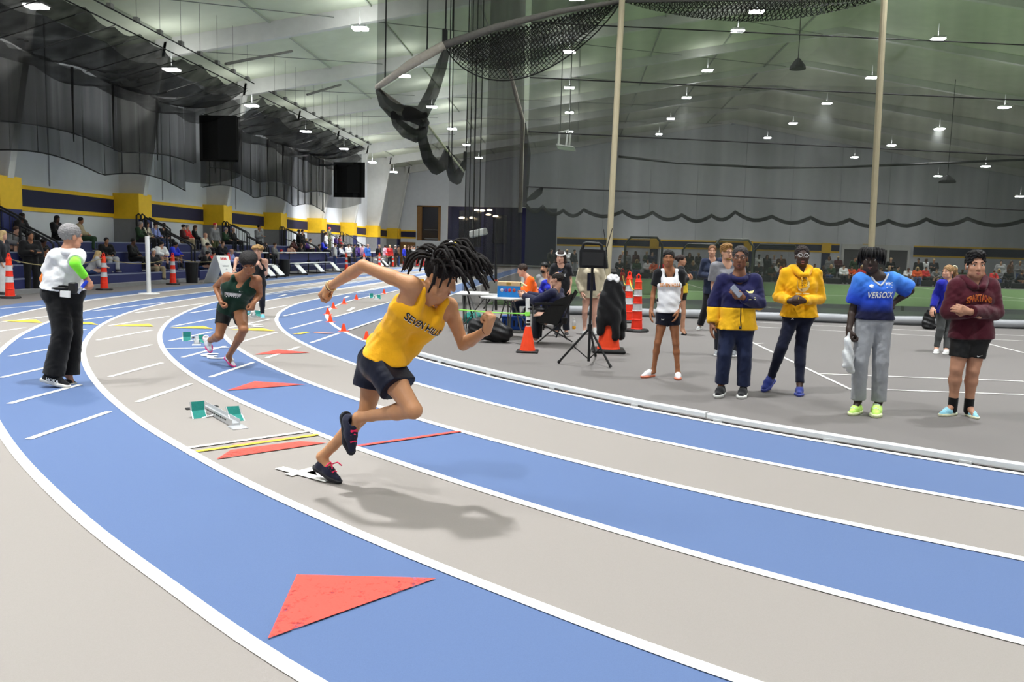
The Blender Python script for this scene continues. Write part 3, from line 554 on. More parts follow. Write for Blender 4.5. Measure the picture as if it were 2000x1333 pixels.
# ------------------------------------------------------------------ track furniture
m_alu = mat('kerb_aluminium', (214, 216, 216), .35, .04, 12, metal=.15); m_black = mat('black_plastic', (22, 22, 23), .5, .08, 25); m_or = mat('orange_plastic', (250, 72, 30), .5, .06, 12); m_or2 = mat('red_orange_plastic', (240, 52, 28), .5, .06, 12)
m_refl = mat('reflective_band', (206, 206, 208), .4, .05, 40); m_whitep = mat('white_plastic', (226, 226, 224), .45, .03, 14)
kerb_line = [p for p in resamp(offs(dens(LN[0]), -.11) if np.linalg.norm(offs(dens(LN[0]), -.11)[100] - np.array((14.3, 24))) < np.linalg.norm(dens(LN[0])[100] - np.array((14.3, 24))) else offs(dens(LN[0]), .11), 900)]
kerb_line = np.array(kerb_line); start = int(np.argmin(np.linalg.norm(kerb_line - G(775, 680)[:2], axis=1)))
kp = kerb_line[:start + 1][::-1]; sl = np.r_[0, np.cumsum(np.linalg.norm(np.diff(kp, axis=0), axis=1))]
kerb = thing('track_kerb', 'white metal kerb rail raised along the inside edge of the innermost lane', 'kerb', (*G(1400, 816)[:2], 0))
def atS(s): return np.array([np.interp(s, sl, kp[:, i]) for i in (0, 1)])
def rail(s0, s1, zo=0.0):
    pts = np.array([atS(s) for s in np.linspace(s0, s1, max(6, int((s1 - s0) / .25)))]); n = nrm(pts)
    prof = [(-.035, .022), (-.035, .06), (-.028, .07), (.028, .07), (.035, .06), (.035, .045), (.030, .042), (.035, .038), (.035, .022)]
    V = []; m = len(prof)
    for p, q in zip(pts, n): V += [(p[0] + q[0] * a, p[1] + q[1] * a, b + zo) for a, b in prof]
    Fc = [(i * m + j, i * m + (j + 1) % m, (i + 1) * m + (j + 1) % m, (i + 1) * m + j) for i in range(len(pts) - 1) for j in range(m)] + [tuple(range(m)), tuple(range((len(pts) - 1) * m, len(pts) * m))[::-1]]
    mk('kerb_rail', (V, Fc), m_alu, kerb)
cut = float(sl[np.argmin(np.linalg.norm(kp - G(1400, 818)[:2], axis=1))]); end = sl[-1]
rail(0, cut - .02, .006); rail(cut, min(end, cut + 5.6)); rail(cut + 5.62, end)
for s in list(np.arange(.6, cut, 1.22)) + list(np.arange(cut + .12, end, 1.05)):
    p, q = atS(s), atS(s + .02); mk('rail_foot', MB().box((p[0], p[1], .016), (.09, .085, .03), yaw=math.atan2(q[1] - p[1], q[0] - p[0])), m_alu, kerb)
# small marker cones on the curve
mc = None
labs = ['nearest the yellow singlet, half behind it', 'where a straight line meets the curved line', 'second up the bend from that crossing', 'at the leftmost point of the curve', 'just past the leftmost point of the curve', 'fifth from the line crossing', 'left of the far starting block', 'right of the far starting block']
for (u, v), lb in zip([(716, 665), (671, 648.5), (645, 630), (640, 615), (651, 603), (672, 594.5), (696, 586), (750, 574)], labs):
    p = G(u, v); lab = 'small orange marker cone ' + lb
    if mc is None:
        mc = thing('marker_cone', lab, 'cone', tuple(p), 'small marker cones'); mk('cone_body', MB().lathe((0, 0, 0), [(.075, .012), (.055, .02), (.018, .15), (.012, .155)], 12), m_or, mc, local=True, smooth=False); mk('cone_base', MB().box((0, 0, .007), (.17, .17, .014), bev=.005), m_or, mc, local=True)
    else: dup(mc, tuple(p), lab)
# tall channelizer cones with ropes
def channelizer(): 
    r = thing('channelizer_cone', '', 'traffic cone', (0, 0, 0), 'tall orange channelizer cones')
    mk('rubber_base', MB().lathe((0, 0, 0), [(.25, 0), (.25, .03), (.23, .055), (.12, .06)], 10), m_black, r, local=True)
    zs = [.05, .24, .42, .57, .72, .86, 1.0, 1.08]; rs = [.115, .105, .096, .088, .081, .074, .066, .05]
    segs = [(0, 1, m_or2), (1, 2, m_or2), (2, 3, m_refl), (3, 4, m_or2), (4, 5, m_refl), (5, 6, m_or), (6, 7, m_or2)]
    for a, b, m in segs: 
        mk('reflective_collar' if m is m_refl else 'cone_segment', MB().lathe((0, 0, 0), [(rs[a] + .006, zs[a]), (rs[a] + .006, zs[a] + .012), (rs[a], zs[a] + .02), (rs[b], zs[b] - .004)], 14), m, r, local=True)
    mk('handle', MB().tube([(-.03, 0, 1.07), (-.035, 0, 1.13), (0, 0, 1.17), (.035, 0, 1.13), (.03, 0, 1.07)], .017, 6), m_or2, r, local=True)
    return r
cz0 = channelizer(); cone_pos = []
lead = ['at the left edge of the photo, behind the official', 'just right of the official', 'between the white post and the trash can', 'behind the folding sign board']
farc = ['at the near end of the long folding bench', 'behind the long folding bench, near end', 'behind the far end of the long bench', 'just past the long folding bench', 'left of the man in the blue shirt', 'right of the man in the blue shirt', 'at the far folding bench', 'farthest of the row by the bleachers']
for i in range(12):
    y = 20.4 + 4.58 * i; x = -14.75 - .015 * i; p = (x, y, 0)
    if i < 3: p = tuple(G(*[(20, 583), (204, 567), (338, 556)][i]))
    cone_pos.append(p); lb = 'tall orange channelizer cone ' + (lead[i] if i < 4 else farc[i - 4])
    if i == 0: cz0.location = p; cz0['label'] = lb
    elif i not in (4, 5, 6): dup(cz0, p, lb)
for i in (0, 1, 2, 7, 8, 9, 10):
    a, b = np.array(cone_pos[i]), np.array(cone_pos[i + 1])
    o = mk('barrier_rope', MB().tube([tuple(a + (b - a) * t + np.array((0, 0, 1.02 - .22 * 4 * t * (1 - t)))) for t in np.linspace(0.015, .985, 14)], .012, 5), mat('tan_rope', (150, 136, 96), .8, .1, 60)); tagged(o, 'thin tan rope sagging from the cone ' + (['at the left photo edge', 'beside the official', 'left of the trash can', 'behind the sign board'] + [x.replace('at the near end', 'at the near end') for x in farc])[i][:60], 'rope', 'ropes between the cones')
rp = []
for (u, v), lb in zip([(1243, 648), (1226, 630), (1213, 612)], ['nearest of three beside the draped jackets', 'middle of three behind the draped jackets', 'farthest of three behind the draped jackets']):
    p = G(u, v); rp.append(p); dup(cz0, tuple(p), 'tall orange channelizer cone, ' + lb)
for i in range(2):
    a, b = rp[i], rp[i + 1]
    o = mk('barrier_rope', MB().tube([tuple(a + (b - a) * t + np.array((0, 0, 1.0 - .2 * 4 * t * (1 - t)))) for t in np.linspace(.02, .98, 14)], .014, 5), mat('yellow_rope', (206, 176, 70), .8, .1, 60)); tagged(o, ['yellow rope from the nearest to the middle cone beside the jackets', 'yellow rope from the middle to the farthest cone behind the jackets'][i], 'rope', 'ropes between the cones')
# starting blocks
m_teal = mat('teal_rubber', (22, 122, 112), .7, .08, 40, .3, bscale=120); m_steel = mat('brushed_steel', (196, 198, 200), .35, .06, 30, metal=.5)
def block(loc, yaw, label, s=1.0):
    r = thing('starting_block', label, 'starting block', loc, 'starting blocks'); r.rotation_euler = (0, 0, yaw)
    mk('centre_rail', MB().box((0, 0, .025), (BL, .07, .03)).box((0, -.034, .045), (BL, .006, .05)).box((0, .034, .045), (BL, .006, .05)), m_steel, r, local=True)
    mk('rail_slots', sum_slots(), m_black, r, local=True)['kind'] = 'stuff'
    mk('front_plate', MB().box((BL * .5 + .05, 0, .012), (.14, .13, .02), bev=.006), m_steel, r, local=True); mk('rear_plate', MB().box((-BL * .5 - .02, 0, .012), (.06, .3, .018), bev=.006), m_black, r, local=True)
    for q4 in PEDALS:
        bl, br, tr, tl = [np.array(c) for c in q4]; md1, md2 = (bl + tl) / 2 , (br + tr) / 2; nn = un3(np.cross(br - bl, tl - bl)); mid = nn * -.018
        V = [bl, br, md2 + mid, tr, tl, md1 + mid]; V += [v - nn * .016 for v in V]
        p = mk('foot_pedal', (V, [(0, 1, 2, 5), (5, 2, 3, 4), (11, 8, 7, 6), (10, 9, 8, 11), (0, 6, 7, 1), (1, 7, 8, 2), (2, 8, 9, 3), (3, 9, 10, 4), (4, 10, 11, 5), (5, 11, 6, 0)]), m_teal, r, local=True)
        f = MB()
        for i0, i1, i2 in ((0, 5, 4), (1, 2, 3)): f.tube([V[i0] - nn * .006, V[i1] - nn * .006, V[i2] - nn * .006], .008, 5)
        c = (tl + tr) / 2 - nn * .02; f.tube([c, np.array((c[0] - nn[0] * .1, c[1] * .5, .03))], .008, 5).tube([(V[0] + V[1]) / 2 - nn * .01, np.array(((V[0] + V[1])[0] / 2, 0, .03))], .008, 5)
        mk('pedal_bracket', f, m_steel, p, local=True)
    return r
def sum_slots():
    b = MB()
    for k in range(11): b.box((-.30 + .06 * k, -.0385, .046), (.03, .004, .012)).box((-.30 + .06 * k, .0385, .046), (.03, .004, .012))
    return b
def un3(v): return v / (np.linalg.norm(v) + 1e-9)
bA, bB = G(396, 800), G(461, 836); bC = (bA + bB) / 2; bY = math.atan2(bB[1] - bA[1], bB[0] - bA[0]); BL = float(np.linalg.norm(bB - bA))
def b_loc(p): d = p - bC; return (d[0] * math.cos(bY) + d[1] * math.sin(bY), -d[0] * math.sin(bY) + d[1] * math.cos(bY), d[2])
def ped(b0, b1, t1, t0): g0, g1 = G(*b0, .008), G(*b1, .008); return [b_loc(g0), b_loc(g1), b_loc(AY(*t1, g1[1] + .05)), b_loc(AY(*t0, g0[1] + .05))]
PEDALS = [ped((378, 819), (404, 816), (399, 783), (372.5, 785.5)), ped((454, 824.5), (478, 822), (467.5, 793), (441.5, 794.5))]
block(tuple(bC), bY, 'teal pedalled starting block on the grey lane behind the runner in yellow')
p3 = G(385, 668); block(tuple(p3), bY - .3, 'teal pedalled starting block on the blue lane behind the runner in dark green'); p1 = G(735, 583.5); block(tuple(p1), bY - .5, 'far teal starting block beside the small orange cones'); 
p2_ = G(497, 617); block(tuple(p2_), bY - .4, 'starting block at the feet of the runner in black tights')
# white post on a disc foot
p = G(291, 575); wp_ = mk('white_post', MB().tube([p + np.array((0, 0, .03)), p + np.array((-.02, 0, 1.72))], .062, 12), m_whitep, origin=tuple(p)); tagged(wp_, 'white round post on a white disc foot beside the outer lane', 'post'); mk('disc_foot', MB().lathe(tuple(p), [(.3, 0), (.3, .03), (.1, .045)], 20), m_whitep, wp_)
# folding sign
p = G(430, 553); sg = thing('sign_board', 'white folding sign board standing by the bleachers with red and grey lettering', 'sign', tuple(p))
A, B = np.array((-.42, 0, 0)), np.array((.42, 0, 0)); yw = -.25; dv = np.array((math.cos(yw), math.sin(yw), 0)); dn_ = np.array((-math.sin(yw), math.cos(yw), 0))
apx = p + np.array((.05, 0, 1.08))
for s in (-1, 1):
    ft = p + dv * s * .48 + np.array((0, 0, .0))
    mk('sign_panel', MB().plate([ft - dn_ * .36, ft + dn_ * .36, apx + dv * s * .03 + dn_ * .36, apx + dv * s * .03 - dn_ * .36], dv * s * .03), m_whitep, sg)
m_red2 = mat('red_print', (206, 60, 66)); m_gry2 = mat('grey_print', (150, 152, 156))
def on_panel(body, t, size, m, name):
    tv, tf = text_mesh(body, size); base = p + dv * .48; up = apx + dv * .03 - base; L = np.linalg.norm(up); up = up / L; rt = -dn_ * -1.0
    nn = np.cross(rt, up); nn = nn / np.linalg.norm(nn); nn = nn if nn @ dv > 0 else -nn
    rt = np.cross(up, nn)
    c = base + up * L * t + nn * .036
    mk(name, ([tuple(c + rt * q[0] + up * q[1]) for q in tv], tf), m, sg)
def panel_marks(t, n, w, h, m, name, sh=0.0):
    base = p + dv * .48; up = apx + dv * .03 - base; L = np.linalg.norm(up); up = up / L; rt = np.cross(up, dv); rt = rt / np.linalg.norm(rt); rt = rt if (rt @ dn_) * 1 > 0 else -rt; nn = np.cross(rt, up); nn = nn / np.linalg.norm(nn); nn = nn if nn @ dv > 0 else -nn
    b = MB()
    for k in range(n):
        c = base + up * L * t + nn * .036 + rt * ((k - (n - 1) / 2) * w * 1.35 + sh)
        b.poly([tuple(c + rt * x + up * y) for x, y in ((-w / 2, -h / 2), (w / 2, -h / 2), (w / 2 - .008, h / 2), (-w / 2 + .006, h / 2))])
    mk(name, b, m, sg)['kind'] = 'stuff'
panel_marks(.88, 4, .07, .1, m_red2, 'red_print'); panel_marks(.62, 7, .04, .06, m_gry2, 'grey_print'); panel_marks(.5, 2, .04, .06, m_gry2, 'grey_print'); panel_marks(.36, 3, .05, .05, m_gry2, 'grey_print')
# trash cans
def bin_(u, v, h, w, label, extra=None):
    q = G(u, v); o = mk('trash_can', MB().lathe(tuple(q), [(w * .86, 0), (w, h * .96), (w * 1.06, h * .96), (w * 1.06, h), (w * .92, h), (w * .9, h - .05)], 18), m_black, origin=tuple(q)); tagged(o, label, 'trash can'); mk('bin_liner', MB().lathe(tuple(q + np.array((0, 0, h - .01))), [(w * 1.05, 0), (w * 1.02, .03), (w * .8, .02)], 18), mat('liner', (40, 40, 42), .3, .1, 30), o)
bin_(375, 553, .78, .24, 'black trash can right of the third tall cone'); bin_(556, 540, .82, .26, 'black trash can at the left end of the folding bench')
# folding tiered bench units
def bench(x0, x1, y0, label, lower=True):
    a, b = AX(x0, y0, -14.6), AX(x1, y0, -14.6); Y0, Y1 = G(x0, 541)[1], G(x1, 530)[1]
def fold_bench(Y0, Y1, X, label):
    r = thing('folding_bench', label, 'bench', (X, (Y0 + Y1) / 2, 0)); L = Y1 - Y0; ym = (Y0 + Y1) / 2
    mk('seat_plank', MB().box((X, ym, 1.17), (.34, L, .05), bev=.015), m_whitep, r); mk('lower_plank', MB().box((X + .45, ym - .05 * L, .62), (.3, L * .8, .05), bev=.015), m_whitep, r)
    mk('back_panel', MB().box((X - .1, ym, .93), (.04, L, .36)), m_navy2, r)
    n = 3
    for k in range(n):
        y = Y0 + L * (.1 + .8 * k / (n - 1))
        mk('foot_board', MB().plate([(X + .5, y - .33, .60), (X + .5, y + .33, .60), (X + .95, y + .33, .14), (X + .95, y - .33, .14)], np.array((-.02, 0, -.03))), m_whitep, r)
        mk('steel_frame', MB().tube([(X - .2, y + .36, .06), (X + 1.0, y + .36, .06)], .03, 6).tube([(X, y + .36, .06), (X, y + .36, 1.14)], .03, 6).tube([(X + .48, y + .36, .06), (X + .48, y + .36, .6)], .025, 6), m_black, r)
        for xx in (X - .18, X + .96): mk('caster', MB().lathe((xx, y + .36, 0), [(.04, 0), (.05, .03), (.03, .07)], 8), m_black, r)
fold_bench(41.2, 49.0, -15.05, 'long folding bench with white planks and slanted foot boards behind the raised elbow'); fold_bench(35.6, 38.6, -14.9, 'short folding bench with a white top behind the runner in black tights'); fold_bench(63.5, 67.5, -16.1, 'far folding bench with a white top among the standing spectators')
# bleachers along the left wall
m_tier = mat('navy_bleacher', (38, 44, 92), .6, .06, 8); m_edge = mat('bleacher_edge', (120, 126, 150), .5, .06, 20)
ROWX = [-16.15, -16.85, -17.55, -18.1]; ROWZ = [.42, .78, 1.14, 1.5]
for k, (y0, y1, lab) in enumerate(((12, 24.2, 'navy tiered bleacher at the left edge of the photo'), (24.4, 33.3, 'navy tiered bleacher right of the official'), (33.5, 41.7, 'navy tiered bleacher behind the folding sign'), (41.9, 50.0, 'navy tiered bleacher behind the long folding bench'), (50.2, 58.3, 'navy tiered bleacher past the long folding bench'), (58.5, 63.2, 'farthest navy tiered bleacher on the left wall'))):
    r = thing('bleacher', lab, 'bleacher', (-17, (y0 + y1) / 2, 0), 'tiered bleachers')
    for i in range(4):
        x1 = ROWX[i] + .38; x0 = x1 - .72 if i < 3 else -18.4
        mk('tier', MB().box(((x0 + x1) / 2, (y0 + y1) / 2, ROWZ[i] / 2), (x1 - x0, y1 - y0, ROWZ[i] - .03)), m_tier, r); mk('seat_edge', MB().box((x1 - .02, (y0 + y1) / 2, ROWZ[i] - .015), (.06, y1 - y0, .04)), m_edge, r)
    mk('base_step', MB().box((-15.62, (y0 + y1) / 2, .06), (.3, y1 - y0 - 1, .12)), m_grey, r)
    for y in (y0 + .05, y1 - .05):
        mk('end_rail', MB().tube([(-18.1, y, 1.5), (-18.1, y, 2.45), (-17.95, y, 2.55), (-17.2, y, 2.2), (-17.05, y, 2.1), (-17.05, y, .95)], .035, 6).tube([(-18.35, y, 1.4), (-18.35, y, 2.62), (-18.25, y, 2.7), (-18.15, y, 2.62), (-18.15, y, 1.4)], .035, 6).tube([(-17.05, y, 1.95), (-16.1, y, 1.5), (-16.0, y, 1.4), (-16.0, y, .45)], .035, 6), m_black, r)
        mk('rail_bars', MB().tube([(-18.1, y, 1.95), (-17.05, y, 1.6)], .015, 4).tube([(-17.9, y, 1.45), (-17.9, y, 2.5)], .012, 4).tube([(-17.6, y, 1.25), (-17.6, y, 2.36)], .012, 4).tube([(-17.3, y, 1.1), (-17.3, y, 2.23)], .012, 4), m_black, r)
# ------------------------------------------------------------------ timing table area
YT = 14.9
def table(c, L, D, z, yaw, label):
    r = thing('folding_table', label, 'table', (c[0], c[1], 0), 'folding tables'); M = Matrix.Translation((c[0], c[1], 0)) @ Matrix.Rotation(yaw, 4, 'Z')
    mk('table_top', MB().box((0, 0, 0), (L, D, .045), bev=.015, M=M @ Matrix.Translation((0, 0, z))), m_whitep, r)
    for s in (-1, 1):
        b = MB()
        for e in (-1, 1): b.tube([M @ Vector((s * L * .42, e * D * .38, z - .02)), M @ Vector((s * L * .40, e * D * .40, 0))], .016, 6)
        b.tube([M @ Vector((s * L * .41, -D * .39, .12)), M @ Vector((s * L * .41, D * .39, .12))], .012, 6).tube([M @ Vector((s * L * .41, 0, .12)), M @ Vector((s * L * .12, 0, z - .02))], .012, 6)
        mk('leg_frame', b, m_pipe, r)
tA, tB = G(955, 579, .74), G(1031, 585, .74); cT = (tA + tB) / 2; yawT = math.atan2(tB[1] - tA[1], tB[0] - tA[0])
table((cT[0] - .0, cT[1] + .38), .74, .76, .72, yawT, 'white folding table under the cardboard box'); table((cT[0] - .35, cT[1] + 1.5), 1.5, .7, .72, .05, 'white folding table behind the cardboard box with a laptop')
# box on table
bp_ = np.array((cT[0] - .0, cT[1] + .22, .745)); ob = thing('cardboard_box', 'open cardboard box, tan above and bright blue below, on the white table', 'box', tuple(bp_))
m_tan = mat('cardboard', (206, 176, 136), .8, .06, 20); m_cyan = mat('blue_print', (32, 128, 208), .6, .08, 20)
mk('box_panel', MB().box(bp_ + np.array((0, 0, .1)), (.40, .26, .2)), m_cyan, ob); mk('box_rim', MB().box(bp_ + np.array((0, -.002, .235)), (.405, .265, .07)), m_tan, ob); mk('box_flap', MB().plate([bp_ + np.array((.2, -.13, .27)), bp_ + np.array((.2, .13, .27)), bp_ + np.array((.31, .13, .2)), bp_ + np.array((.31, -.13, .2))], np.array((.004, 0, .006))), m_tan, ob)
mk('printed_emblem', MB().box(bp_ + np.array((0, -.134, .235)), (.08, .004, .05)), mat('gold_print', (160, 130, 60)), ob)
for k, (dx, c) in enumerate(((-.12, (200, 200, 215)), (-.05, (90, 70, 150)), (.02, (190, 60, 70)), (.1, (170, 70, 60)))): mk('printed_fruit', MB().lathe(bp_ + np.array((dx, -.128, .09)), [(.01, 0), (.028, .02), (.03, .045), (.012, .065)], 8), mat('print%d' % k, c), ob)
# laptop, camera tripod, stand
lp = np.array((cT[0] - .30, cT[1] + 1.3, .745)); o = thing('laptop', 'open grey laptop on the rear white table', 'laptop', tuple(lp)); mk('laptop_base', MB().box(lp + np.array((0, 0, .01)), (.34, .24, .018)), m_pipe, o); mk('laptop_screen', MB().box((0, 0, 0), (.34, .012, .22), M=Matrix.Translation(lp + np.array((0, .14, .12))) @ Matrix.Rotation(-.3, 4, 'X')), m_pipe, o)
def tripod(hub, foot_px, label, name, legs_r=.016, m=None):
    return None
hub = AY(1152, 641, 11.4); q0 = np.array((hub[0], hub[1], 0))
stand_ = thing('speaker_stand', 'black tripod stand carrying the loudspeaker', 'stand', tuple(q0))
top = AY(1157, 524, 11.4)
mk('pole', MB().tube([q0 + np.array((.0, 0, .06)), (hub + top) / 2, top], .019, 8), m_black, stand_)
for (u, v) in ((1090, 711), (1193, 720), (1163, 697)):
    ft = G(u, v); ft[2] = .015; lg = mk('leg', MB().tube([hub, ft], .016, 7), m_black, stand_); mk('rubber_foot', MB().tube([ft + (hub - ft) * .0, ft + (hub - ft) * .06], .022, 7), m_black, lg); mk('strut', MB().tube([q0 + np.array((0, 0, .09)), hub + (ft - hub) * .52], .009, 5), m_black, stand_)
mk('collar', MB().tube([hub - np.array((0, 0, .04)), hub + np.array((0, 0, .05))], .034, 8), m_black, stand_)
ls = thing('loudspeaker', 'black loudspeaker with a top handle on the tripod stand', 'loudspeaker', tuple(top))
a, b, c_, d = AY(1131, 523, 11.3), AY(1186, 525, 11.3), AY(1178, 488, 11.3), AY(1134, 486, 11.3)
mk('speaker_cabinet', MB().plate([a, b, c_ + np.array((.03, 0, -.02)), c_, d, d + np.array((-.015, 0, -.03))], np.array((.03, .3, 0))), m_black, ls); 
h0, h1 = AY(1137, 487, 11.35), AY(1176, 489, 11.35); mk('handle', MB().tube([h0, h0 + np.array((.02, 0, .075)), h0 + np.array((.05, 0, .085)), h1 + np.array((-.04, 0, .085)), h1 + np.array((-.008, 0, .06)), h1], .022, 8), m_black, ls)
for dx in (0, .014): pass
g0 = AY(1158, 506, 11.28); mk('speaker_grille', MB().box(g0 + np.array((0, -.012, 0)), (.3, .01, .18)), mat('grille', (30, 30, 31), .6, .3, 300, .4, bscale=500), ls)
for (p0, p1) in (((1186, 500), (1179, 448)), ((1183, 492), (1196, 446))): mk('antenna', MB().tube([AY(*p0, 11.5), AY(*p1, 11.5)], .006, 5), m_black, ls)
# cone with pole, rope
q = G(1030, 688); cn = thing('traffic_cone', 'orange traffic cone holding a taped white pole at the table corner', 'traffic cone', tuple(q))
mk('cone_base', MB().box(q + np.array((0, 0, .015)), (.34, .34, .03), bev=.01), m_black, cn); mk('cone_body', MB().lathe(tuple(q), [(.125, .03), (.118, .05), (.045, .40)], 18), m_or, cn); mk('white_pole', MB().tube([q + np.array((0, 0, .38)), q + np.array((-.02, 0, .84))], .033, 10), m_whitep, cn)
for z in (.42, .47, .56, .68): mk('tape_band', MB().tube([q + np.array((-.0005, 0, z)), q + np.array((-.001, 0, z + (.035 if z < .5 else .012)))], .036, 10), m_black, cn)
mk('pole_collar', MB().tube([q + np.array((-.012, 0, .57)), q + np.array((-.014, 0, .63))], .042, 10), mat('lime', (150, 240, 90), .6), cn)
r0 = q + np.array((-.02, 0, .6)); o = mk('lime_rope', MB().tube([r0, r0 + (AY(905, 606, 13.2) - r0) * .5 + np.array((0, 0, -.012)), AY(905, 606, 13.2), AY(860, 604, 13.4)], .011, 6), mat('lime', (150, 240, 90), .6)); tagged(o, 'lime green cord stretched level from the cone pole past the fist', 'rope')
# black bags, crate under the table
def pix_blob(name, label, cat, pts, m, Y, D=.3): pass
# frames beyond the net
for (u0, u1, v, Y, lab) in ((1222, 1294, 463, 31, 'black net frame with a rounded top rail behind the girl in white'), (1396, 1472, 467, 31, 'black net frame with a shining top rail behind the coach in the two tone jacket'), (1474, 1562, 478, 33, 'low black net frame left of the yellow hoodie'), (1334, 1412, 477, 36, 'black net frame behind the man in the grey tee')):
    a, b = AY(u0, v, Y), AY(u1, v + 2, Y); h = a[2]; r = thing('practice_goal', lab, 'goal', ((a[0] + b[0]) / 2, Y, 0), 'black net frames')
    mk('pipe_frame', MB().tube([(a[0], Y, 0), (a[0], Y, h - .25), (a[0] + .2, Y, h), (b[0] - .2, Y, h), (b[0], Y, h - .25), (b[0], Y, 0)], .045, 7).tube([(a[0], Y, 0), (a[0], Y + 1.2, 0), (b[0], Y + 1.2, 0), (b[0], Y, 0)], .04, 6), m_black if v != 467 else m_pipe, r)
    mk('frame_net', grid_sheet(lambda s, t: (a[0] + .05 + (b[0] - a[0] - .1) * s, Y + .1 + .15 * math.sin(math.pi * t), .05 + (h - .1) * t), 12, 5), net('frame_net', (26, 26, 26), .5, 0, .05), r)
# ------------------------------------------------------------------ bodies: smooth signed distance solids turned into one continuous mesh
def A(*v): return np.array(v, float)
def un(v): v = np.asarray(v, float); return v / (np.linalg.norm(v) + 1e-9)
def cone(a, b, ra, rb=None, k=.03): return ('c', np.asarray(a, float), np.asarray(b, float), ra, ra if rb is None else rb, k)
def flat(a, b, ra, rb, k=.03): return ('f', np.asarray(a, float), np.asarray(b, float), ra, rb, k)
def ell(c, r, M=None, k=.03): return ('e', np.asarray(c, float), np.asarray(r, float), np.eye(3) if M is None else np.asarray(M, float), 0, k)
def chain(pts, rs, k=.03): return [cone(pts[i], pts[i + 1], rs[i], rs[i + 1], k) for i in range(len(pts) - 1)]
def _d(p, X):
    t = p[0]
    if t in 'cf':
        a, b, ra, rb = p[1:5]; ab = b - a; L2 = ab @ ab + 1e-12
        h = ((X - a) @ ab) / L2; hc = np.clip(h, 0, 1)
        d = np.linalg.norm(X - a - hc[..., None] * ab, axis=-1) - (ra + (rb - ra) * hc)
        if t == 'f': d = np.maximum(d, (h - 1) * math.sqrt(L2))
        return d
    q = (X - p[1]) @ p[3].T; k0 = np.linalg.norm(q / p[2], axis=-1); k1 = np.linalg.norm(q / p[2] ** 2, axis=-1) + 1e-9
    return k0 * (k0 - 1) / k1
def _bb(p, e):
    if p[0] in 'cf': r = max(p[3], p[4]) + e; return np.minimum(p[1], p[2]) - r, np.maximum(p[1], p[2]) + r
    r = p[2].max() + e; return p[1] - r, p[1] + r
def solid(prims, vox, sub=(), clips=(), warp=None):
    """smooth union of prims, minus sub, cut by planes -> (verts, quads) by surface nets"""
    lo = np.min([_bb(p, 0)[0] for p in prims], axis=0) - 3 * vox; hi = np.max([_bb(p, 0)[1] for p in prims], axis=0) + 3 * vox
    n = np.ceil((hi - lo) / vox).astype(int) + 1; D = np.full(n, .2, np.float32)
    def win(p, e):
        a, b = _bb(p, e); i0 = np.clip(np.floor((a - lo) / vox).astype(int), 0, n - 1); i1 = np.clip(np.ceil((b - lo) / vox).astype(int) + 1, 1, n)
        sl = tuple(slice(i, j) for i, j in zip(i0, i1))
        g = np.stack(np.meshgrid(*[lo[q] + vox * np.arange(i0[q], i1[q]) for q in range(3)], indexing='ij'), -1).astype(np.float32); return sl, g
    for p in prims:
        sl, g = win(p, p[5] + 2 * vox); d = _d(p, g).astype(np.float32); o = D[sl]; k = p[5]
        h = np.maximum(k - np.abs(o - d), 0); D[sl] = np.minimum(o, d) - h * h / (4 * k)
    for p in sub:
        sl, g = win(p, p[5] + vox); d = -_d(p, g).astype(np.float32); o = D[sl]; k = p[5]
        h = np.maximum(k - np.abs(o - d), 0); D[sl] = np.maximum(o, d) + h * h / (4 * k)
    if clips or warp:
        ax = [lo[q] + vox * np.arange(n[q]) for q in range(3)]
        if warp: D += warp(ax[0][:, None, None], ax[1][None, :, None], ax[2][None, None, :]).astype(np.float32) * (np.abs(D) < 4 * vox)
        for c, nn in clips:
            D = np.maximum(D, ((ax[0] - c[0])[:, None, None] * nn[0] + (ax[1] - c[1])[None, :, None] * nn[1] + (ax[2] - c[2])[None, None, :] * nn[2]).astype(np.float32))
    s = D < 0; a = s[:-1, :-1, :-1]; allin = a.copy(); anyin = a.copy(); cor = [(i, j, k) for i in (0, 1) for j in (0, 1) for k in (0, 1)]
    for i, j, k in cor[1:]:
        q = s[i:n[0] - 1 + i, j:n[1] - 1 + j, k:n[2] - 1 + k]; allin &= q; anyin |= q
    cells = np.argwhere(anyin & ~allin); idx = np.full(n - 1, -1, np.int32); idx[tuple(cells.T)] = np.arange(len(cells))
    cd = np.stack([D[cells[:, 0] + i, cells[:, 1] + j, cells[:, 2] + k] for i, j, k in cor], 1); acc = np.zeros((len(cells), 3)); cnt = np.zeros(len(cells))
    for x in range(8):
        for y in range(x + 1, 8):
            df = np.abs(np.array(cor[x]) - np.array(cor[y]))
            if df.sum() != 1: continue
            u, v = cd[:, x], cd[:, y]; m = (u < 0) != (v < 0); t = np.where(m, u / np.where(m, u - v, 1), 0)
            acc += np.where(m[:, None], np.array(cor[x]) + t[:, None] * (np.array(cor[y]) - np.array(cor[x])), 0); cnt += m
    V = lo + vox * (cells + acc / np.maximum(cnt, 1)[:, None]); Q = []
    for ax_ in range(3):
        b, c = (ax_ + 1) % 3, (ax_ + 2) % 3; sh = [slice(None)] * 3; sh[ax_] = slice(0, -1); s1 = [slice(None)] * 3; s1[ax_] = slice(1, None)
        A0, A1 = s[tuple(sh)], s[tuple(s1)]; e = np.argwhere(A0 != A1); ok = (e[:, b] > 0) & (e[:, c] > 0) & (e[:, b] < n[b] - 1) & (e[:, c] < n[c] - 1); e = e[ok]
        fl = A0[tuple(e.T)]; db = np.zeros(3, int); db[b] = 1; dc = np.zeros(3, int); dc[c] = 1
        q = np.stack([idx[tuple((e - db - dc).T)], idx[tuple((e - dc).T)], idx[tuple(e.T)], idx[tuple((e - db).T)]], 1); q[~fl] = q[~fl][:, ::-1]; Q.append(q)
    return V, np.concatenate(Q)
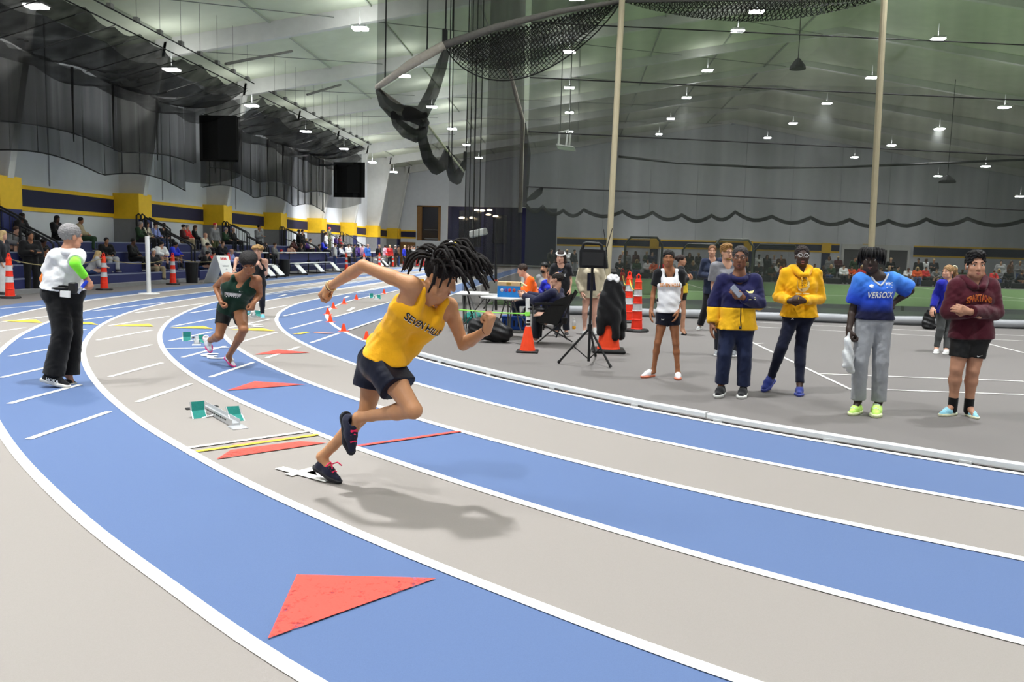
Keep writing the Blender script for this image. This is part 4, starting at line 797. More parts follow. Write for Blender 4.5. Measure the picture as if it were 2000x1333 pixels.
def mesh_of(name, VQ):
    V, Q = VQ; me = bpy.data.meshes.new(name); me.vertices.add(len(V)); me.vertices.foreach_set('co', V.astype(np.float32).ravel())
    me.loops.add(4 * len(Q)); me.loops.foreach_set('vertex_index', Q.astype(np.int32).ravel()); me.polygons.add(len(Q))
    me.polygons.foreach_set('loop_start', np.arange(0, 4 * len(Q), 4, dtype=np.int32)); me.polygons.foreach_set('use_smooth', np.ones(len(Q), bool)); me.update(); me.validate()
    return me
def part(name, VQ, m, parent, base):
    me = mesh_of(name, (VQ[0] - np.asarray(base), VQ[1])); o = bpy.data.objects.new(name, me); COL.objects.link(o); me.materials.append(m); o.parent = parent
    return o
def tri_part(name, mb, m, parent, base, smooth=True):
    me = bpy.data.meshes.new(name); v = np.array(mb.v) - np.asarray(base); me.from_pydata(v.tolist(), [], mb.f); me.update(); me.materials.append(m)
    if smooth: me.polygons.foreach_set('use_smooth', np.ones(len(me.polygons), bool))
    o = bpy.data.objects.new(name, me); COL.objects.link(o); o.parent = parent; return o
def skin_mat(c): return mat('skin_%d_%d_%d' % tuple(c), c, .5, .06, 18, .12, bscale=160, spec=.35)
def hand(w, d, nn, curl, s=1.0, thumb=1, k=.006):
    """palm, four unequal bent fingers and a thumb from the side of the palm; nn = way the palm faces"""
    d = un(d); nn = un(nn - d * (nn @ d)); b = np.cross(d, nn) * thumb; P = [cone(w - d * .01 * s, w + d * .04 * s, .026 * s, .027 * s, .015)]
    for i, (ln, kn) in enumerate(((.92, .083), (1.0, .086), (.95, .081), (.76, .073))):
        off = (1.5 - i) * .0205 * s; K = w + d * kn * s + b * off - nn * .004 * s
        P.append(cone(w + d * .02 * s + b * off * .7, K, .017 * s, .0135 * s, .012)); q = K; ang = 0
        for j, L in enumerate((.044, .027, .021)):
            ang += curl * (.62, .62, .45)[j] * (1 + .06 * i); e = q + (d * math.cos(ang) + nn * math.sin(ang)) * L * ln * s + b * off * .06
            P.append(cone(q, e, (.0118 - .0012 * j) * s, (.0108 - .0014 * j) * s, k)); q = e
    t0 = w + d * .02 * s + b * .022 * s + nn * .006 * s; t1 = t0 + un(d * .75 + b * .75 + nn * .35) * .042 * s
    t2 = t1 + un(d * (.9 - .25 * curl) + b * (.25 - .5 * curl) + nn * (.3 + .25 * curl)) * .032 * s; t3 = t2 + un(d * (.7 - .3 * curl) - b * (.1 + .35 * curl) + nn * .4) * .026 * s
    return P + [cone(t0, t1, .0165 * s, .014 * s, .01), cone(t1, t2, .0135 * s, .0115 * s, k), cone(t2, t3, .0115 * s, .009 * s, k)]
def frame(f, u):
    f = un(f); u = un(u - f * (u @ f)); r = np.cross(f, u); return r, f, u
def head_prims(c, f, u, s, face=True):
    r, f, u = frame(f, u); M = np.stack([r, f, u]); L = lambda x, y, z: c + s * (r * x + f * y + u * z)
    P = [ell(L(0, -.012, .035), A(.074, .094, .082) * s, M, .03), ell(L(0, .022, -.035), A(.060, .068, .082) * s, M, .03), cone(L(0, .062, -.094), L(0, .06, -.096), .023 * s, .023 * s, .03)]
    S = []
    if face:
        P += [cone(L(-.048, .045, -.075), L(.048, .045, -.075), .02 * s, .02 * s, .03), cone(L(0, .084, .012), L(0, .104, -.034), .009 * s, .0135 * s, .012), cone(L(-.012, .09, -.036), L(.012, .09, -.036), .0095 * s, .0095 * s, .008),
              cone(L(-.04, .074, .026), L(.04, .074, .026), .013 * s, .013 * s, .014), cone(L(-.017, .083, -.0655), L(.017, .083, -.0655), .0075 * s, .0075 * s, .008), cone(L(-.015, .081, -.076), L(.015, .081, -.076), .008 * s, .008 * s, .008)]
        for e in (-1, 1): P += [ell(L(e * .043, .058, -.028), A(.022, .022, .024) * s, M, .02), ell(L(e * .0745, -.008, -.008), A(.009, .021, .032) * s, M, .008)]
        S = [cone(L(e * .033, .1, .004), L(e * .03, .1, .004), .0155 * s, .0155 * s, .012) for e in (-1, 1)]
    return P, S
def face_parts(root, base, c, f, u, s, browc=(30, 24, 20), lipc=(150, 92, 84), glasses=None, mouth=0.0, lens_only=False):
    r, f, u = frame(f, u); L = lambda x, y, z: c + s * (r * x + f * y + u * z)
    for e in (-1, 1):
        b = MB(); cc = L(e * .0315, .0692, .004)
        b.lathe((0, 0, 0), [(.001, -.0125), (.009, -.009), (.0125, 0), (.009, .009), (.001, .0125)], 10); b.v = [tuple(cc + s * np.array(v)) for v in b.v]
        ey = tri_part('eye', b, mat('eye_white', (214, 208, 202), .3), root, base)
        b = MB(); b.lathe((0, 0, 0), [(.001, -.0062), (.0058, -.002), (.0058, .002), (.001, .0062)], 8); b.v = [tuple(cc + s * (f * .0085) + s * np.array(v)) for v in b.v]
        tri_part('iris', b, mat('iris_dark', (30, 22, 18), .2), ey, base).location = (0, 0, 0)
        tri_part('eyebrow', MB().tube([L(e * .016, .0875, .026), L(e * .034, .0855, .033), L(e * .05, .074, .027)], [.004 * s, .005 * s, .003 * s], 6), mat('brow_%d' % browc[0], browc, .9), root, base)
    tri_part('lips', MB().tube([L(-.023, .082, -.071), L(-.01, .0905, -.0665), L(0, .0915, -.068), L(.01, .0905, -.0665), L(.023, .082, -.071)], [.003 * s, .0055 * s, .006 * s, .0055 * s, .003 * s], 6).tube([L(-.02, .081, -.073 - .014 * mouth), L(0, .0895, -.078 - .02 * mouth), L(.02, .081, -.073 - .014 * mouth)], [.003 * s, .0068 * s, .003 * s], 6), mat('lips_%d' % lipc[0], lipc, .45), root, base)
    if mouth: tri_part('mouth', MB().tube([L(-.017, .083, -.073 - .006 * mouth), L(0, .089, -.073 - .009 * mouth), L(.017, .083, -.073 - .006 * mouth)], [.003 * s, .009 * s * mouth, .003 * s], 6), mat('mouth_dark', (50, 18, 18), .6), root, base)
    if glasses:
        b = MB()
        for e in (-1, 1):
            b.tube([L(e * .034 + .026 * math.cos(t), .099 - .008 * abs(math.cos(t)) , .004 + .021 * math.sin(t)) for t in np.linspace(0, 2 * math.pi, 13)[:-1]], .0032 * s, 5, closed=True).tube([L(e * .06, .092, .01), L(e * .076, .0, .008)], .0028 * s, 5)
        b.tube([L(-.009, .1, .006), L(.009, .1, .006)], .0028 * s, 5); tri_part('glasses', b, mat('frame_%d' % glasses[0], glasses, .3), root, base)
def hair_solid(style, c, f, u, s, vox, sh=None):
    r, f, u = frame(f, u); M = np.stack([r, f, u]); L = lambda x, y, z: c + s * (r * x + f * y + u * z)
    cap = ell(L(0, -.016, .042), A(.084, .104, .090) * s, M, .02); P = [cap]
    cut = [ell(L(0, .098, -.042), A(.073, .07, .118) * s, M, .01), ell(L(0, .03, -.12), A(.12, .10, .095) * s, M, .012)]
    w = lambda x, y, z: .005 * np.sin(x * 170 + 1.3 * np.sin(z * 90)) * np.sin(y * 160 + z * 40) + .003 * np.sin(z * 260 + 3 * np.sin(x * 60))
    if style == 'short': cut.append(cone(L(-.09, .02, -.06), L(.09, .02, -.06), .055 * s, .055 * s, .01))
    if style == 'quiff': w = lambda x, y, z: .008 * np.sin(x * 120 + 2 * np.sin(z * 80)) * np.sin(y * 110 + z * 60) + .004 * np.sin(z * 210 + 3 * np.sin(x * 60))
    if style == 'quiff': P += [ell(L(0, .045, .105), A(.062, .055, .038) * s, M, .03), ell(L(0, -.02, .1), A(.075, .08, .045) * s, M, .03)]; cut.append(cone(L(-.09, .02, -.06), L(.09, .02, -.06), .05 * s, .05 * s, .01))
    if style == 'afro': P = [ell(L(0, -.01, .075), A(.108, .115, .085) * s, M, .02), ell(L(0, .03, .085), A(.095, .09, .06) * s, M, .02), cap]; w = lambda x, y, z: .006 * np.sin(x * 150) * np.sin(y * 160) * np.sin(z * 155)
    if style == 'curls':
        P = [cap] + [ell(L(.085 * math.sin(a) * q, .085 * math.cos(a) * q + .01, .065 + .05 * (1 - q) + .012 * math.sin(5 * a)), A(.034, .034, .034) * s, M, .012) for q, n in ((1.0, 11), (.6, 7), (.1, 1)) for a in np.arange(n) * 2 * math.pi / n]
        w = lambda x, y, z: .006 * np.sin(x * 170 + z * 60) * np.sin(y * 150) * np.sin(z * 160)
    if style in ('long', 'pony', 'bun'): cut = [ell(L(0, .098, -.05), A(.064, .075, .112) * s, M, .012)]
    if style == 'long': P += chain([L(.05, -.03, .0), L(.072, -.035, -.1), L(.075, -.03, -.22)], [.05 * s, .045 * s, .03 * s], .03) + chain([L(-.05, -.03, .0), L(-.072, -.035, -.1), L(-.075, -.03, -.22)], [.05 * s, .045 * s, .03 * s], .03) + chain([L(0, -.06, 0), L(0, -.075, -.2)], [.06 * s, .05 * s], .03)
    if style == 'pony': P += chain([L(0, -.1, .06), L(0, -.15, .05), L(0, -.17, -.03), L(0, -.16, -.13)], [.03 * s, .04 * s, .04 * s, .015 * s], .02); cut.append(cone(L(-.09, .0, -.1), L(.09, .0, -.1), .06 * s, .06 * s, .01))
    if style == 'bun': P += [ell(L(0, -.12, .05), A(.045, .04, .045) * s, M, .02)]; cut.append(cone(L(-.09, .0, -.1), L(.09, .0, -.1), .06 * s, .06 * s, .01))
    if style == 'ring': cut += [ell(L(0, .02, .15), A(.064, .10, .09) * s, M, .012), cone(L(-.09, .05, -.04), L(.09, .05, -.04), .06 * s, .06 * s, .01)]
    return solid(P, vox, cut, (), w)
# one shoe shape, reused with its own materials
def make_shoe():
    up = [cone((0, -.045, .045), (0, .05, .046), .036, .038, .03), cone((0, .05, .044), (0, .155, .030), .041, .027, .03), cone((0, -.03, .05), (0, -.022, .10), .036, .036, .03), cone((0, .01, .075), (0, .07, .058), .026, .03, .03)]
    so = [cone((0, -.055, .02), (0, .03, .02), .041, .038, .03), cone((0, .03, .02), (0, .10, .02), .038, .047, .03), cone((0, .10, .02), (0, .165, .022), .047, .033, .03), cone((0, -.06, .03), (0, -.04, .03), .04, .04, .02)]
    a = solid(up, .006, [cone((0, -.028, .14), (0, -.024, .085), .028, .026, .006)], [(A(0, 0, .02), A(0, 0, -1)), (A(0, 0, .104), A(0, -.25, 1))])
    b = solid(so, .006, (), [(A(0, 0, 0), A(0, 0, -1)), (A(0, 0, .032), A(0, 0, 1))])
    lc = MB()
    for i in range(4): y = .03 + i * .022; z = .098 - i * .0088; lc.tube([(-.024, y, z - .004), (0, y + .006, z + .006), (.024, y + .012, z - .004)], .0055, 5).tube([(.024, y, z - .004), (0, y + .008, z + .007), (-.024, y + .014, z - .004)], .0055, 5)
    return mesh_of('shoe', a), mesh_of('shoe_sole', b), lc
SHOE_UP, SHOE_SOLE, LACES = make_shoe()
LACE_ME = bpy.data.meshes.new('laces'); LACE_ME.from_pydata(LACES.v, [], LACES.f)
def shoe(root, base, heel, toe, up, cu, cs, cl=None, s=1.0):
    """heel and toe on the bottom of the sole"""
    heel, toe = np.asarray(heel, float), np.asarray(toe, float); r, f, u = frame(toe - heel, up); o3 = heel + f * .095 * s
    M = Matrix(((r[0] * s, f[0] * s, u[0] * s, o3[0] - base[0]), (r[1] * s, f[1] * s, u[1] * s, o3[1] - base[1]), (r[2] * s, f[2] * s, u[2] * s, o3[2] - base[2]), (0, 0, 0, 1)))
    o = bpy.data.objects.new('shoe', SHOE_UP); COL.objects.link(o); o.parent = root; o.matrix_basis = M
    if not SHOE_UP.materials: SHOE_UP.materials.append(None); SHOE_SOLE.materials.append(None); LACE_ME.materials.append(None)
    recolour(o, cloth(cu)); q = bpy.data.objects.new('sole', SHOE_SOLE); COL.objects.link(q); q.parent = o; recolour(q, mat('sole_%d_%d_%d' % tuple(cs), cs, .6, .05, 40))
    if cl is not None: q = bpy.data.objects.new('laces', LACE_ME); COL.objects.link(q); q.parent = o; recolour(q, cloth(cl))
    return o
def lerp(a, b, t): return a + (b - a) * t
def torso(J, o=0.0, w=1.0, d=1.0, girdle=True, belly=1.0, k=.026):
    C = (J['shR'] + J['shL']) / 2; Hc = (J['hipR'] + J['hipL']) / 2; up = un(C - Hc); rs = un(J['shR'] - J['shL']); rh = un(J['hipR'] - J['hipL']); fw = un(np.cross(up, rs)); a = np.linalg.norm(J['shR'] - J['shL']) / 2; s = J.get('s', 1.0)
    Cc = lerp(C, Hc, .27) + fw * .012; Bc = lerp(C, Hc, .63) + fw * .008; wc = (a - .085 * s); r1, r2, r3 = .098 * s * d + o, .088 * s * d * belly + o, .102 * s * d + o
    P = [cone(Cc + rs * wc * w, Cc - rs * wc * w, r1, r1, k), cone(Bc + rs * .062 * w * s * belly, Bc - rs * .062 * w * s * belly, r2, r2, k), cone(Hc + rh * .068 * s * w + up * .02, Hc - rh * .068 * s * w + up * .02, r3, r3, k)]
    for e in (-1, 1): P += [cone(Cc + e * rs * wc * w, Bc + e * rs * .06 * s * w * belly, r1 * .97, r2, k), cone(Bc + e * rs * .06 * s * w * belly, Hc + e * rh * .066 * s * w, r2, r3, k)]
    if girdle:
        for e, q in ((1, 'shR'), (-1, 'shL')): P += [cone(C + e * rs * .04 + up * .030 * s, J[q] - e * rs * .012, .036 * s + o, .048 * s + o, .03), cone(Cc + e * rs * wc, J[q] - e * rs * .015, .075 * s + o, .050 * s + o, k)]
    return P, dict(C=C, Hc=Hc, up=up, rs=rs, rh=rh, fw=fw, a=a, Cc=Cc, Bc=Bc, s=s)
def build(label, J, o):
    """J joints in metres; o options -> top-level body mesh with clothing, hair and shoes as parts"""
    s = J.setdefault('s', 1.0); vox = o.get('vox', .009); base = J['base']; w, d = o.get('w', 1.0), o.get('d', 1.0); li = o.get('limb', 1.0)
    T, t = torso(J, 0, w, d, True, o.get('belly', 1.0)); hs = o.get('hs', 1.0) * s; hf, hu = J['hf'], J.get('hu', A(0, 0, 1)); hc = J['head']
    r_, f_, u_ = frame(hf, hu); nb = hc - u_ * .075 * hs - f_ * .02 * hs
    P = T + [cone(t['C'] - t['up'] * .01, nb, .058 * s * li, .05 * s * li, .03)] + [cone(t['C'] + e * t['rs'] * .05 + t['up'] * .03 * s, lerp(t['C'], nb, .7), .04 * s, .035 * s, .04) for e in (-1, 1)]
    hp, S = head_prims(hc, hf, hu, hs, o.get('face', True)); P += hp
    for q in 'RL':
        sh, el_, wr = J['sh' + q], J['el' + q], J['wr' + q]; m1 = lerp(sh, el_, .4)
        P += [cone(sh, m1, .050 * s * li, .046 * s * li, .03), cone(m1, el_, .046 * s * li, .037 * s * li, .015), cone(el_, lerp(el_, wr, .3), .038 * s * li, .041 * s * li, .012), cone(lerp(el_, wr, .3), wr, .041 * s * li, .0265 * s * li, .012)]
        if o.get('hands', True):
            hd = J.get('hd' + q); hd = un(wr - el_) if hd is None else hd; pn = J.get('pn' + q); pn = -t['rs'] * (1 if q == 'R' else -1) if pn is None else pn
            P += hand(wr, hd, pn, J.get('cu' + q, .5), s * o.get('hand_s', 1.0), J.get('th' + q, 1 if q == 'R' else -1))
        else: P += [cone(wr, wr + un(wr - el_) * .11 * s, .028 * s, .024 * s, .01)]
        hp_, kn, an = J['hip' + q], J['kn' + q], J['an' + q]; bk = un(np.cross(kn - hp_, t['rs'])); bk = bk if bk @ t['fw'] < 0 else -bk
        P += [cone(hp_, lerp(hp_, kn, .45), .088 * s * li, .076 * s * li, .04), cone(lerp(hp_, kn, .45), kn, .076 * s * li, .054 * s * li, .02), cone(kn, lerp(kn, an, .3) + bk * .008 * s, .051 * s * li, .054 * s * li, .02), cone(lerp(kn, an, .3) + bk * .008 * s, lerp(kn, an, .75), .053 * s * li, .036 * s * li, .02), cone(lerp(kn, an, .75), an, .036 * s * li, .036 * s, .02)]
        to = J.get('to' + q); he = J.get('he' + q)
        if to is not None: P += [cone(an, lerp(he, to, .62) + un(an - he) * .03, .033 * s, .024 * s, .02)]
    root = bpy.data.objects.new('person', mesh_of('person', (lambda VQ: (VQ[0] - base, VQ[1]))(solid(P, vox, S)))); COL.objects.link(root); root.location = base; root.data.materials.append(skin_mat(o['skin'])); tagged(root, label, 'person', o.get('group'))
    cv = o.get('cvox', vox); wr_amp = o.get('wrinkle', .004) * .6; ph = o.get('phase', 0.0)
    wk = lambda x, y, z: wr_amp * (np.sin(38 * z + 26 * x + 21 * y + 1.7 * np.sin(9 * x + 13 * z) + ph) * np.sin(19 * x - 14 * y + 6 * z) + .55 * np.sin(70 * z - 61 * x + 47 * y + 2.2 * np.sin(21 * z + 11 * y) + 2 * ph) * np.sin(14 * x + 9 * z))
    tp = o.get('top')
    if tp:
        ty, off = tp['type'], tp.get('off', .014); girdle = ty != 'tank'; hem = tp.get('hem', -.02)     # hem below hip centre along the spine
        Pt, q = torso(J, off, w * tp.get('w', 1.0), d, girdle, o.get('belly', 1.0) * tp.get('belly', 1.0)); sub = []
        ha = q['Hc'] + q['up'] * hem; rr = .108 * s * d + off + tp.get('flare', 0.0)
        for e in (-1, 1): Pt += [flat(q['Bc'] + e * q['rs'] * .06 * s * w, ha + e * q['rh'] * .075 * s * w * tp.get('w', 1), .09 * s * d + off, rr, .03)]
        sub = [cone(q['C'] + q['up'] * .05 * s + q['fw'] * tp.get('vn', .045), nb + q['fw'] * .05, tp.get('neck', .062) * s, .085 * s, .01)]
        clips = [(ha, -q['up'])]
        if ty == 'tank':
            sub.append(cone(q['C'] + q['up'] * .04 + q['fw'] * .05, q['C'] + q['fw'] * .13 - q['up'] * tp.get('scoop', .045) * s, .062 * s, .058 * s, .01))
            for e, z in ((1, 'R'), (-1, 'L')):
                c0 = q['C'] + e * q['rs'] * q['a'] * .50 + q['up'] * (.030 * s); st = tp.get('strap', .026)
                Pt += chain([q['Cc'] + e * q['rs'] * q['a'] * .46 + q['fw'] * (.075 * s) + q['up'] * .03, c0 + q['fw'] * .035 * s, c0 - q['fw'] * .03 * s, q['Cc'] + e * q['rs'] * q['a'] * .40 - q['fw'] * .08 * s], [st + .012, st, st, st + .014], .02)
                sub += [cone(J['sh' + z] + q['fw'] * .03 + e * q['rs'] * .02 + q['up'] * .02, J['sh' + z] - q['up'] * .10 * s + e * q['rs'] * .045, .066 * s, .056 * s, .01)]
        else:
            fr = tp.get('sleeve', .6)
            for z in 'RL':
                sh, el_, wr = J['sh' + z], J['el' + z], J['wr' + z]; so_ = off + tp.get('sl', .006)
                if fr <= 1: Pt.append(flat(sh, lerp(sh, el_, fr), .054 * s * li + so_, .048 * s * li + so_ + tp.get('sfl', .008), .03))
                else: Pt += [cone(sh, el_, .052 * s * li + so_, .044 * s * li + so_, .018), flat(el_, lerp(el_, wr, fr - 1), .046 * s * li + so_, .034 * s * li + so_ * .8, .012)]
        ex = tp.get('extra')
        if ex: Pt += ex(q)
        VQ = solid(Pt, cv, sub, clips, wk)
        if tp.get('split'):                                 # two coloured panels
            c, nn = tp['split'][0](q), tp['split'][1](q)
            root['__top'] = 0; a1 = solid(Pt, cv, sub, clips + [(c, nn)], wk); a2 = solid(Pt, cv, sub, clips + [(c, -nn)], wk)
            o1 = part(tp.get('name', 'shirt'), a1, tp['m'], root, base); o2 = part(tp.get('name2', 'lower_panel'), a2, tp['m2'], root, base); o['_top'] = VQ
            del root['__top']
        else: o['_top_ob'] = part(tp.get('name', 'shirt'), VQ, tp['m'], root, base); o['_top'] = VQ
        o['_q'] = q
    bt = o.get('bottom')
    if bt:
        off = bt.get('off', .014); fr = bt.get('len', .5); ws = t['Hc'] + t['up'] * bt.get('rise', .09); Pb = []
        rr = .104 * s * d + off
        Pb += [cone(t['Hc'] + t['rh'] * .072 * s * w, t['Hc'] - t['rh'] * .072 * s * w, rr, rr, .03), cone(lerp(t['Bc'], t['Hc'], .35) + t['rh'] * .062 * w * s, lerp(t['Bc'], t['Hc'], .35) - t['rh'] * .062 * w * s, .09 * s * d * o.get('belly', 1) + off, .09 * s * d * o.get('belly', 1) + off, .05)]
        for z in 'RL':
            hp_, kn, an = J['hip' + z], J['kn' + z], J['an' + z]; fl = bt.get('flare', .0)
            if fr <= 1: Pb += [flat(hp_, lerp(hp_, kn, fr), .090 * s * li + off, (.088 - .03 * fr) * s * li + off + fl, .03)]
            else: Pb += [cone(hp_, kn, .088 * s * li + off, .056 * s * li + off + fl * .3, .03), flat(kn, lerp(kn, an, fr - 1), .054 * s * li + off + fl * .3, .037 * s * li + off + fl, .02)]
            if fr > 1.2: Pb += [cone(lerp(kn, an, .05), lerp(kn, an, .4) , .054 * s * li + off, .056 * s * li + off, .02)]
        o['_bot'] = solid(Pb, cv, (), [(ws, t['up'])], (lambda x, y, z: .6 * wk(x, y, z))); o['_bot_ob'] = part(bt.get('name', 'shorts'), o['_bot'], bt['m'], root, base)
    hr = o.get('hair')
    if hr:
        part('hair', hair_solid(hr[0], hc, hf, hu, hs, min(vox, .008) if vox < .015 else vox * .8), mat('hair_%d_%d_%d' % tuple(hr[1]), hr[1], .65, .2 if hr[1][0] < 90 else .07, 60, .6, bscale=120, spec=.3), root, base)
    if o.get('face', True): face_parts(root, base, hc, hf, hu, hs, o.get('brow', (32, 26, 22)), o.get('lips', (150, 92, 84)), o.get('glasses'), o.get('mouth', 0))
    shs = o.get('shoes')
    if shs:
        for z in 'RL':
            if J.get('he' + z) is not None: shoe(root, base, J['he' + z], J['to' + z], J.get('su' + z, A(0, 0, 1)), *shs, s=np.linalg.norm(J['to' + z] - J['he' + z]) / .285)
    o['_t'] = t
    return root
def print_on(root, base, VQ, body, centre, right, up, size, m, name='lettering', off=.004, sx=1.0, arch=0.0, **kw):
    """flat lettering laid onto the cloth surface"""
    tv, tf = text_mesh(body, 1.0, **kw)
    if arch: hw = np.abs(tv[:, 0]).max(); tv[:, 1] = tv[:, 1] * (1 + arch * .5 * (1 - (tv[:, 0] / hw) ** 2)) + arch * (1 - (tv[:, 0] / hw) ** 2)
    right, up = un(right), un(up); nn = un(np.cross(right, up)); bvh = BVHTree.FromPolygons(VQ[0].tolist(), VQ[1].tolist())
    return lay(root, base, bvh, tv[:, :2] * A(sx, 1) * size, tf, centre, right, up, nn, m, name, off)
def lay(root, base, bvh, pts, faces, centre, right, up, nn, m, name, off=.004):
    out = []
    for p in pts:
        q = centre + right * p[0] + up * p[1]; h = bvh.ray_cast(Vector(q + nn * .3), Vector(-nn), .6)
        out.append(np.array(h[0]) + nn * off if h[0] is not None else q)
    b = MB(); b.v = [tuple(x) for x in out]; b.f = [tuple(f) for f in faces]
    return tri_part(name, b, m, root, base, False)
def emblem(root, VQ, base, pts, centre, right, up, m, name, off=.005):
    right, up = un(right), un(up); bvh = BVHTree.FromPolygons(VQ[0].tolist(), VQ[1].tolist())
    return lay(root, base, bvh, np.array(pts), [tuple(range(len(pts)))], centre, right, up, un(np.cross(right, up)), m, name, off)
SWOOSH = [(-.5, .02), (-.42, -.14), (-.28, -.17), (.5, .2), (-.2, -.04), (-.36, -.04), (-.44, .12)]
# ------------------------------------------------------------------ the runner in the yellow singlet
P0 = G(648, 948); ang = math.radians(24); rd = A(math.cos(ang), -math.sin(ang), 0); rn = A(math.sin(ang), math.cos(ang), 0)   # running direction, away from the camera
def SP(u, v, o):
    r = ray(u, v); return EYE + r * (((P0 - EYE) @ rn - o) / (r @ rn))
J = dict(base=A(P0[0], P0[1], 0), shR=SP(801, 556, .165), elR=SP(709, 519, .26), wrR=SP(645, 560, .13), shL=SP(878, 600, -.16), elL=SP(905, 674, -.2), wrL=SP(951, 645, -.13),
         hipR=SP(748, 712, .085), knR=SP(808, 802, .14), anR=SP(700, 816, .05), hipL=SP(735, 706, -.085), knL=SP(716, 806, -.05), anL=SP(629, 893, -.03))
J['heL'] = SP(613, 915, -.03); J['toL'] = SP(664, 951, -.03); J['toL'][2] = max(J['toL'][2], .004)
J['suL'] = un(A(0, 0, 1) * 1 + rd * .55)
J['heR'] = SP(671, 806, .05); J['toR'] = SP(684, 888, .06); J['suR'] = un(rd * 1 + A(0, 0, .25) - rn * .35)
J['head'] = SP(860, 538, .0); J['hf'] = un(A(1, -.22, -.5)); J['hu'] = un(rd * .45 + A(0, 0, 1))
J['hdR'] = un(SP(612, 588, .1) - J['wrR']); J['pnR'] = un(A(.5, .2, -.6)); J['cuR'] = 1.85; J['thR'] = 1
J['hdL'] = un(SP(962, 606, -.12) - J['wrL']); J['pnL'] = un(-rd * .35 + A(-.5, .35, 0)); J['cuL'] = 2.0
m_singlet = cloth((240, 174, 26), 'yellow_singlet'); m_nshort = mat('navy_shorts', (14, 17, 34), .5, .07, 12, .3, bscale=24, spec=.22)
SKIN = (186, 134, 94)
ro = dict(skin=SKIN, vox=.0062, limb=.93, w=.95, d=.95, hs=1.07, top=dict(type='tank', m=m_singlet, name='singlet', off=.012, hem=.06, flare=.04, neck=.07, vn=.03, strap=.024), bottom=dict(name='running_shorts', m=m_nshort, len=.50, off=.032, flare=.022, rise=.14),
          shoes=((32, 34, 52), (26, 26, 32), (236, 40, 92)), brow=(22, 18, 16), lips=(150, 88, 78), wrinkle=.005)
runner = build('runner in a yellow singlet and navy shorts sprinting out of the bend, dreadlocks flying', J, ro)
base = J['base']; q = ro['_q']; tx = un(lerp(q['rs'], q['rs'], 0)) 
rt = -q['rs']; up_ = q['up']                        # letters read from the wearer's right to left
cen = q['Cc'] + q['fw'] * .1 + q['up'] * .012 + rt * .0
m_blackp = mat('black_print', (20, 20, 26), .6); m_whitepr = mat('white_print', (236, 236, 232), .6); m_edgepr = mat('white_edge_print', (240, 236, 220), .6)  # black and white prints, and the white edge around the letters
print_on(runner, base, ro['_top'], 'SEVEN HILLS', cen + up_ * -.004 + rt * .003, rt, up_, .066, m_edgepr, 'lettering_edge', .004, .86, bold=.022)
print_on(runner, base, ro['_top'], 'SEVEN HILLS', cen, rt, up_, .066, m_blackp, 'lettering', .0055, .86, bold=.012)
bvh_s = None
# dreadlocks
r_, f_, u_ = frame(J['hf'], J['hu']); hc = J['head']; HL = lambda x, y, z: hc + 1.07 * (r_ * x + f_ * y + u_ * z)
m_dread = mat('dreadlock_hair', (24, 19, 17), .75, .25, 90, .7, bscale=160, spec=.25)
part('hair', hair_solid('afro', hc - u_ * .012, J['hf'], J['hu'], .93, .007), m_dread, runner, base)
rg = np.random.default_rng(11); db = MB(); nd = 0
Pd = lambda u, v, o: SP(u, v, o)
for i in range(96):
    a = rg.uniform(0, 2 * math.pi); el_ = rg.uniform(.15, 1.35); root_p = HL(.088 * math.cos(a) * math.cos(el_ * .9), -.012 + .1 * math.sin(a) * math.cos(el_ * .9), .05 + .088 * math.sin(el_))
    out = un(root_p - hc); side = out @ rd
    fling = un(rd * (1.2 if side > -.1 else -1.1) + out * A(.9, .9, .45) + A(0, 0, (-.22 if side > -.1 else -.42) + rg.uniform(-.35, .2)) + rn * rg.uniform(-.35, .35))
    L = rg.uniform(.14, .235) * (1.0 if side > -.1 else .72); p1 = root_p + out * .03 + fling * L * .35; p2 = root_p + out * .025 + fling * L * .72 + A(0, 0, -.012 * (1 if side > 0 else 2)); p3_ = root_p + fling * L + A(0, 0, -.05 - .03 * rg.random())
    pts = [root_p, p1, p2, p3_]; cc = [.5 * ((2 * pts[1]) + (pts[2] - pts[0]) * t_ + (2 * pts[0] - 5 * pts[1] + 4 * pts[2] - pts[3]) * t_ ** 2 + (3 * pts[1] - pts[0] - 3 * pts[2] + pts[3]) * t_ ** 3) for t_ in (0, .25, .5, .75)]
    path = [root_p, lerp(root_p, p1, .5) + out * .006] + cc + [p2, lerp(p2, p3_, .5), p3_]
    rr = rg.uniform(.0065, .0095); db.tube(path, [rr * (1 + .12 * math.sin(3.1 * k + i)) * (1 if k < len(path) - 1 else .5) for k in range(len(path))], 6)
for (u0, v0, u1, v1, u2, v2, o) in ((868, 505, 866, 540, 858, 562, .10), (880, 512, 880, 545, 874, 560, .08), (895, 520, 905, 550, 917, 575, .02), (884, 500, 890, 530, 892, 552, .06), (905, 520, 921, 545, 930, 568, -.02), (850, 520, 846, 552, 836, 572, .11), (900, 512, 912, 538, 926, 556, .0), (858, 500, 852, 535, 848, 556, .11), (872, 500, 868, 530, 866, 548, .11)):
    db.tube([SP(u0, v0, o), SP((u0 + u1) / 2 + 1, (v0 + v1) / 2, o + .012), SP(u1, v1, o + .012), SP(u2, v2, o)], [.008, .009, .008, .005], 6)
dl = tri_part('dreadlocks', db, m_dread, runner, base)
for (u, v, c) in ((878, 473, (236, 236, 234)), (886, 476, (226, 206, 60))):
    p = SP(u, v, .03); tri_part('hair_tie', MB().tube([p + A(0, 0, -.012), p + rd * .016 + A(0, 0, .0)], .012, 8), mat('tie_%d' % c[2], c, .5), runner, base)
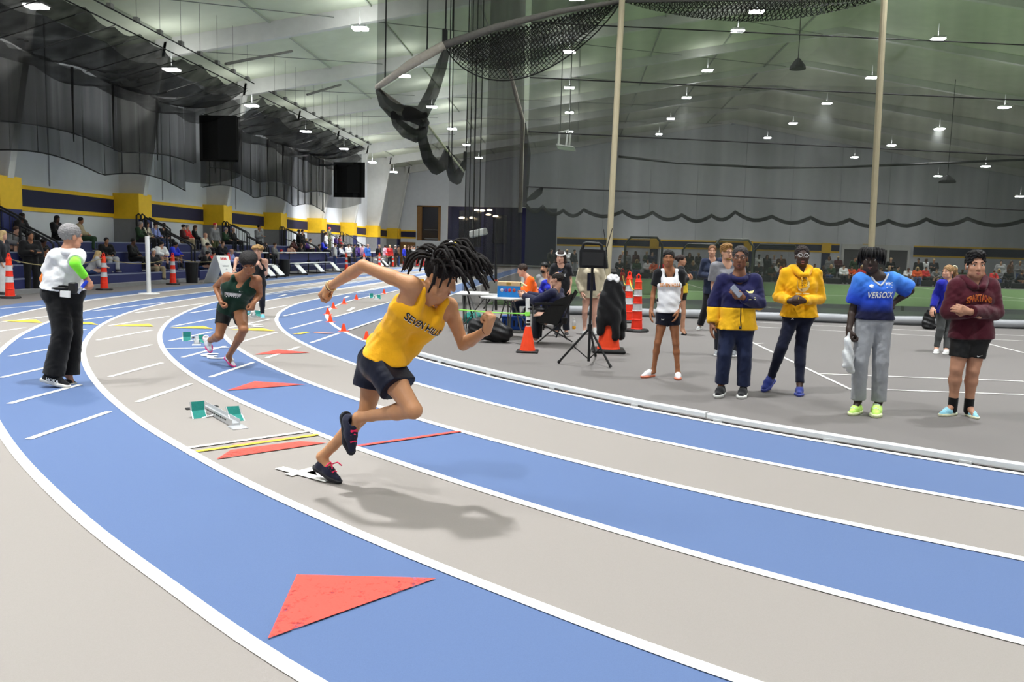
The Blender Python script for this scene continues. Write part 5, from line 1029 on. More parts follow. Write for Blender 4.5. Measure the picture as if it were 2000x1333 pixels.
# bracelets
wd = un(J['wrR'] - J['elR'])
for k, (off, c) in enumerate(((-.006, (222, 196, 140)), (.004, (120, 50, 40)), (.013, (230, 214, 170)))):
    ce_ = J['wrR'] + wd * (off - .012); a1 = un(np.cross(wd, A(0, 0, 1))); a2 = np.cross(wd, a1)
    tri_part('bracelet', MB().tube([ce_ + (a1 * math.cos(t_) + a2 * math.sin(t_)) * .033 for t_ in np.linspace(0, 2 * math.pi, 19)[:-1]], .0045, 6, closed=True), mat('bead_%d' % c[0], c, .4, .2, 120), runner, base)
wd = un(J['wrL'] - J['elL']); ce_ = J['wrL'] - wd * .006; a1 = un(np.cross(wd, A(0, 0, 1))); a2 = np.cross(wd, a1)
tri_part('bracelet', MB().tube([ce_ + (a1 * math.cos(t_) + a2 * math.sin(t_)) * .030 for t_ in np.linspace(0, 2 * math.pi, 17)[:-1]], .003, 5, closed=True), mat('bead_dark', (60, 30, 34), .5), runner, base)

u3 = un(J['suL']); r3, f3, _u = frame(J['toL'] - J['heL'], u3); kn3 = lerp(J['heL'], J['toL'], .47) + u3 * .098
bw = MB()
for dx, dy in ((.05, .02), (-.045, .02), (.07, -.02), (.03, -.035)): bw.tube([kn3, kn3 + r3 * dx * .6 + f3 * (.012 + dy * .4) + u3 * .022, kn3 + r3 * dx + f3 * (.03 + dy) + u3 * .004], .0045, 5)
tri_part('lace_bow', bw, cloth((236, 40, 92)), runner, base)
# ------------------------------------------------------------------ the other people near the track
def PJ(Y0):                                          # pixel of the photograph + depth offset -> joint
    return lambda u, v, dy=0.0: AY(u, v, Y0 + dy)
def pants(c, **k): return dict(m=cloth(c), name='trousers', len=1.97, off=.016, flare=.02, **k)
CAMDIR = A(0, -1, 0)
def person_px(label, Y, px, o, hf, extra=None):
    """px: joint name -> (u, v, depth offset)"""
    p = PJ(Y); J = {k: p(*v) for k, v in px.items() if len(v) >= 2 and k != 'base'}; g = (J['heR'] + J['heL']) / 2 if 'heR' in J else (J['anR'] + J['anL']) / 2
    J['base'] = A(g[0], g[1], 0); J['hf'] = un(A(*hf))
    for z in 'RL':
        if 'he' + z in J:
            for k in ('he', 'to'):
                if J[k + z][2] < .06: J[k + z][2] = .0
    if extra: J.update(extra(J))
    J['s'] = o.get('s', 1.0)
    return build(label, J, o), J
# girl in the white singlet
m_w = cloth((228, 228, 230), 'white_singlet'); o = dict(skin=(150, 98, 66), vox=.008, s=.95, limb=.8, w=.86, d=.86, hs=.9, hair=('bun', (20, 16, 16)), top=dict(type='tee', m=cloth((22, 22, 26)), name='undershirt', off=.010, sleeve=.62, hem=.16, sl=.004), bottom=dict(m=cloth((20, 22, 36)), len=.36, off=.016, flare=.006), shoes=((226, 226, 230), (208, 120, 90)), brow=(18, 14, 14), lips=(150, 84, 76), wrinkle=.003)
girl, J = person_px('girl in a white singlet over a black tee and navy shorts, hands at her sides', 10.5, dict(head=(1306, 505), shR=(1285, 535), elR=(1276, 572, .03), wrR=(1272, 607, -.05), shL=(1330, 535), elL=(1330, 572, .03), wrL=(1323, 609, -.08), hipR=(1296, 616), knR=(1284.5, 670, -.03), anR=(1276, 726, .05), hipL=(1315, 616), knL=(1320, 671, -.02), anL=(1324, 729, .0), heR=(1277, 733, .1), toR=(1253, 737, -.1), heL=(1324, 733, .08), toL=(1324, 743, -.17)), o, (-.1, -1, 0))
q = o['_q']; Pt, _ = torso(J, .018, .86, .86, False); 
sing = solid(Pt + chain([q['Cc'] + q['rs'] * .075 + q['fw'] * .085, q['C'] + q['rs'] * .088 + q['up'] * .038 + q['fw'] * .03, q['C'] + q['rs'] * .088 + q['up'] * .038 - q['fw'] * .04, q['Cc'] + q['rs'] * .07 - q['fw'] * .08], [.03, .022, .022, .03], .02) + chain([q['Cc'] - q['rs'] * .075 + q['fw'] * .085, q['C'] - q['rs'] * .088 + q['up'] * .038 + q['fw'] * .03, q['C'] - q['rs'] * .088 + q['up'] * .038 - q['fw'] * .04, q['Cc'] - q['rs'] * .07 - q['fw'] * .08], [.03, .022, .022, .03], .02) + [flat(q['Bc'], q['Hc'] - q['up'] * .0, .11, .125, .05)], .008, [cone(q['C'] + q['fw'] * .05 + q['up'] * .03, q['C'] + q['fw'] * .12 - q['up'] * .0, .06, .075, .01)], [(q['Hc'] + q['up'] * .035, -q['up'])], lambda x, y, z: .004 * np.sin(60 * z + 18 * x) * np.sin(22 * x))
part('singlet', sing, m_w, girl, J['base'])
m_orp = mat('orange_print', (206, 130, 40), .6)
print_on(girl, J['base'], sing, 'SEVEN HILLS', q['Cc'] + q['fw'] * .15 + q['up'] * .0, -q['rs'], q['up'], .058, m_orp, 'lettering', .005, .8, bold=.03)
emblem(girl, o['_bot'], J['base'], [(a * .035, b * .02) for a, b in [(-.5, .5), (0, .1), (.5, .5), (.5, .1), (.1, -.1), (.5, -.5), (0, -.25), (-.5, -.5), (-.1, -.1), (-.5, .1)]], J['hipR'] + q['fw'] * .1 - q['up'] * .05 + q['rs'] * .02, -q['rs'], q['up'], m_whitepr, 'logo')
# coach in the two tone jacket
o = dict(skin=(126, 82, 58), vox=.009, s=1.0, w=1.0, d=1.04, limb=1.04, hs=1.04, belly=1.08, hair=('short', (52, 48, 48)), top=dict(type='long', m=cloth((28, 28, 70)), m2=cloth((232, 176, 30)), name='jacket', name2='yellow_panel', off=.018, sleeve=1.93, hem=-.02, sl=.016, flare=.03, neck=.06,
         split=(lambda q: q['Hc'] + q['up'] * .235, lambda q: -q['up'])), bottom=pants((30, 38, 66)), shoes=((20, 20, 24), (206, 206, 202)), brow=(30, 26, 26), glasses=(84, 74, 70), mouth=1.2, lips=(116, 62, 56), wrinkle=.006)
o['top']['split'] = (lambda q: q['Hc'] + q['up'] * .225, lambda q: -q['up'])
coach, J = person_px('coach in a navy and yellow pullover jacket holding a phone to her chest', 9.3, dict(head=(1445.5, 504), shR=(1413, 549), elR=(1395, 594, .04), wrR=(1391, 634, -.04), shL=(1473, 549), elL=(1482, 592, -.02), wrL=(1450, 581, -.24), hipR=(1424, 640), knR=(1415, 692, -.04), anR=(1409, 750, .03), hipL=(1453, 640), knL=(1454, 693, -.03), anL=(1452, 755, .02), heR=(1411, 764, .1), toR=(1400, 773, -.2), heL=(1453, 767, .1), toL=(1446, 778, -.2)), o, (-.25, -1, .02),
    lambda J: dict(hdL=un(A(-.8, -.25, .55)), pnL=un(A(-.3, .9, .2)), cuL=.8, thL=1))
q = o['_q']; bs = J['base']
part('hood', solid([cone(q['C'] + q['up'] * (.045 - .03 * math.sin(a)) + (q['rs'] * math.cos(a) + q['fw'] * math.sin(a)) * .078, q['C'] + q['up'] * (.045 - .03 * math.sin(a + .4)) + (q['rs'] * math.cos(a + .4) + q['fw'] * math.sin(a + .4)) * .078, .03, .03, .012) for a in np.arange(0, 6.2, .4)] + [cone(q['C'] - q['fw'] * .10 + q['up'] * .02 + q['rs'] * .06, q['C'] - q['fw'] * .10 + q['up'] * .02 - q['rs'] * .06, .05, .05, .03)], .009), cloth((28, 28, 70)), coach, bs)
tri_part('drawcord', MB().tube([q['Hc'] + q['fw'] * .19 + q['up'] * .23, q['Hc'] + q['fw'] * .2 + q['up'] * .1, q['Hc'] + q['fw'] * .205 + q['up'] * .02 - q['rs'] * .01], .006, 5).tube([q['Hc'] + q['fw'] * .205 + q['up'] * .03, q['Hc'] + q['fw'] * .21 + q['up'] * .0], .016, 6), m_black, coach, bs)
m_ye = mat('pale_yellow_print', (224, 214, 150), .6)
ce_ = q['Cc'] - q['rs'] * .10 + q['fw'] * .2 + q['up'] * -.01
emblem(coach, o['_top'], bs, [(-.05, .035), (-.01, .02), (.05, .035), (.03, .0), (.0, .0), (-.01, -.02), (-.025, .012)], ce_ + q['up'] * .02, -q['rs'], q['up'], m_ye, 'logo'); 
for k in (0, 1): emblem(coach, o['_top'], bs, [(-.045 + .01 * k, .004), (.05, .004), (.05, -.005), (-.045 + .01 * k, -.005)], ce_ - q['up'] * (.025 + .018 * k), -q['rs'], q['up'], m_ye, 'print_bar', .004)
ph = thing('phone', 'grey phone with a tan back held up by the coach in the two tone jacket', 'phone', tuple(J['wrL'])); hp_ = J['wrL'] + A(-.075, -.04, .065)
mk('phone_body', MB().box((0, 0, 0), (.072, .012, .145), bev=.005, M=Matrix.Translation(hp_) @ Matrix.Rotation(-.75, 4, 'Y') @ Matrix.Rotation(.5, 4, 'Z')), mat('phone_grey', (120, 126, 140), .3), ph)
# yellow hoodie
Y_h = (240, 176, 20); o = dict(skin=(62, 42, 34), vox=.0085, s=1.0, w=1.0, d=1.0, limb=.9, hs=.98, hair=('short', (36, 26, 24)), top=dict(type='long', m=cloth(Y_h, 'yellow_hoodie'), name='hoodie', off=.014, sleeve=1.95, hem=-.01, sl=.014, flare=.025, neck=.062, w=1.0), bottom=pants((20, 24, 44), rise=.07), shoes=((40, 52, 120), (60, 70, 140)), brow=(22, 18, 18), glasses=(206, 206, 206), mouth=.8, lips=(150, 90, 90), wrinkle=.007)
o['bottom'].update(off=.011, flare=.004)
yel, J = person_px('person in a bright yellow hoodie and navy leggings with hands clasped', 9.75, dict(head=(1566.5, 501), shR=(1536, 535), elR=(1521, 579, .04), wrR=(1543, 589, -.24), shL=(1593, 536), elL=(1601, 583, .04), wrL=(1569, 588, -.24), hipR=(1548, 618), knR=(1527, 678, -.08), anR=(1506, 737, .05), hipL=(1572, 618), knL=(1563, 684, -.05), anL=(1562, 750, -.15), heR=(1510, 745, .15), toR=(1491, 762, -.1), heL=(1562, 761, -.05), toL=(1560, 776, -.33)), o, (-.12, -1, .1),
    lambda J: dict(hdR=un(A(.9, -.25, .25)), pnR=un(A(0, .9, -.3)), cuR=1.2, thR=-1, hdL=un(A(-.9, -.35, .3)), pnL=un(A(0, .9, -.3)), cuL=1.1, thL=1))
q = o['_q']; bs = J['base']
part('hood', solid([cone(q['C'] + e * q['rs'] * .085 + q['up'] * .06 - q['fw'] * .0, q['C'] + e * q['rs'] * .035 - q['up'] * .005 + q['fw'] * .115, .05, .035, .03) for e in (-1, 1)] + [cone(q['C'] + q['rs'] * .09 + q['up'] * .05 - q['fw'] * .06, q['C'] - q['rs'] * .09 + q['up'] * .05 - q['fw'] * .06, .06, .06, .03)], .0085), cloth(Y_h, 'yellow_hoodie'), yel, bs)
c0 = q['C'] + q['fw'] * .2 - q['up'] * .115; b = MB(); 
disc = [(.072 * math.cos(t_), .088 * math.sin(t_)) for t_ in np.linspace(0, 2 * math.pi, 25)[:-1]]
emblem(yel, o['_top'], bs, disc, c0, -q['rs'], q['up'], mat('cream_print', (240, 226, 168), .6), 'chest_disc', .004)
emblem(yel, o['_top'], bs, [(a * .78, b * .8) for a, b in disc], c0, -q['rs'], q['up'], cloth(Y_h, 'yellow_hoodie'), 'chest_disc', .0055)
emblem(yel, o['_top'], bs, [(.062 * math.cos(t_), .078 * math.sin(t_)) for t_ in np.linspace(-1.3, 1.3, 12)] + [(.028 * math.cos(t_) + .012, .07 * math.sin(t_)) for t_ in np.linspace(1.2, -1.2, 10)], c0, -q['rs'], q['up'], mat('cream_print', (240, 226, 168)), 'chest_crescent', .0065)
for k, (dx, dy, w_, h_) in enumerate(((-.01, .078, .026, .022), (-.012, .04, .03, .026), (-.014, .012, .024, .016), (.016, .014, .018, .016), (-.012, -.012, .02, .016), (.012, -.014, .02, .012), (-.012, -.038, .016, .018), (-.014, -.07, .012, .028), (-.03, .012, .016, .008))):
    emblem(yel, o['_top'], bs, [(dx - w_ / 2, dy + h_ / 2), (dx + w_ / 2, dy + h_ / 2 - .004), (dx + w_ * .2, dy - h_ / 2)], c0, -q['rs'], q['up'], m_blackp, 'emblem_mark', .0075)
for dx in (-.045, .04): emblem(yel, o['_top'], bs, [(dx - .036, .007), (dx + .036, .004), (dx + .034, -.009), (dx - .034, -.008)], c0 - q['up'] * .105, -q['rs'], q['up'], mat('cream_print', (240, 226, 168)), 'print_bar', .005)
tri_part('drawstring', MB().tube([q['C'] + q['fw'] * .16 + q['rs'] * .03 - q['up'] * .03, q['C'] + q['fw'] * .185 + q['rs'] * .03 - q['up'] * .14], .004, 5).tube([q['C'] + q['fw'] * .16 - q['rs'] * .03 - q['up'] * .03, q['C'] + q['fw'] * .185 - q['rs'] * .03 - q['up'] * .12], .004, 5), mat('cord_yellow', (224, 170, 60)), yel, bs)
tri_part('ring', MB().tube([J['wrL'] + A(-.07, -.06, .03) + .012 * A(0, math.cos(t_), math.sin(t_)) for t_ in np.linspace(0, 6.28, 9)[:-1]], .003, 5, closed=True), mat('gold', (220, 180, 60), .3, metal=.6), yel, bs)
emblem(yel, o['_bot'], bs, [(a * .035, b * .035) for a, b in [(-.5, .4), (0, .15), (.5, .4), (.2, -.0), (.5, -.4), (0, -.2), (-.5, -.4), (-.2, 0)]], J['hipR'] + q['fw'] * .1 - q['up'] * .02 + q['rs'] * .03, -q['rs'], q['up'], m_whitepr, 'logo')
# blue jersey
def grad_mat(name, c1, c2, c3, z0, z1):
    m = cloth(c1, name); nt = m.node_tree; b_ = nt.nodes['Principled BSDF']; g = nt.nodes.new('ShaderNodeNewGeometry') if False else nt.nodes.new('ShaderNodeTexCoord'); sx = nt.nodes.new('ShaderNodeSeparateXYZ'); nt.links.new(g.outputs['Object'], sx.inputs[0])
    r = nt.nodes.new('ShaderNodeMapRange'); r.inputs[1].default_value = z0; r.inputs[2].default_value = z1; nt.links.new(sx.outputs[2], r.inputs[0])
    cr = nt.nodes.new('ShaderNodeValToRGB'); nt.links.new(r.outputs[0], cr.inputs[0]); e = cr.color_ramp.elements; e[0].color = s2l(c3) + (1,); e[1].color = s2l(c1) + (1,); m2 = e.new(.35); m2.color = s2l(c2) + (1,); nt.links.new(cr.outputs[0], b_.inputs['Base Color']); return m
mj = grad_mat('blue_fade_jersey', (72, 140, 226), (34, 70, 190), (18, 20, 52), 1.05, 1.45)
o = dict(skin=(54, 40, 34), vox=.0085, s=1.04, w=.86, d=.92, limb=.96, hs=1.04, hair=None, top=dict(type='tee', m=mj, name='jersey', off=.014, sleeve=.82, hem=.02, sl=.014, sfl=.02, flare=.012, vn=.055, neck=.058), bottom=dict(m=cloth((150, 152, 156)), name='sweatpants', len=1.96, off=.014, flare=.022, rise=.11), shoes=((190, 232, 110), (206, 214, 170), (200, 210, 210)), brow=(16, 14, 14), lips=(110, 70, 64), wrinkle=.006)
ver, J = person_px('person in a blue fade jersey and grey sweatpants, hand on hip', 8.5, dict(head=(1702, 509), shR=(1681, 548), elR=(1667, 602, .05), wrR=(1658, 645, -.04), shL=(1745, 547), elL=(1778, 568, .06), wrL=(1744, 592, .03), hipR=(1691, 628), knR=(1680, 706, -.04), anR=(1676, 783, .03), hipL=(1722, 628), knL=(1720, 707, -.03), anL=(1716, 786, .02), heR=(1680, 798, .1), toR=(1660, 809, -.12), heL=(1714, 801, .1), toL=(1709, 817, -.2)), o, (-.45, -1, .02),
    lambda J: dict(hdL=un(A(-.8, -.5, -.2)), pnL=un(A(-.3, .3, -.9)), cuL=.6, thL=1, hdR=A(.1, -.1, -1), cuR=1.5, pnR=un(A(1, .3, 0))))
q = o['_q']; bs = J['base']
print_on(ver, bs, o['_top'], 'VERSOIX', q['Cc'] + q['fw'] * .15 - q['up'] * .035, -q['rs'], q['up'], .085, m_whitepr, 'lettering', .005, .66, bold=.028, shear=.12, spacing=1.1)
print_on(ver, bs, o['_top'], 'WPC', q['Cc'] + q['fw'] * .15 - q['rs'] * .085 + q['up'] * .075, -q['rs'], q['up'], .04, m_whitepr, 'lettering', .004, .9, bold=.02)
emblem(ver, o['_top'], bs, [(.022 * math.cos(t_), .016 * math.sin(t_)) for t_ in np.linspace(.5, 5.8, 14)] + [(.004, -.002), (.02, .0)], q['Cc'] + q['fw'] * .15 + q['rs'] * .085 + q['up'] * .06, -q['rs'], q['up'], m_whitepr, 'logo')
emblem(ver, o['_top'], bs, [(-.03, .003), (.03, .003), (.03, -.003), (-.03, -.003)], q['Cc'] + q['fw'] * .15 - q['rs'] * .085 + q['up'] * .045, -q['rs'], q['up'], m_whitepr, 'print_bar')
vb = MB(); cN = q['C'] + q['fw'] * .05
bv = BVHTree.FromPolygons(o['_top'][0].tolist(), o['_top'][1].tolist())
def onsurf(p, nn, off=.008):
    h = bv.ray_cast(Vector(p + nn * .3), Vector(-nn), .6); return np.array(h[0]) + nn * off if h[0] is not None else p
nk = [onsurf(q['C'] - q['rs'] * x + q['up'] * y, un(q['fw'] + q['up'] * .25)) for x, y in ((-.088, .05), (-.072, .015), (-.045, -.03), (-.015, -.065), (0, -.075), (.015, -.065), (.045, -.03), (.072, .015), (.088, .05))]
tri_part('collar', vb.tube(nk, .0095, 6), mat('white_collar', (206, 210, 216), .8), ver, bs)
hc = J['head']; r_, f_, u_ = frame(J['hf'], A(0, 0, 1)); db = MB(); rg = np.random.default_rng(4)
part('hair', hair_solid('afro', hc - u_ * .02, J['hf'], A(0, 0, 1), .97, .008), mat('hair_jet', (14, 12, 12), .7, .2, 60, .6), ver, bs)
for i in range(54):
    a = 2 * math.pi * i / 54 + rg.uniform(-.1, .1); el_ = rg.uniform(.3, 1.2); p = hc + r_ * .098 * math.cos(a) * math.cos(el_ * .6) + f_ * .108 * math.sin(a) * math.cos(el_ * .6) + u_ * (.06 + .075 * math.sin(el_)); out = un((p - hc) * A(1, 1, .0)); L = rg.uniform(.09, .15) if math.sin(a) < .55 else rg.uniform(.06, .09)
    db.tube([p, p + out * .025 - u_ * .01, p + out * .034 - u_ * L * .55, p + out * .03 - u_ * L], [.009, .0105, .0095, .006], 6)
tri_part('dreadlocks', db, mat('hair_jet', (14, 12, 12)), ver, bs)
pb = PJ(8.35); bgm = mat('white_bag', (214, 216, 216), .45, .1, 18, .5, bscale=30)
bag = solid([cone(pb(1656, 668), pb(1655, 712), .035, .05, .03), cone(pb(1659, 676, .05), pb(1660, 722, .05), .03, .045, .03), cone(pb(1657, 652), pb(1657, 666), .014, .03, .02)], .007, (), (), lambda x, y, z: .008 * np.sin(40 * z + 60 * x))
bo = bpy.data.objects.new('plastic_bag', mesh_of('plastic_bag', (bag[0] - bag[0].mean(0), bag[1]))); COL.objects.link(bo); bo.location = bag[0].mean(0); bo.data.materials.append(bgm); tagged(bo, 'crumpled white bag hanging from the hand of the person in the blue jersey', 'bag')
# maroon hoodie
MR = (72, 22, 34); o = dict(skin=(178, 130, 104), vox=.0085, s=1.04, w=1.04, d=1.02, limb=1.08, hs=1.05, hair=('quiff', (20, 17, 17)), top=dict(type='long', m=cloth(MR, 'maroon_hoodie'), name='hoodie', off=.016, sleeve=1.9, hem=-.05, sl=.014, flare=.01, neck=.064), bottom=dict(m=mat('black_tights', (14, 14, 15), .6, .08, 14, .2), name='shorts', len=.66, off=.012, flare=.004), shoes=((140, 196, 214), (222, 222, 190), (190, 220, 228)), brow=(18, 15, 14), lips=(176, 108, 98), wrinkle=.006)
mar, J = person_px('person in a maroon hoodie and black shorts standing with crossed arms', 8.6, dict(head=(1905, 520), shR=(1869, 560), elR=(1853, 609, -.02), wrR=(1898, 611, -.25), shL=(1934, 560), elL=(1944, 610, -.02), wrL=(1891, 609, -.29), hipR=(1882, 652), knR=(1868, 722, -.03), anR=(1861, 792, .03), hipL=(1912, 652), knL=(1900, 724, -.03), anL=(1892, 794, .02), heR=(1866, 806, .08), toR=(1835, 813, -.06), heL=(1888, 808, .08), toL=(1910, 821, -.14)), o, (-.12, -1, .05),
    lambda J: dict(hdL=un(A(-.9, -.1, .25)), pnL=un(A(-.2, .9, 0)), cuL=.9, thL=1, hdR=un(A(.8, .25, .12)), pnR=un(A(0, .5, -.5)), cuR=.5, thR=-1))
q = o['_q']; bs = J['base']
part('hood', solid([cone(q['C'] + e * q['rs'] * .10 + q['up'] * .07 - q['fw'] * .01, q['C'] + e * q['rs'] * .04 + q['up'] * .0 + q['fw'] * .11, .05, .036, .03) for e in (-1, 1)] + [cone(q['C'] + q['rs'] * .1 + q['up'] * .06 - q['fw'] * .07, q['C'] - q['rs'] * .1 + q['up'] * .06 - q['fw'] * .07, .06, .06, .03)], .0085), cloth(MR, 'maroon_hoodie'), mar, bs)
print_on(mar, bs, o['_top'], 'SPARTANS', q['Cc'] + q['fw'] * .2 - q['up'] * .012, -q['rs'], q['up'], .075, mat('gold_print2', (226, 146, 36), .6), 'lettering', .004, .68, arch=.4, bold=.04); print_on(mar, bs, o['_top'], 'SPARTANS', q['Cc'] + q['fw'] * .2 - q['up'] * .012, -q['rs'], q['up'], .075, mat('red_print2', (150, 44, 26), .6), 'lettering', .0062, .68, arch=.4, bold=.004)
emblem(mar, o['_bot'], bs, [(a * .06, b * .06) for a, b in SWOOSH], lerp(J['hipL'], J['knL'], .58) + q['fw'] * .1, -q['rs'], q['up'], m_whitepr, 'logo')
for z in 'RL':
    an, kn = J['an' + z], J['kn' + z]; part('sock', solid([flat(lerp(an, kn, -.12), lerp(an, kn, .24), .045, .047, .01)], .008), cloth((18, 18, 20)), mar, bs)
for e in (-1,): tri_part('earbud', MB().lathe(tuple(J['head'] + A(-.083, -.01, -.012)), [(.004, -.02), (.006, 0), (.009, .008), (.004, .014)], 8), m_whitep, mar, bs)
# people farther back
o = dict(skin=(196, 150, 126), vox=.011, s=1.0, hs=1.0, hair=('short', (110, 74, 48)), top=dict(type='long', m=cloth((36, 44, 66)), name='sweater', off=.022, sleeve=1.92, hem=-.06, sl=.008), bottom=pants((22, 22, 26)), shoes=((170, 172, 172), (214, 214, 210)), brow=(90, 60, 40))
person_px('man in a dark navy quarter zip sweater standing behind the coach with arms folded', 17.6, dict(head=(1391, 491), shR=(1376, 512), elR=(1370, 536, .05), wrR=(1388, 541, -.22), shL=(1407, 511), elL=(1412, 536, .05), wrL=(1395, 540, -.24), hipR=(1384, 568), knR=(1378, 602, -.03), anR=(1367, 636, .03), hipL=(1400, 568), knL=(1402, 603), anL=(1404, 637), heR=(1368, 642, .1), toR=(1361, 645, -.12), heL=(1404, 643, .1), toL=(1403, 646, -.15)), o, (-.15, -1, 0))
o = dict(skin=(206, 158, 132), vox=.010, s=1.0, hs=1.0, hair=('quiff', (150, 112, 64)), top=dict(type='tee', m=cloth((128, 128, 134)), name='tee_shirt', off=.022, sleeve=.8, hem=-.05, sl=.014), bottom=pants((34, 36, 44)), shoes=((120, 124, 128), (200, 200, 200)), brow=(130, 96, 60), glasses=(120, 100, 90))
tee, J = person_px('bearded man in a grey tee with yellow print looking over the coach in the jacket', 13.1, dict(head=(1419, 494), shR=(1398, 522), elR=(1393, 556, .03), wrR=(1396, 584, -.1), shL=(1444, 522), elL=(1449, 556, .03), wrL=(1444, 586, -.06), hipR=(1410, 588), knR=(1405, 636, -.03), anR=(1404, 684, .03), hipL=(1432, 588), knL=(1433, 637, -.02), anL=(1434, 688, .02), heR=(1404, 690, .1), toR=(1398, 695, -.15), heL=(1434, 694, .1), toL=(1432, 700, -.18)), o, (.55, -1, .02))
q = o['_q']; print_on(tee, J['base'], o['_top'], 'TRACK', q['Cc'] + q['fw'] * .15, -q['rs'], q['up'], .085, mat('yellow_print', (226, 200, 60)), 'lettering', .005, .9, bold=.03)
part('beard', solid([ell(J['head'] + un(J['hf']) * .05 - A(0, 0, .088), A(.05, .05, .035), None, .02)], .008, [ell(J['head'] + un(J['hf']) * .09 - A(0, 0, .06), A(.03, .03, .03), None, .01)]), mat('hair_150_112_64', (150, 112, 64)), tee, J['base'])
o = dict(skin=(190, 140, 112), vox=.010, s=.94, limb=.9, w=.9, hs=.95, hair=('bun', (46, 32, 28)), top=dict(type='long', m=cloth((24, 24, 28)), m2=cloth((222, 190, 50)), name='jacket', name2='yellow_panel', off=.02, sleeve=1.9, hem=.0, sl=.01, split=(lambda q: q['Hc'] + q['up'] * .2, lambda q: -q['up'])), bottom=dict(m=cloth((20, 20, 22)), len=.35, off=.016, flare=.008), shoes=((26, 28, 34), (60, 62, 66)))
person_px('girl in a black and yellow top turned away beside the girl in white', 16.4, dict(head=(1331, 509), shR=(1330, 527, -.14), elR=(1334, 547, -.2), wrR=(1344, 544, -.12), shL=(1328, 527, .16), elL=(1334, 547, .2), wrL=(1345, 541, .0), hipR=(1331, 573, -.08), knR=(1334, 611, -.08), anR=(1332, 645, -.05), hipL=(1331, 573, .08), knL=(1335, 611, .1), anL=(1334, 644, .1), heR=(1331, 651, -.06), toR=(1340, 653, -.16), heL=(1333, 650, .1), toL=(1342, 651, .05)), o, (1, -.35, 0))
BL = (28, 34, 150); o = dict(skin=(206, 156, 130), vox=.009, s=.98, limb=.88, w=.9, d=.92, hs=.98, hair=('pony', (150, 116, 78)), top=dict(type='long', m=cloth(BL), name='pullover', off=.022, sleeve=1.93, hem=-.03, sl=.010, flare=.01), bottom=dict(m=cloth((72, 74, 74)), name='leggings', len=1.97, off=.013, flare=.002), shoes=((222, 222, 220), (230, 230, 228)), brow=(130, 96, 64))
blu, J = person_px('ponytailed woman in a royal blue pullover and grey leggings looking aside', 14.6, dict(head=(1852, 532), shR=(1838, 555, -.06), elR=(1829, 578, .0), wrR=(1822, 602, -.1), shL=(1866, 556, .08), elL=(1871, 580, .1), wrL=(1866, 602, .0), hipR=(1840, 608, -.02), knR=(1837, 643, -.06), anR=(1829, 679, -.05), hipL=(1856, 608, .04), knL=(1852, 645, .0), anL=(1848, 682, -.1), heR=(1831, 684, .0), toR=(1826, 688, -.2), heL=(1850, 688, -.05), toL=(1844, 692, -.25)), o, (-.95, -.4, .02))
tri_part('hair_tie', MB().tube([J['head'] + A(.12, .05, .07) + .04 * A(math.cos(t_), 0, math.sin(t_)) for t_ in np.linspace(0, 6.28, 11)[:-1]], .014, 6, closed=True), mat('scrunchie', (206, 200, 170)), blu, J['base'])
# ------------------------------------------------------------------ second and third runner
o = dict(skin=(150, 100, 68), vox=.008, s=1.0, limb=1.0, w=.98, hs=1.02, hair=('afro', (20, 16, 15)), top=dict(type='tank', m=cloth((18, 48, 36), 'green_singlet'), name='singlet', off=.012, hem=-.03, flare=.01, strap=.028, neck=.07), bottom=dict(m=mat('black_tights', (14, 14, 15)), name='shorts', len=.58, off=.012, flare=.004), shoes=((226, 226, 230), (222, 60, 130), (214, 214, 218)), brow=(18, 14, 12), lips=(140, 84, 74), wrinkle=.003)
r2, J = person_px('runner in a dark green singlet and black shorts driving out of the starting block', 10.1, dict(head=(486, 516, -.42), shR=(443, 541, -.22), elR=(422, 560, .02), wrR=(432, 590, -.2), shL=(503, 547, -.28), elL=(507, 576, -.12), wrL=(495, 592, -.34), hipR=(440, 604, .02), knR=(428, 656, -.12), anR=(407, 667, .24), hipL=(466, 605, -.0), knL=(476, 644, -.34), anL=(447, 696, -.08), heR=(401, 658, .28), toR=(412, 690, .16), heL=(440, 700, .02), toL=(458, 720, -.1)), o, (.3, -.75, -.55),
    lambda J: dict(hu=un(A(.1, -.45, 1)), suR=un(A(.2, -.7, .6)), hdR=un(A(.4, -.3, -.6)), pnR=un(A(.8, .2, .2)), cuR=1.9, hdL=un(A(-.15, -.3, -.8)), pnL=un(A(-.8, .3, 0)), cuL=1.9, base=A(*G(445, 718)[:2], 0)))
q = o['_q']; bs = J['base']
c2 = q['Cc'] + q['fw'] * .12 - q['up'] * .055 + q['rs'] * .01
emblem(r2, o['_top'], bs, [(-.115, .038), (-.06, .034), (0, .032), (.06, .034), (.115, .038), (.108, -.03), (.05, -.026), (0, -.025), (-.05, -.026), (-.108, -.03)], c2, -q['rs'], q['up'], m_whitepr, 'white_panel', .004)
print_on(r2, bs, o['_top'], 'BULLDOGS', c2, -q['rs'], q['up'], .068, mat('green_print', (18, 48, 36)), 'lettering', .0065, .60, bold=.0, spacing=1.1)
for k in range(6): emblem(r2, o['_top'], bs, [(-.085 + .03 * k, -.036), (-.067 + .03 * k, -.036), (-.07 + .03 * k, -.05), (-.082 + .03 * k, -.05)], c2, -q['rs'], q['up'], m_whitepr, 'print_bar', .004)
emblem(r2, o['_top'], bs, [(a * .06, b * .06) for a, b in SWOOSH], q['Cc'] + q['fw'] * .12 - q['rs'] * .09 + q['up'] * .02, -q['rs'], q['up'], m_whitepr, 'logo'); emblem(r2, o['_bot'], bs, [(a * .06, b * .06) for a, b in SWOOSH], lerp(J['hipL'], J['knL'], .35) + q['fw'] * .1, -q['rs'], q['up'], m_whitepr, 'logo')
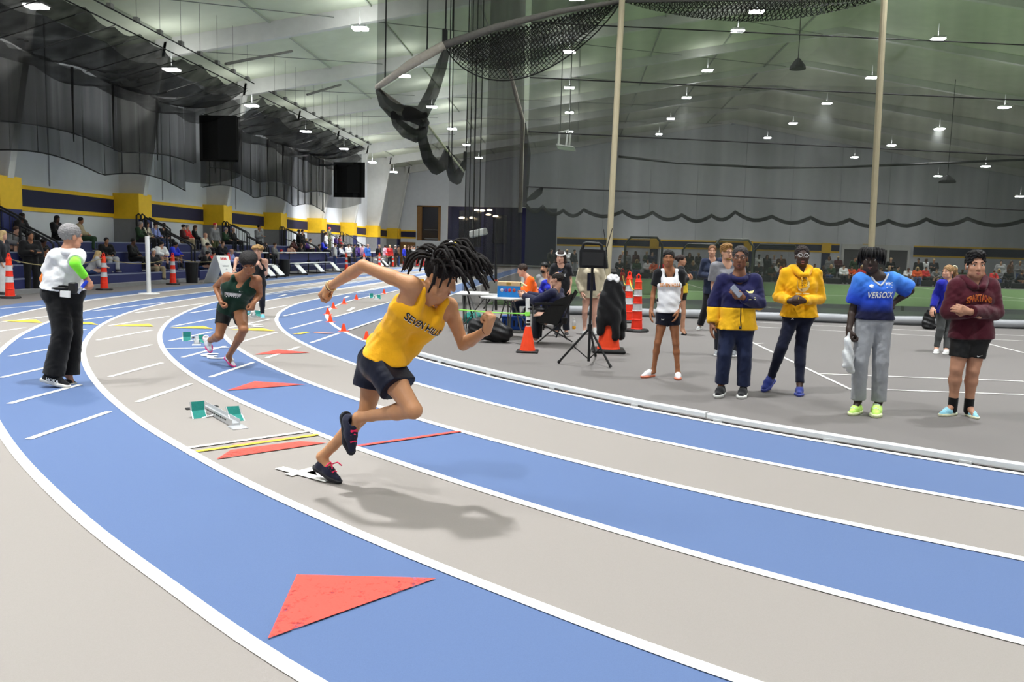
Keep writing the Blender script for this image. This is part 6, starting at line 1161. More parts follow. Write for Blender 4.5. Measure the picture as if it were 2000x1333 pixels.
o = dict(skin=(208, 162, 140), vox=.010, s=1.02, hs=1.05, limb=.95, hair=('curls', (150, 118, 72)), top=dict(type='tank', m=cloth((24, 24, 26)), name='singlet', off=.012, hem=-.02), bottom=dict(m=cloth((26, 28, 38)), name='tights', len=1.97, off=.008), shoes=((110, 190, 216), (180, 214, 226)), brow=(120, 90, 60), lips=(190, 120, 110))
r3, J = person_px('curly haired runner in a black singlet and dark tights behind the runner in green', 17.0, dict(head=(504, 491, -.2), shR=(486, 509, -.02), elR=(462, 506, .12), wrR=(458, 526, .0), shL=(519, 511, -.08), elL=(519, 536, .0), wrL=(508, 519, -.22), hipR=(494, 556), knR=(490, 584, -.15), anR=(487, 606, .1), hipL=(510, 556), knL=(512, 586, -.05), anL=(512.5, 613, .0), heR=(486, 604, .22), toR=(486, 613, -.02), heL=(512, 617, .08), toL=(514, 622, -.16)), o, (.1, -1, -.1), lambda J: dict(cuR=1.8, cuL=1.8, suR=un(A(0, -.3, 1)), base=A(*G(512, 621)[:2], 0)))
# ------------------------------------------------------------------ official seen from behind
o = dict(skin=(178, 128, 102), vox=.008, s=1.03, w=1.04, d=1.04, limb=1.02, hs=1.05, belly=1.12, hair=('short', (132, 130, 130)), face=True, top=dict(type='tee', m=cloth((226, 226, 228), 'white_polo'), name='polo_shirt', off=.014, sleeve=.72, hem=.03, sl=.010, sfl=.002, flare=.02, vn=.04, neck=.05), bottom=dict(m=cloth((16, 16, 18)), name='trousers', len=1.97, off=.028, flare=.04, rise=.10), shoes=((20, 20, 22), (206, 204, 198)), brow=(120, 116, 112), wrinkle=.007)
off_, J = person_px('grey haired official in a white polo and black trousers walking away', 8.3, dict(head=(139, 463, .03), shR=(152, 500, .06), elR=(146, 515, -.2), wrR=(169, 545, -.06), shL=(109, 501, -.08), elL=(88, 545, -.05), wrL=(95, 580, .1), hipL=(110, 572, -.03), knL=(122, 650, -.08), anL=(104, 735, -.12), hipR=(137, 572, .04), knR=(142, 648, .12), anR=(134, 733, .1), heL=(80, 745, -.13), toL=(136, 765, -.14), heR=(118, 746, -.0), toR=(149, 744, .15)), o, (.5, .87, -.08),
    lambda J: dict(hdR=un(A(.3, .1, -.9)), pnR=un(A(-.8, .3, 0)), cuR=1.7, thR=1, hdL=un(A(.25, .3, -.9)), cuL=.9, suL=un(A(-.12, .05, 1)), base=A(*G(118, 760)[:2], 0)))
q = o['_q']; bs = J['base']
for z, c, nm, t0, t1 in (('R', (132, 240, 60), 'lime_sleeve', .30, .86), ('L', (240, 132, 50), 'orange_sleeve', .35, .8)):
    sh, el_, wr = J['sh' + z], J['el' + z], J['wr' + z]; part('arm_sleeve', solid([cone(lerp(sh, el_, t0), el_, .056, .05, .02), flat(el_, lerp(el_, wr, t1), .050, .040, .012)], .008), cloth(c, nm), off_, bs)
bk = -q['fw']; up_ = q['up']
tri_part('belt_card', MB().plate([AY(117, 568, 8.02), AY(134, 569, 8.02), AY(134, 582, 8.02), AY(117, 580, 8.02)], np.array((0, .03, 0))), m_whitep, off_, bs, False)
tri_part('belt_pouch', MB().box(tuple(AY(143, 563, 8.1)), (.075, .05, .12), bev=.012), m_black, off_, bs, False)
tri_part('belt', MB().tube([q['Hc'] + q['up'] * .075 + q['rs'] * .185 * math.cos(t_) + q['fw'] * .145 * math.sin(t_) for t_ in np.linspace(0, 6.28, 25)[:-1]], .016, 6, closed=True), m_black, off_, bs)
part('collar', solid([cone(q['C'] + q['up'] * .05 + (q['rs'] * math.cos(a) + q['fw'] * math.sin(a)) * .062, q['C'] + q['up'] * .05 + (q['rs'] * math.cos(a + .5) + q['fw'] * math.sin(a + .5)) * .062, .036, .036, .01) for a in np.arange(0, 6.2, .5)], .008), cloth((226, 226, 228), 'white_polo'), off_, bs)
bt = thing('relay_baton', 'blue and silver baton held in the hand of the official', 'baton', tuple(AY(160, 560, 8.2))); a, b = AY(151, 573, 8.12), AY(170, 549, 8.2)
mk('baton_body', MB().tube([a, lerp(a, b, .45)], .017, 10), mat('silver', (190, 196, 206), .25, metal=.6), bt); mk('baton_grip', MB().tube([lerp(a, b, .45), b], .0175, 10), mat('baton_blue', (30, 60, 190), .35), bt)
hx = un(J['toL'] - J['heL']); sd = un(np.cross(hx, A(0, 0, 1))); sd = sd if sd[1] < 0 else -sd
tv, tf = text_mesh('HOKA', .05, bold=.002); c_ = lerp(J['heL'], J['toL'], .52) + A(0, 0, .055) + sd * .056; uu = un(np.cross(sd, hx)); uu = uu if uu[2] > 0 else -uu
tri_part('lettering', (lambda b_: (setattr(b_, 'v', [tuple(c_ + hx * p[0] + uu * p[1]) for p in tv]), setattr(b_, 'f', tf), b_)[2])(MB()), m_whitepr, off_, bs, False)
# ------------------------------------------------------------------ timing crew behind the table
def seated_px(label, Y, px, o, hf, extra=None): return person_px(label, Y, px, o, hf, extra)
o = dict(skin=(206, 156, 132), vox=.011, hs=1.0, hair=('short', (52, 40, 34)), top=dict(type='long', m=cloth((244, 98, 22)), name='sweater', off=.02, sleeve=1.9, hem=-.02, sl=.012), bottom=pants((40, 44, 56)), brow=(60, 46, 38))
person_px('man in a bright orange sweater seated at the table behind the cardboard box', 16.6, dict(head=(1020, 528), shR=(1034, 547, .18), elR=(1026, 568, .22), wrR=(1008, 565, .1), shL=(1036, 548, -.17), elL=(1030, 569, -.2), wrL=(1011, 566, -.12), hipR=(1044, 589, .09), knR=(1006, 590, .12), anR=(1010, 632, .12), hipL=(1044, 589, -.09), knL=(1006, 591, -.1), anL=(1010, 633, -.1)), o, (-1, -.15, -.25), lambda J: dict(base=A(J['anR'][0], 16.6, 0)))
o = dict(skin=(198, 150, 126), vox=.010, hs=1.02, w=1.1, d=1.1, hair=('ring', (40, 34, 32)), top=dict(type='long', m=cloth((22, 24, 52)), name='jacket', off=.024, sleeve=1.9, hem=-.02, sl=.014), bottom=pants((24, 26, 34)))
camp, Jc = person_px('balding man in a navy jacket seated in the folding camp chair reaching for the box', 13.9, dict(head=(1088, 546), shR=(1092, 571, .18), elR=(1060, 583, .30), wrR=(1028, 575, .45), shL=(1078, 574, -.16), elL=(1048, 589, -.16), wrL=(1022, 578, .12), hipR=(1092, 622, .1), knR=(1052, 616, .16), anR=(1050, 660, .16), hipL=(1090, 623, -.1), knL=(1049, 619, -.08), anL=(1046, 662, -.08)), o, (-1, .35, -.1), lambda J: dict(base=A(J['anR'][0], 13.9, 0)))
cc = thing('camp_chair', 'black folding camp chair with crossed legs under the man in the navy jacket', 'chair', (Jc['hipR'][0] + .1, 13.9, 0)); hx_ = Jc['hipR'][0]
p = PJ(13.9)
bq = [p(1078, 632, -.32), p(1124, 566, -.30), p(1128, 570, .36), p(1084, 634, .34)]
mk('fabric_back', MB().plate(bq, np.array((.012, 0, -.012))), m_dark, cc); mk('fabric_seat', MB().plate([p(1046, 626, -.3), p(1088, 634, -.3), p(1088, 634, .32), p(1046, 626, .32)], np.array((0, 0, -.02))), m_dark, cc)
mk('side_panel', MB().plate([p(1046, 628, -.34), p(1088, 636, -.34), p(1122, 572, -.34), p(1084, 588, -.34)], np.array((0, .015, 0))), m_dark, cc)
for (a, b) in (((1050, 628), (1118, 668)), ((1094, 632), (1048, 671)), ((1124, 566), (1086, 660)), ((1090, 636), (1108, 664))):
    for dy in (-.32, .34): mk('leg', MB().tube([p(*a, dy), p(*b, dy)], .013, 6), m_black, cc)
mk('cup_pouch', MB().lathe(tuple(p(1102, 634, -.36)), [(.04, 0), (.055, .1), (.05, .11)], 10), m_dark, cc)
for dy in (-.35, .36): mk('arm_strap', MB().plate([p(1044, 592, dy), p(1100, 592, dy), p(1100, 596, dy), p(1044, 596, dy)], np.array((0, .05, 0))), m_dark, cc)
o = dict(skin=(212, 164, 142), vox=.010, hs=.98, limb=.86, w=.9, hair=('long', (44, 32, 28)), top=dict(type='tee', m=cloth((30, 30, 34)), name='tee_shirt', off=.02, sleeve=.7, hem=-.04, sl=.012), bottom=pants((30, 32, 40)), shoes=((60, 60, 64), (200, 200, 198)), brow=(50, 38, 32))
wom, J = person_px('long haired woman in a dark tee and white headband standing behind the timing table', 15.4, dict(head=(1095, 503), shR=(1083, 523), elR=(1077, 546, .02), wrR=(1078, 566, -.06), shL=(1109, 523), elL=(1114, 546, .02), wrL=(1113, 566, -.06), hipR=(1088, 571), knR=(1088, 612), anR=(1088, 646), hipL=(1104, 571), knL=(1105, 612), anL=(1106, 646), heR=(1088, 650, .08), toR=(1086, 654, -.16), heL=(1106, 650, .08), toL=(1107, 654, -.16)), o, (-.2, -1, 0))
q = o['_q']; tri_part('headband', MB().tube([J['head'] + A(.080 * math.cos(t_), .095 * math.sin(t_) - .01, .070 + .035 * math.sin(t_)) for t_ in np.linspace(0, 6.28, 21)[:-1]], .015, 6, closed=True), m_whitep, wom, J['base'])
print_on(wom, J['base'], o['_top'], 'TRACK', q['Cc'] + q['fw'] * .15 - q['up'] * .02, -q['rs'], q['up'], .07, mat('white_print', (236, 236, 232)), 'lettering', .005, .8, bold=.02)
emblem(wom, o['_top'], J['base'], [(-.09, -.02), (-.05, .05), (-.02, .01), (.02, .06), (.09, -.01)], q['Cc'] + q['fw'] * .15 + q['up'] * .02, -q['rs'], q['up'], mat('periwinkle_print', (110, 130, 210)), 'print_shape', .004)
o = dict(skin=(190, 140, 112), vox=.012, hs=1.0, hair=('short', (24, 22, 22)), top=dict(type='long', m=cloth((142, 142, 144)), name='sweater', off=.02, sleeve=1.9, hem=-.02), bottom=pants((44, 46, 52)))
brd, J = person_px('bearded man in a grey sweater and black cap seated beyond the orange sweater', 18.6, dict(head=(1063, 523), shR=(1053, 543), elR=(1049, 563, .05), wrR=(1058, 574, -.2), shL=(1078, 543), elL=(1083, 563, .05), wrL=(1072, 575, -.2), hipR=(1058, 585), knR=(1054, 584, -.42), anR=(1054, 620, -.42), hipL=(1072, 585), knL=(1074, 584, -.42), anL=(1074, 620, -.42)), o, (-.6, -1, 0), lambda J: dict(base=A(J['hipR'][0], 18.3, 0)))
part('beard', solid([ell(J['head'] + un(J['hf']) * .05 - A(0, 0, .085), A(.055, .05, .04), None, .02)], .01), mat('hair_24_22_22', (24, 22, 22)), brd, J['base'])
part('cap', solid([ell(J['head'] + A(0, .0, .055), A(.088, .1, .075), None, .02), cone(J['head'] + A(.04, .1, .03), J['head'] + A(.06, .15, .02), .03, .02, .02)], .01, (), [(J['head'] + A(0, 0, .035), A(0, 0, -1))]), m_black, brd, J['base'])
o = dict(skin=(190, 144, 118), vox=.012, hs=1.0, hair=('short', (60, 46, 36)), top=dict(type='long', m=cloth((34, 44, 170)), name='sweater', off=.02, sleeve=1.9, hem=-.02), bottom=pants((44, 46, 52)))
person_px('person in a royal blue sweater seated between the orange sweater and the headband woman', 17.2, dict(head=(1076, 535), shR=(1064, 554), elR=(1056, 572, .05), wrR=(1050, 570, -.2), shL=(1086, 554), elL=(1090, 574, .05), wrL=(1082, 585, -.2), hipR=(1068, 597), knR=(1066, 596, -.42), anR=(1066, 632, -.42), hipL=(1082, 597), knL=(1084, 596, -.42), anL=(1084, 632, -.42)), o, (-.7, -1, -.3), lambda J: dict(base=A(J['hipR'][0], 16.9, 0)))
o = dict(skin=(212, 164, 144), vox=.011, hs=.98, limb=.95, hair=('long', (80, 60, 44)), top=dict(type='long', m=cloth((190, 180, 156)), name='coat', off=.024, sleeve=1.95, hem=-.10, sl=.014, flare=.02), bottom=dict(m=cloth((28, 30, 48)), len=.2, off=.01), shoes=((222, 222, 220), (230, 230, 228)), brow=(80, 60, 44))
bei, J = person_px('person in a long beige coat with bare legs standing behind the loudspeaker', 15.9, dict(head=(1155, 500), shR=(1139, 522), elR=(1132, 549, .02), wrR=(1137, 573, -.1), shL=(1170, 522), elL=(1177, 549, .02), wrL=(1172, 573, -.08), hipR=(1147, 572), knR=(1142, 610, -.05), anR=(1142, 640, .04), hipL=(1163, 572), knL=(1160, 611, .0), anL=(1161, 641, .04), heR=(1144, 646, .1), toR=(1138, 650, -.12), heL=(1161, 646, .1), toL=(1162, 651, -.15)), o, (-.1, -1, 0))
q = o['_q']; emblem(bei, o['_top'], J['base'], [(-.075, .2), (.06, .2), (.085, -.14), (-.085, -.14)], q['Bc'] + q['fw'] * .2 + q['up'] * .0, -q['rs'], q['up'], cloth((26, 28, 44)), 'dark_top', .004)
for lab, seat, x, y in (('folding chair under the man in the orange sweater', .45, AY(1044, 590, 16.6)[0], 16.6), ('folding chair under the man in the black cap', .45, AY(1065, 585, 18.6)[0], 18.65), ('folding chair under the person in royal blue', .45, AY(1075, 597, 17.2)[0], 17.25)):
    r = thing('folding_chair', 'black ' + lab, 'chair', (x, y, 0)); mk('seat', MB().box((x, y, .47 - .06), (.42, .42, .03), bev=.01), m_black, r)
    for sx in (-1, 1):
        for sy in (-1, 1): mk('leg', MB().tube([(x + .19 * sx, y + .18 * sy, .40), (x + .21 * sx, y + .2 * sy, 0)], .012, 6), m_black, r)
    mk('backrest', MB().box((x + (.21 if 'orange' in lab else 0), y + (0 if 'orange' in lab else .22), .72), ((.03, .4, .2) if 'orange' in lab else (.4, .03, .2)), bev=.01), m_black, r)
# jackets over the cone
q = G(1188, 688); jc = thing('traffic_cone', 'orange traffic cone with a white collar half hidden under draped black jackets', 'traffic cone', tuple(q))
mk('cone_base', MB().box(q + np.array((0, 0, .03)), (.52, .52, .06), bev=.02), m_black, jc); mk('cone_body', MB().lathe(tuple(q), [(.185, .06), (.175, .09), (.135, .45)], 20), m_or, jc); mk('reflective_collar', MB().lathe(tuple(q), [(.136, .45), (.11, .66)], 20), m_refl, jc); mk('cone_tip', MB().lathe(tuple(q), [(.11, .66), (.06, .95)], 20), m_or, jc)
pj_ = PJ(q[1]); fold = lambda x, y, z: .008 * np.sin(30 * x + 12 * z + 2 * np.sin(9 * z)) * np.sin(24 * y + 3 + 8 * z) + .005 * np.sin(26 * z + 30 * x)
jk = solid([cone(pj_(1195, 553), pj_(1192, 600), .11, .20, .05), cone(pj_(1192, 600), pj_(1186, 622, -.05), .18, .17, .05), cone(pj_(1205, 560), pj_(1212, 655, .04), .09, .08, .04), cone(pj_(1184, 580, -.05), pj_(1173, 648, -.1), .10, .07, .04), cone(pj_(1200, 610, -.12), pj_(1203, 658, -.14), .10, .07, .04), cone(pj_(1214, 575), pj_(1218, 640), .06, .05, .04)], .009, [cone(pj_(1186, 652, -.30), pj_(1187, 622, -.34), .14, .10, .02), cone(q + A(0, 0, .2), q + A(0, 0, .9), .17, .13, .01)], (), fold)
jo = part('jacket', jk, cloth((24, 24, 26)), None, tuple(q)) if False else None
me_ = mesh_of('jacket', (jk[0] - q, jk[1])); jo = bpy.data.objects.new('jacket', me_); COL.objects.link(jo); jo.location = q; me_.materials.append(cloth((24, 24, 26))); tagged(jo, 'black jackets draped over the orange cone beside the tripod', 'jacket')
cap_ = solid([ell(pj_(1197, 543), A(.10, .08, .06), None, .02), cone(pj_(1192, 546, -.06), pj_(1206, 549, -.06), .04, .035, .02)], .008, (), (), lambda x, y, z: .008 * np.sin(70 * x) * np.sin(60 * z))
me_ = mesh_of('knit_hat', (cap_[0] - pj_(1197, 543), cap_[1])); ko = bpy.data.objects.new('knit_hat', me_); COL.objects.link(ko); ko.location = pj_(1197, 543); me_.materials.append(m_w); tagged(ko, 'white knit hat with a green underside lying on the draped jackets', 'hat')
gb = solid([cone(pj_(1192, 551, -.06), pj_(1203, 554, -.05), .035, .03, .02)], .008); me_ = mesh_of('green_brim', (gb[0], gb[1])); go = bpy.data.objects.new('green_brim', me_); COL.objects.link(go); me_.materials.append(cloth((20, 110, 76))); go.parent = ko; go.location = -ko.location
# bags and boxes by the table
def lump(name, label, cat, prims, m, wv=.012, vox=.011):
    VQ = solid(prims, vox, (), [(A(0, 0, .004), A(0, 0, -1))], lambda x, y, z: wv * np.sin(31 * x + 9 * z) * np.sin(27 * y) + .5 * wv * np.sin(60 * z + 21 * x)); c = A(VQ[0][:, 0].mean(), VQ[0][:, 1].mean(), VQ[0][:, 2].min()); me = mesh_of(name, (VQ[0] - c, VQ[1])); ob_ = bpy.data.objects.new(name, me); COL.objects.link(ob_); ob_.location = c; me.materials.append(m); return tagged(ob_, label, cat)
m_bag = mat('black_nylon', (20, 20, 22), .5, .1, 16, .4, bscale=30)
p = PJ(13.9); lump('duffel_bag', 'black duffel bag slumped under the table beside the fist', 'bag', [cone(p(955, 648), p(984, 652), .16, .15, .05), cone(p(962, 632), p(976, 640), .12, .1, .05)], m_bag)
p = PJ(14.3); lump('backpack', 'black backpack on the floor left of the duffel bag', 'bag', [cone(p(928, 636), p(930, 655), .13, .15, .05), cone(p(940, 630), p(938, 652), .1, .12, .05)], m_bag)
lump('green_bag', 'teal cloth bag lying on the floor behind the backpack', 'bag', [cone(A(*G(915, 632)[:2], .1), A(*G(930, 630)[:2], .12), .13, .11, .05)], cloth((24, 110, 100)))
c_ = G(998, 652); c_ = A(c_[0], c_[1] + .9, 0); cr_ = thing('storage_crate', 'blue plastic crate under the white table', 'crate', tuple(c_)); m_cb = mat('crate_blue', (24, 70, 150), .5, .06, 20)
mk('crate_body', MB().box(c_ + A(0, 0, .13), (.5, .36, .26), bev=.02), m_cb, cr_); mk('crate_rim', MB().box(c_ + A(0, 0, .25), (.54, .4, .03), bev=.01), m_cb, cr_)
for k in range(5): mk('crate_slot', MB().box(c_ + A(-.18 + .09 * k, -.182, .13), (.03, .006, .12)), m_black, cr_)
bt_ = G(1121, 643); o_ = thing('drink_bottle', 'clear bottle of orange drink on the floor behind the camp chair', 'bottle', tuple(bt_)); mk('bottle_body', MB().lathe(tuple(bt_), [(.036, 0), (.038, .06)], 12), mat('juice', (236, 170, 40), .3), o_); mk('bottle_top', MB().lathe(tuple(bt_), [(.038, .06), (.036, .14), (.014, .19), (.014, .2)], 12), mat('clear_plastic', (206, 206, 204), .2, .05, 10, alpha=.45), o_); mk('bottle_cap', MB().lathe(tuple(bt_), [(.018, .2), (.018, .225)], 10), m_whitep, o_)
# stand pole with the projector, camera tripod
pl = G(969, 606); stp = thing('light_stand', 'tall black stand pole behind the timing table', 'stand', tuple(pl)); tpp = AY(967, 430, pl[1])
mk('pole', MB().tube([pl, lerp(pl, tpp, .5)], .035, 8).tube([lerp(pl, tpp, .5), tpp], .024, 8), m_black, stp); mk('red_clamp', MB().tube([lerp(pl, tpp, .26), lerp(pl, tpp, .34)], .05, 8), mat('clamp_red', (170, 60, 40), .5), stp)
for a in (.4, 2.5, 4.6): mk('leg', MB().tube([lerp(pl, tpp, .22), pl + A(.45 * math.cos(a), .45 * math.sin(a), .01)], .018, 6), m_black, stp)
tc_ = G(922, 640); ct = thing('camera_tripod', 'camera on a tripod with a pale leg between the face and the timing table', 'tripod', tuple(tc_)); hb = AY(908, 552, tc_[1]); 
for (u, v, c) in ((941, 648, m_steel), (905, 650, m_black), (925, 632, m_black)): mk('leg', MB().tube([hb, G(u, v)], .016, 7), c, ct)
mk('tripod_head', MB().box(hb + A(0, 0, .05), (.09, .09, .12), bev=.02), m_black, ct); mk('camera_body', MB().box(hb + A(.04, 0, .2), (.3, .16, .17), bev=.02), m_black, ct); mk('lens_barrel', MB().tube([hb + A(.04, -.08, .2), hb + A(.02, -.26, .2)], .05, 10), m_black, ct); mk('pan_handle', MB().tube([hb + A(.02, 0, .05), AY(938, 582, tc_[1])], .012, 6), m_black, ct)
mc_ = AY(990, 539, cT[1] + 1.6); 
# bag and shoes lying by the net
p = G(1512, 622); sd_ = lump('gear_bag', 'long black gear bag with white end lying against the net roll', 'bag', [cone(A(p[0] - .35, p[1], .13), A(p[0] + .12, p[1], .13), .13, .13, .05)], m_bag); we_ = solid([cone(A(p[0] + .2, p[1], .13), A(p[0] + .42, p[1] - .05, .1), .13, .09, .05)], .012, (), [(A(0, 0, .004), A(0, 0, -1))], lambda x, y, z: .02 * np.sin(60 * x)); me_ = mesh_of('white_end', we_); wo = bpy.data.objects.new('white_end', me_); COL.objects.link(wo); me_.materials.append(m_w); wo.parent = sd_; wo.location = -sd_.location
p = G(1812, 643); lump('sports_bag', 'black backpack with pale straps on the floor beside the woman in royal blue', 'bag', [cone(A(p[0], p[1], .12), A(p[0] + .05, p[1], .38), .15, .12, .05), cone(A(p[0] - .05, p[1] - .1, .06), A(p[0] + .1, p[1] - .1, .06), .06, .05, .03)], m_bag)
# ------------------------------------------------------------------ spectators: four poses, copied with their own colours
def tmpl(name, seated, pose, hair):
    o = dict(skin=(150, 110, 90), vox=.021, cvox=.021, face=False, hands=False, hair=(hair, (40, 30, 26)), top=dict(type='long', m=cloth((60, 60, 60)), name='shirt', off=.03, sleeve=1.9, hem=-.02, sl=.016), bottom=dict(m=cloth((40, 40, 46)), name='trousers', len=1.97, off=.024, flare=.024), wrinkle=.003)
    if seated:
        ln = .22 if pose == 'lean' else -.04; J = dict(base=A(0, 0, 0), hipR=A(.1, -.02, .11), hipL=A(-.1, -.02, .11), shR=A(.19, ln, .58 - .06 * (pose == 'lean')), shL=A(-.19, ln, .58 - .06 * (pose == 'lean')), head=A(0, ln + .06, .79 - .1 * (pose == 'lean')), hf=A(0, 1, -.1 - .3 * (pose == 'lean')), knR=A(.13, .42, .13), knL=A(-.12, .44, .13), anR=A(.13, .40, -.27), anL=A(-.12, .46, -.27), elR=A(.25, ln + .08, .33), elL=A(-.25, ln + .08, .33), wrR=A(.1, ln + .30, .26), wrL=A(-.08, ln + .30, .26))
        J['heR'], J['toR'], J['heL'], J['toL'] = A(.13, .34, -.355), A(.14, .62, -.355), A(-.12, .40, -.355), A(-.14, .68, -.355)
    else:
        J = dict(base=A(0, 0, 0), hipR=A(.1, 0, .92), hipL=A(-.1, 0, .92), shR=A(.2, -.01, 1.42), shL=A(-.2, -.01, 1.42), head=A(0, .04, 1.64), hf=A(0, 1, -.05), knR=A(.12, .03, .5), knL=A(-.11, .05, .5), anR=A(.13, 0, .09), anL=A(-.12, .02, .09), elR=A(.27, -.04, 1.13), elL=A(-.27, -.04, 1.13), wrR=A(.25, .08, .88), wrL=A(-.25, .08, .88))
        if pose == 'fold': J.update(elR=A(.27, .04, 1.14), elL=A(-.27, .04, 1.14), wrR=A(-.05, .24, 1.16), wrL=A(.05, .24, 1.2))
        J['heR'], J['toR'], J['heL'], J['toL'] = A(.13, -.08, 0), A(.17, .2, 0), A(-.12, -.06, 0), A(-.17, .22, 0)
    o['shoes'] = ((60, 60, 64), (200, 200, 198)); return build(name, J, o)
T_ = {}
for key, a in dict(sit=(True, 'up', 'short'), sitL=(True, 'up', 'long'), lean=(True, 'lean', 'short'), leanL=(True, 'lean', 'long'), std=(False, 'down', 'short'), stdL=(False, 'down', 'long'), fold=(False, 'fold', 'short')).items(): T_[key] = [tmpl('spectator', *a), False]
PAL = dict(black=(20, 20, 22), dark=(34, 34, 40), navy=(28, 32, 66), tan=(164, 148, 118), white=(222, 222, 222), cream=(214, 206, 186), grey=(120, 120, 122), lgrey=(176, 176, 178), lav=(136, 148, 206), royal=(40, 54, 190), maroon=(74, 40, 40), red=(206, 46, 46), green=(40, 62, 40), purple=(64, 36, 110), khaki=(150, 136, 108), jeans=(58, 76, 120), pink=(214, 160, 180), blue=(60, 110, 200), brown=(92, 66, 48), olive=(80, 84, 56), blond=(196, 168, 120), bhair=(70, 48, 36), khair=(20, 17, 16), ghair=(150, 146, 142), orange=(220, 90, 40), bald=None, skinc=(206, 158, 134))
SK = [(206, 160, 136), (150, 104, 76), (92, 62, 48), (188, 138, 108), (220, 176, 152)]
cnt = 0
def crowd(key, pos, yaw, label, top, low, hair, sk=0, sc=1.0, group='spectators by the left wall'):
    global cnt; t = T_[key]
    if not t[1]: o = t[0]; t[1] = True
    else: o = dup(t[0], (0, 0, 0))
    o.location = pos; o.rotation_euler = (0, 0, yaw); o.scale = (sc, sc, sc); o['label'] = label; o['category'] = 'person'; o['group'] = group
    recolour(o, skin_mat(SK[sk % 5]))
    for ch in o.children:
        n = ch.name.split('.')[0]
        if n == 'shirt': recolour(ch, cloth(PAL[top]))
        elif n == 'trousers': recolour(ch, cloth(PAL[low]))
        elif n == 'hair': recolour(ch, mat('hair_' + hair, PAL[hair], .7, .2, 50))
    cnt += 1; return o
EAST = -math.pi / 2
def sit(u, v, row, label, top, low='dark', hair='khair', sk=0, key='sit', yaw=0.0): crowd(key, (ROWX[row] - .05, AX(u, v, ROWX[row])[1], ROWZ[row] + .0), EAST + yaw, label, top, low, hair, sk, .97)
def stand(u, v, X, label, top, low='dark', hair='khair', sk=0, key='std', yaw=0.0, z=0.0, sc=1.0): crowd(key, (X, AX(u, v, X)[1], z), EAST + yaw, label, top, low, hair, sk, sc)
sit(45, 412, 3, 'spectator in a black hoodie high on the top row, looking at a phone, far left', 'black', 'black', 'khair', 2, 'sitL')
sit(24, 442, 2, 'spectator with brown hair and a grey top below the black hoodie, far left', 'grey', 'dark', 'bhair', 0, 'lean', -.4)
stand(4, 470, -15.4, 'spectator in a dark top and white trousers cut by the left photo edge', 'dark', 'white', 'blond', 0, 'stdL', .2)
stand(58, 452, -15.7, 'spectator in a black hoodie with orange print standing left of the official', 'black', 'black', 'khair', 1, 'fold', -.5)
sit(72, 470, 1, 'spectator in black behind the standing black hoodie left of the official', 'black', 'black', 'khair', 2, 'lean'); sit(92, 478, 0, 'spectator holding a white jacket just left of the official', 'black', 'dark', 'khair', 1, 'sit', -.3)
sit(114, 442, 3, 'spectator in a black top against the wall left of the head of the official', 'black', 'black', 'khair', 2, 'sitL')
sit(160, 444, 3, 'spectator in a tan sweater on the top row just right of the official', 'tan', 'green', 'khair', 1, 'sit', .4)
sit(177, 486, 0, 'blond spectator in a pale grey sweater and jeans seated low beside the official', 'lgrey', 'jeans', 'blond', 4, 'leanL', .6)
sit(210, 468, 1, 'spectator in a black jacket and light grey trousers above the second cone', 'black', 'lgrey', 'khair', 1, 'sit', -.5)
sit(262, 472, 1, 'spectator in all black seated under the pillar rail', 'black', 'black', 'khair', 2, 'sit'); sit(277, 450, 3, 'spectator in dark green next to the cream top above the white post', 'green', 'dark', 'ghair', 0)
sit(289, 448, 3, 'brown haired spectator in a cream top right above the white post', 'cream', 'dark', 'bhair', 3, 'sitL'); sit(306, 449, 3, 'spectator in a lavender blue jacket on the top row', 'lav', 'jeans', 'bhair', 0)
sit(322, 446, 3, 'spectator in a black jacket right of the lavender jacket', 'black', 'dark', 'khair', 0, 'sit', -.4); sit(308, 478, 1, 'spectator in a white top under the lavender jacket', 'white', 'dark', 'khair', 0, 'lean', -.3); sit(333, 472, 1, 'spectator in a royal blue shirt bent forward above the third cone', 'royal', 'dark', 'khair', 1, 'lean')
sit(302, 494, 0, 'spectator in a white cap, dark jacket and khaki trousers by the white post', 'dark', 'khaki', 'white', 0, 'sit', -.5)
sit(360, 449, 3, 'spectator in a brown jacket and khaki trousers on the top row', 'maroon', 'khaki', 'khair', 0, 'sit', .3); sit(368, 454, 3, 'spectator with white hair and a red top between the brown and black jackets', 'red', 'dark', 'ghair', 4); sit(383, 453, 3, 'long haired spectator in black beside the red top', 'black', 'black', 'bhair', 0, 'sitL', .3)
sit(403, 467, 2, 'bald spectator in a cream shirt above the folding sign', 'cream', 'dark', 'skinc', 0); sit(396, 476, 1, 'spectator in a grey jacket bent forward left of the cream shirt', 'grey', 'dark', 'khair', 0, 'lean'); stand(419, 447, -17.4, 'spectator in a red cap and grey hoodie standing on the bleacher', 'grey', 'olive', 'red', 4, 'std', -.3, ROWZ[1])
sit(409, 496, 0, 'spectator in a bright red jacket and jeans behind the folding sign', 'red', 'jeans', 'khair', 3, 'lean', -.2); sit(396, 494, 0, 'spectator in a black jacket seated left of the red jacket', 'black', 'jeans', 'khair', 0, 'lean')
sit(454, 481, 0, 'bald spectator in a lavender shirt and navy trousers on the front row', 'lav', 'navy', 'skinc', 0); sit(437, 483, 1, 'spectator in sunglasses above the sign board', 'dark', 'dark', 'bhair', 0, 'sit', -.4); sit(443, 458, 3, 'spectator in dark green with a yellow print', 'green', 'dark', 'ghair', 0); sit(457, 459, 3, 'spectator in black right of the dark green top', 'black', 'black', 'skinc', 0)
stand(505, 435, -17.6, 'tall spectator in a grey jacket standing high with folded arms', 'grey', 'black', 'khair', 1, 'fold', -.2, ROWZ[1], 1.05); sit(520, 475, 1, 'spectator in black behind the curly haired runner', 'black', 'black', 'bhair', 0); sit(538, 478, 1, 'spectator in a grey top right of the curly haired runner', 'grey', 'dark', 'bhair', 0)
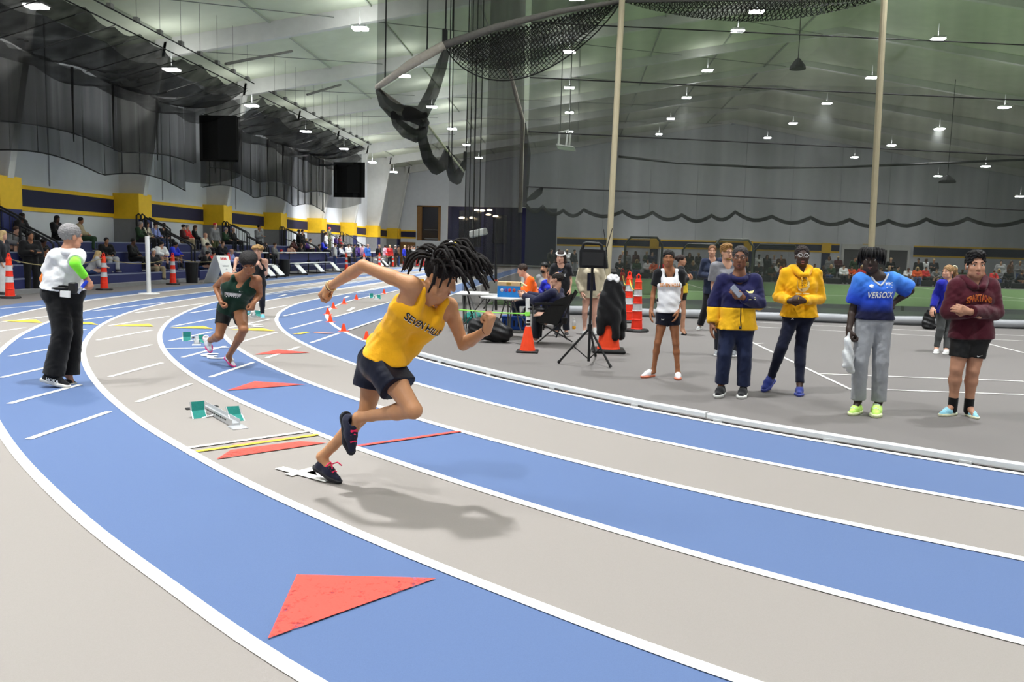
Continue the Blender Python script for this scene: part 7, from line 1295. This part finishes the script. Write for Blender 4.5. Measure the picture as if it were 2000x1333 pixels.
sit(551, 489, 0, 'spectator in a red cap and grey shirt behind the far trash can', 'grey', 'dark', 'red', 0, 'sit', -.3); sit(565, 474, 1, 'spectator with a bare back leaning over the folding bench', 'skinc', 'dark', 'bhair', 4, 'lean', 1.2); sit(568, 460, 2, 'spectator in maroon bent forward behind the bench', 'maroon', 'black', 'khair', 2, 'lean')
stand(583, 450, -17.4, 'spectator in black standing left of a pair on the bleacher', 'black', 'black', 'khair', 1, 'fold', .3, ROWZ[1]); stand(590, 452, -17.2, 'spectator in black standing right of a pair on the bleacher', 'black', 'black', 'khair', 0, 'std', -.2, ROWZ[1])
sit(600, 471, 2, 'spectator in a purple top with fair hair', 'purple', 'dark', 'blond', 4); sit(607, 473, 2, 'spectator in purple and white beside the fair hair', 'white', 'purple', 'bhair', 0); sit(590, 478, 1, 'long haired spectator in black behind the long bench', 'black', 'dark', 'bhair', 0, 'sitL'); sit(625, 482, 1, 'spectator in black at the right end of the long bench', 'black', 'dark', 'bhair', 0); sit(634, 474, 2, 'spectator in royal blue below the white shirt', 'royal', 'dark', 'khair', 0)
stand(637, 455, -17.5, 'spectator in a white shirt standing on the bleacher', 'white', 'jeans', 'bhair', 0, 'std', .2, ROWZ[1]); stand(643, 454, -17.7, 'spectator in a red cap and olive top standing behind the white shirt', 'olive', 'olive', 'red', 0, 'std', 0, ROWZ[2]); sit(658, 464, 3, 'dark haired spectator in purple on the top row', 'purple', 'dark', 'khair', 2); sit(665, 466, 3, 'spectator in a red top beside the purple top', 'red', 'dark', 'bhair', 0)
stand(654, 478, -15.8, 'spectator in a white sweatshirt standing in front of the far bleachers', 'white', 'jeans', 'bhair', 4, 'std', .4); stand(680, 479, -15.9, 'spectator in a white shirt with folded arms in front of the far bleachers', 'white', 'black', 'khair', 0, 'fold', -.3); sit(668, 482, 1, 'spectator in grey between the two white shirts', 'lgrey', 'dark', 'bhair', 0)
FAR = [(692, 480, -16.2, 'green', 'dark', 'khair', 1, 'std', 'spectator in dark green left of the purple jacket'), (699, 481, -15.6, 'purple', 'jeans', 'khair', 2, 'std', 'spectator in a purple jacket left of the man in blue'), (707, 481, -16.0, 'pink', 'dark', 'khair', 0, 'std', 'spectator in a pink top left of the man in blue'), (718, 480, -15.4, 'blue', 'navy', 'skinc', 0, 'std', 'bald man in a blue shirt standing with his back turned'), (740, 483, -14.9, 'black', 'grey', 'blond', 0, 'std', 'spectator in a black top and pale cap right of the man in blue'),
       (752, 485, -15.2, 'pink', 'grey', 'khair', 1, 'fold', 'spectator in a pink striped shirt at the far bench'), (761, 483, -16.5, 'red', 'dark', 'blond', 0, 'std', 'spectator in red behind the far bench'), (772, 482, -15.0, 'dark', 'brown', 'ghair', 0, 'std', 'spectator in a dark shirt and pale cap by the door'), (778, 485, -14.6, 'brown', 'jeans', 'khair', 1, 'std', 'spectator in brown and jeans by the far cone'), (790, 486, -13.6, 'royal', 'dark', 'blond', 0, 'std', 'spectator in royal blue near the far door'),
       (797, 487, -13.3, 'black', 'black', 'bhair', 0, 'std', 'first athlete in black right of the royal blue top'), (803, 487, -12.9, 'black', 'white', 'bhair', 4, 'std', 'second athlete in black right of the royal blue top'), (808, 488, -12.6, 'lgrey', 'grey', 'khair', 0, 'std', 'spectator in pale grey right of the two athletes in black'), (815, 485, -13.2, 'dark', 'red', 'khair', 1, 'fold', 'spectator in navy with folded arms near the runner hair'), (826, 484, -13.0, 'olive', 'red', 'blond', 0, 'std', 'spectator in olive beside the runner hair'), (685, 486, -17, 'grey', 'dark', 'khair', 1, 'std', 'spectator in grey in the far crowd behind the raised elbow')]
for (u, v, X, tp, lw, hr, sk, ky, lb) in FAR:
    Yp = 1600 * (-X) / (1120 - u) if u < 760 else 66.0 + (u - 760) * .05; x = AY(u, v, Yp)[0]; crowd(ky, (x, Yp, 0), EAST + rng.uniform(-.8, .8), lb, tp, lw, hr, sk, 1.0)
# far side of the infield, seen through the net
ANCH = [(1110, 'beside the headband woman'), (1170, 'left of the loudspeaker'), (1230, 'beside the left net post'), (1262, 'above the channelizer cones'), (1292, 'left of the girl in white'), (1350, 'right of the girl in white'), (1400, 'left of the navy sweater'), (1440, 'left of the coach'), (1500, 'right of the coach'), (1540, 'left of the yellow hoodie'), (1580, 'behind the yellow hoodie'), (1625, 'right of the yellow hoodie'), (1665, 'left of the blue jersey'), (1740, 'behind the blue jersey'), (1790, 'right of the blue jersey'), (1832, 'left of the blue pullover'), (1880, 'behind the blue pullover'), (1935, 'behind the maroon hoodie'), (2100, 'right of the maroon hoodie')]
used_ = set()
def far_label(u, what, top, low):
    a = [t for x, t in ANCH if u < x][0]
    for l in ('spectator in %s %s beyond the turf, %s' % (top, what, a), 'spectator in %s over %s %s beyond the turf, %s' % (top, low, what, a), 'second spectator in %s %s beyond the turf, %s' % (top, what, a)):
        if l not in used_: break
    used_.add(l); return l
GR = 'spectators beyond the infield'
tones = ['black', 'dark', 'grey', 'navy', 'white', 'brown', 'green', 'black', 'lgrey', 'maroon']
for i, u in enumerate([1075, 1090, 1106, 1120, 1148, 1215, 1222, 1240, 1262, 1272, 1345, 1362, 1480, 1496, 1510, 1524, 1618, 1635, 1667, 1672, 1738, 1792, 1806, 1822, 1953, 1972, 1990]):
    Yp = 56 + (i % 3) * 1.3; p = AY(u, 540, Yp); crowd(['std', 'stdL', 'fold'][i % 3], (p[0], Yp, 0), math.pi + rng.uniform(-.9, .9), far_label(u, 'standing', tones[(i * 7) % 10].replace('lgrey', 'pale grey'), ['black', 'dark', 'jeans', 'grey'][i % 4]), tones[(i * 7) % 10], ['black', 'dark', 'jeans', 'grey'][i % 4], ['khair', 'bhair', 'blond'][i % 3], i, 1.0, GR)
for i in range(44):
    u = 1205 + i * 18.2 + rng.uniform(-5, 5); Yp = 54.2 + (i % 2) * .9; p = AY(u, 560, Yp); crowd(['sit', 'lean', 'sitL'][i % 3], (p[0], Yp, .36), math.pi + rng.uniform(-.7, .7), far_label(u, 'seated', ['black', 'white', 'grey', 'green', 'red', 'dark', 'orange'][(i * 5) % 7], ['dark', 'black', 'jeans'][i % 3]), ['black', 'white', 'grey', 'green', 'red', 'dark', 'orange'][(i * 5) % 7], ['dark', 'black', 'jeans'][i % 3], ['khair', 'bhair', 'blond'][i % 3], i, .95, GR)
bn = mk('spectator_bench', MB().box((24, 54.8, .18), (49, 1.9, .34)), mat('bench_dark', (40, 40, 44), .7)); tagged(bn, 'long low dark bench at the far edge of the infield under the seated spectators', 'bench')
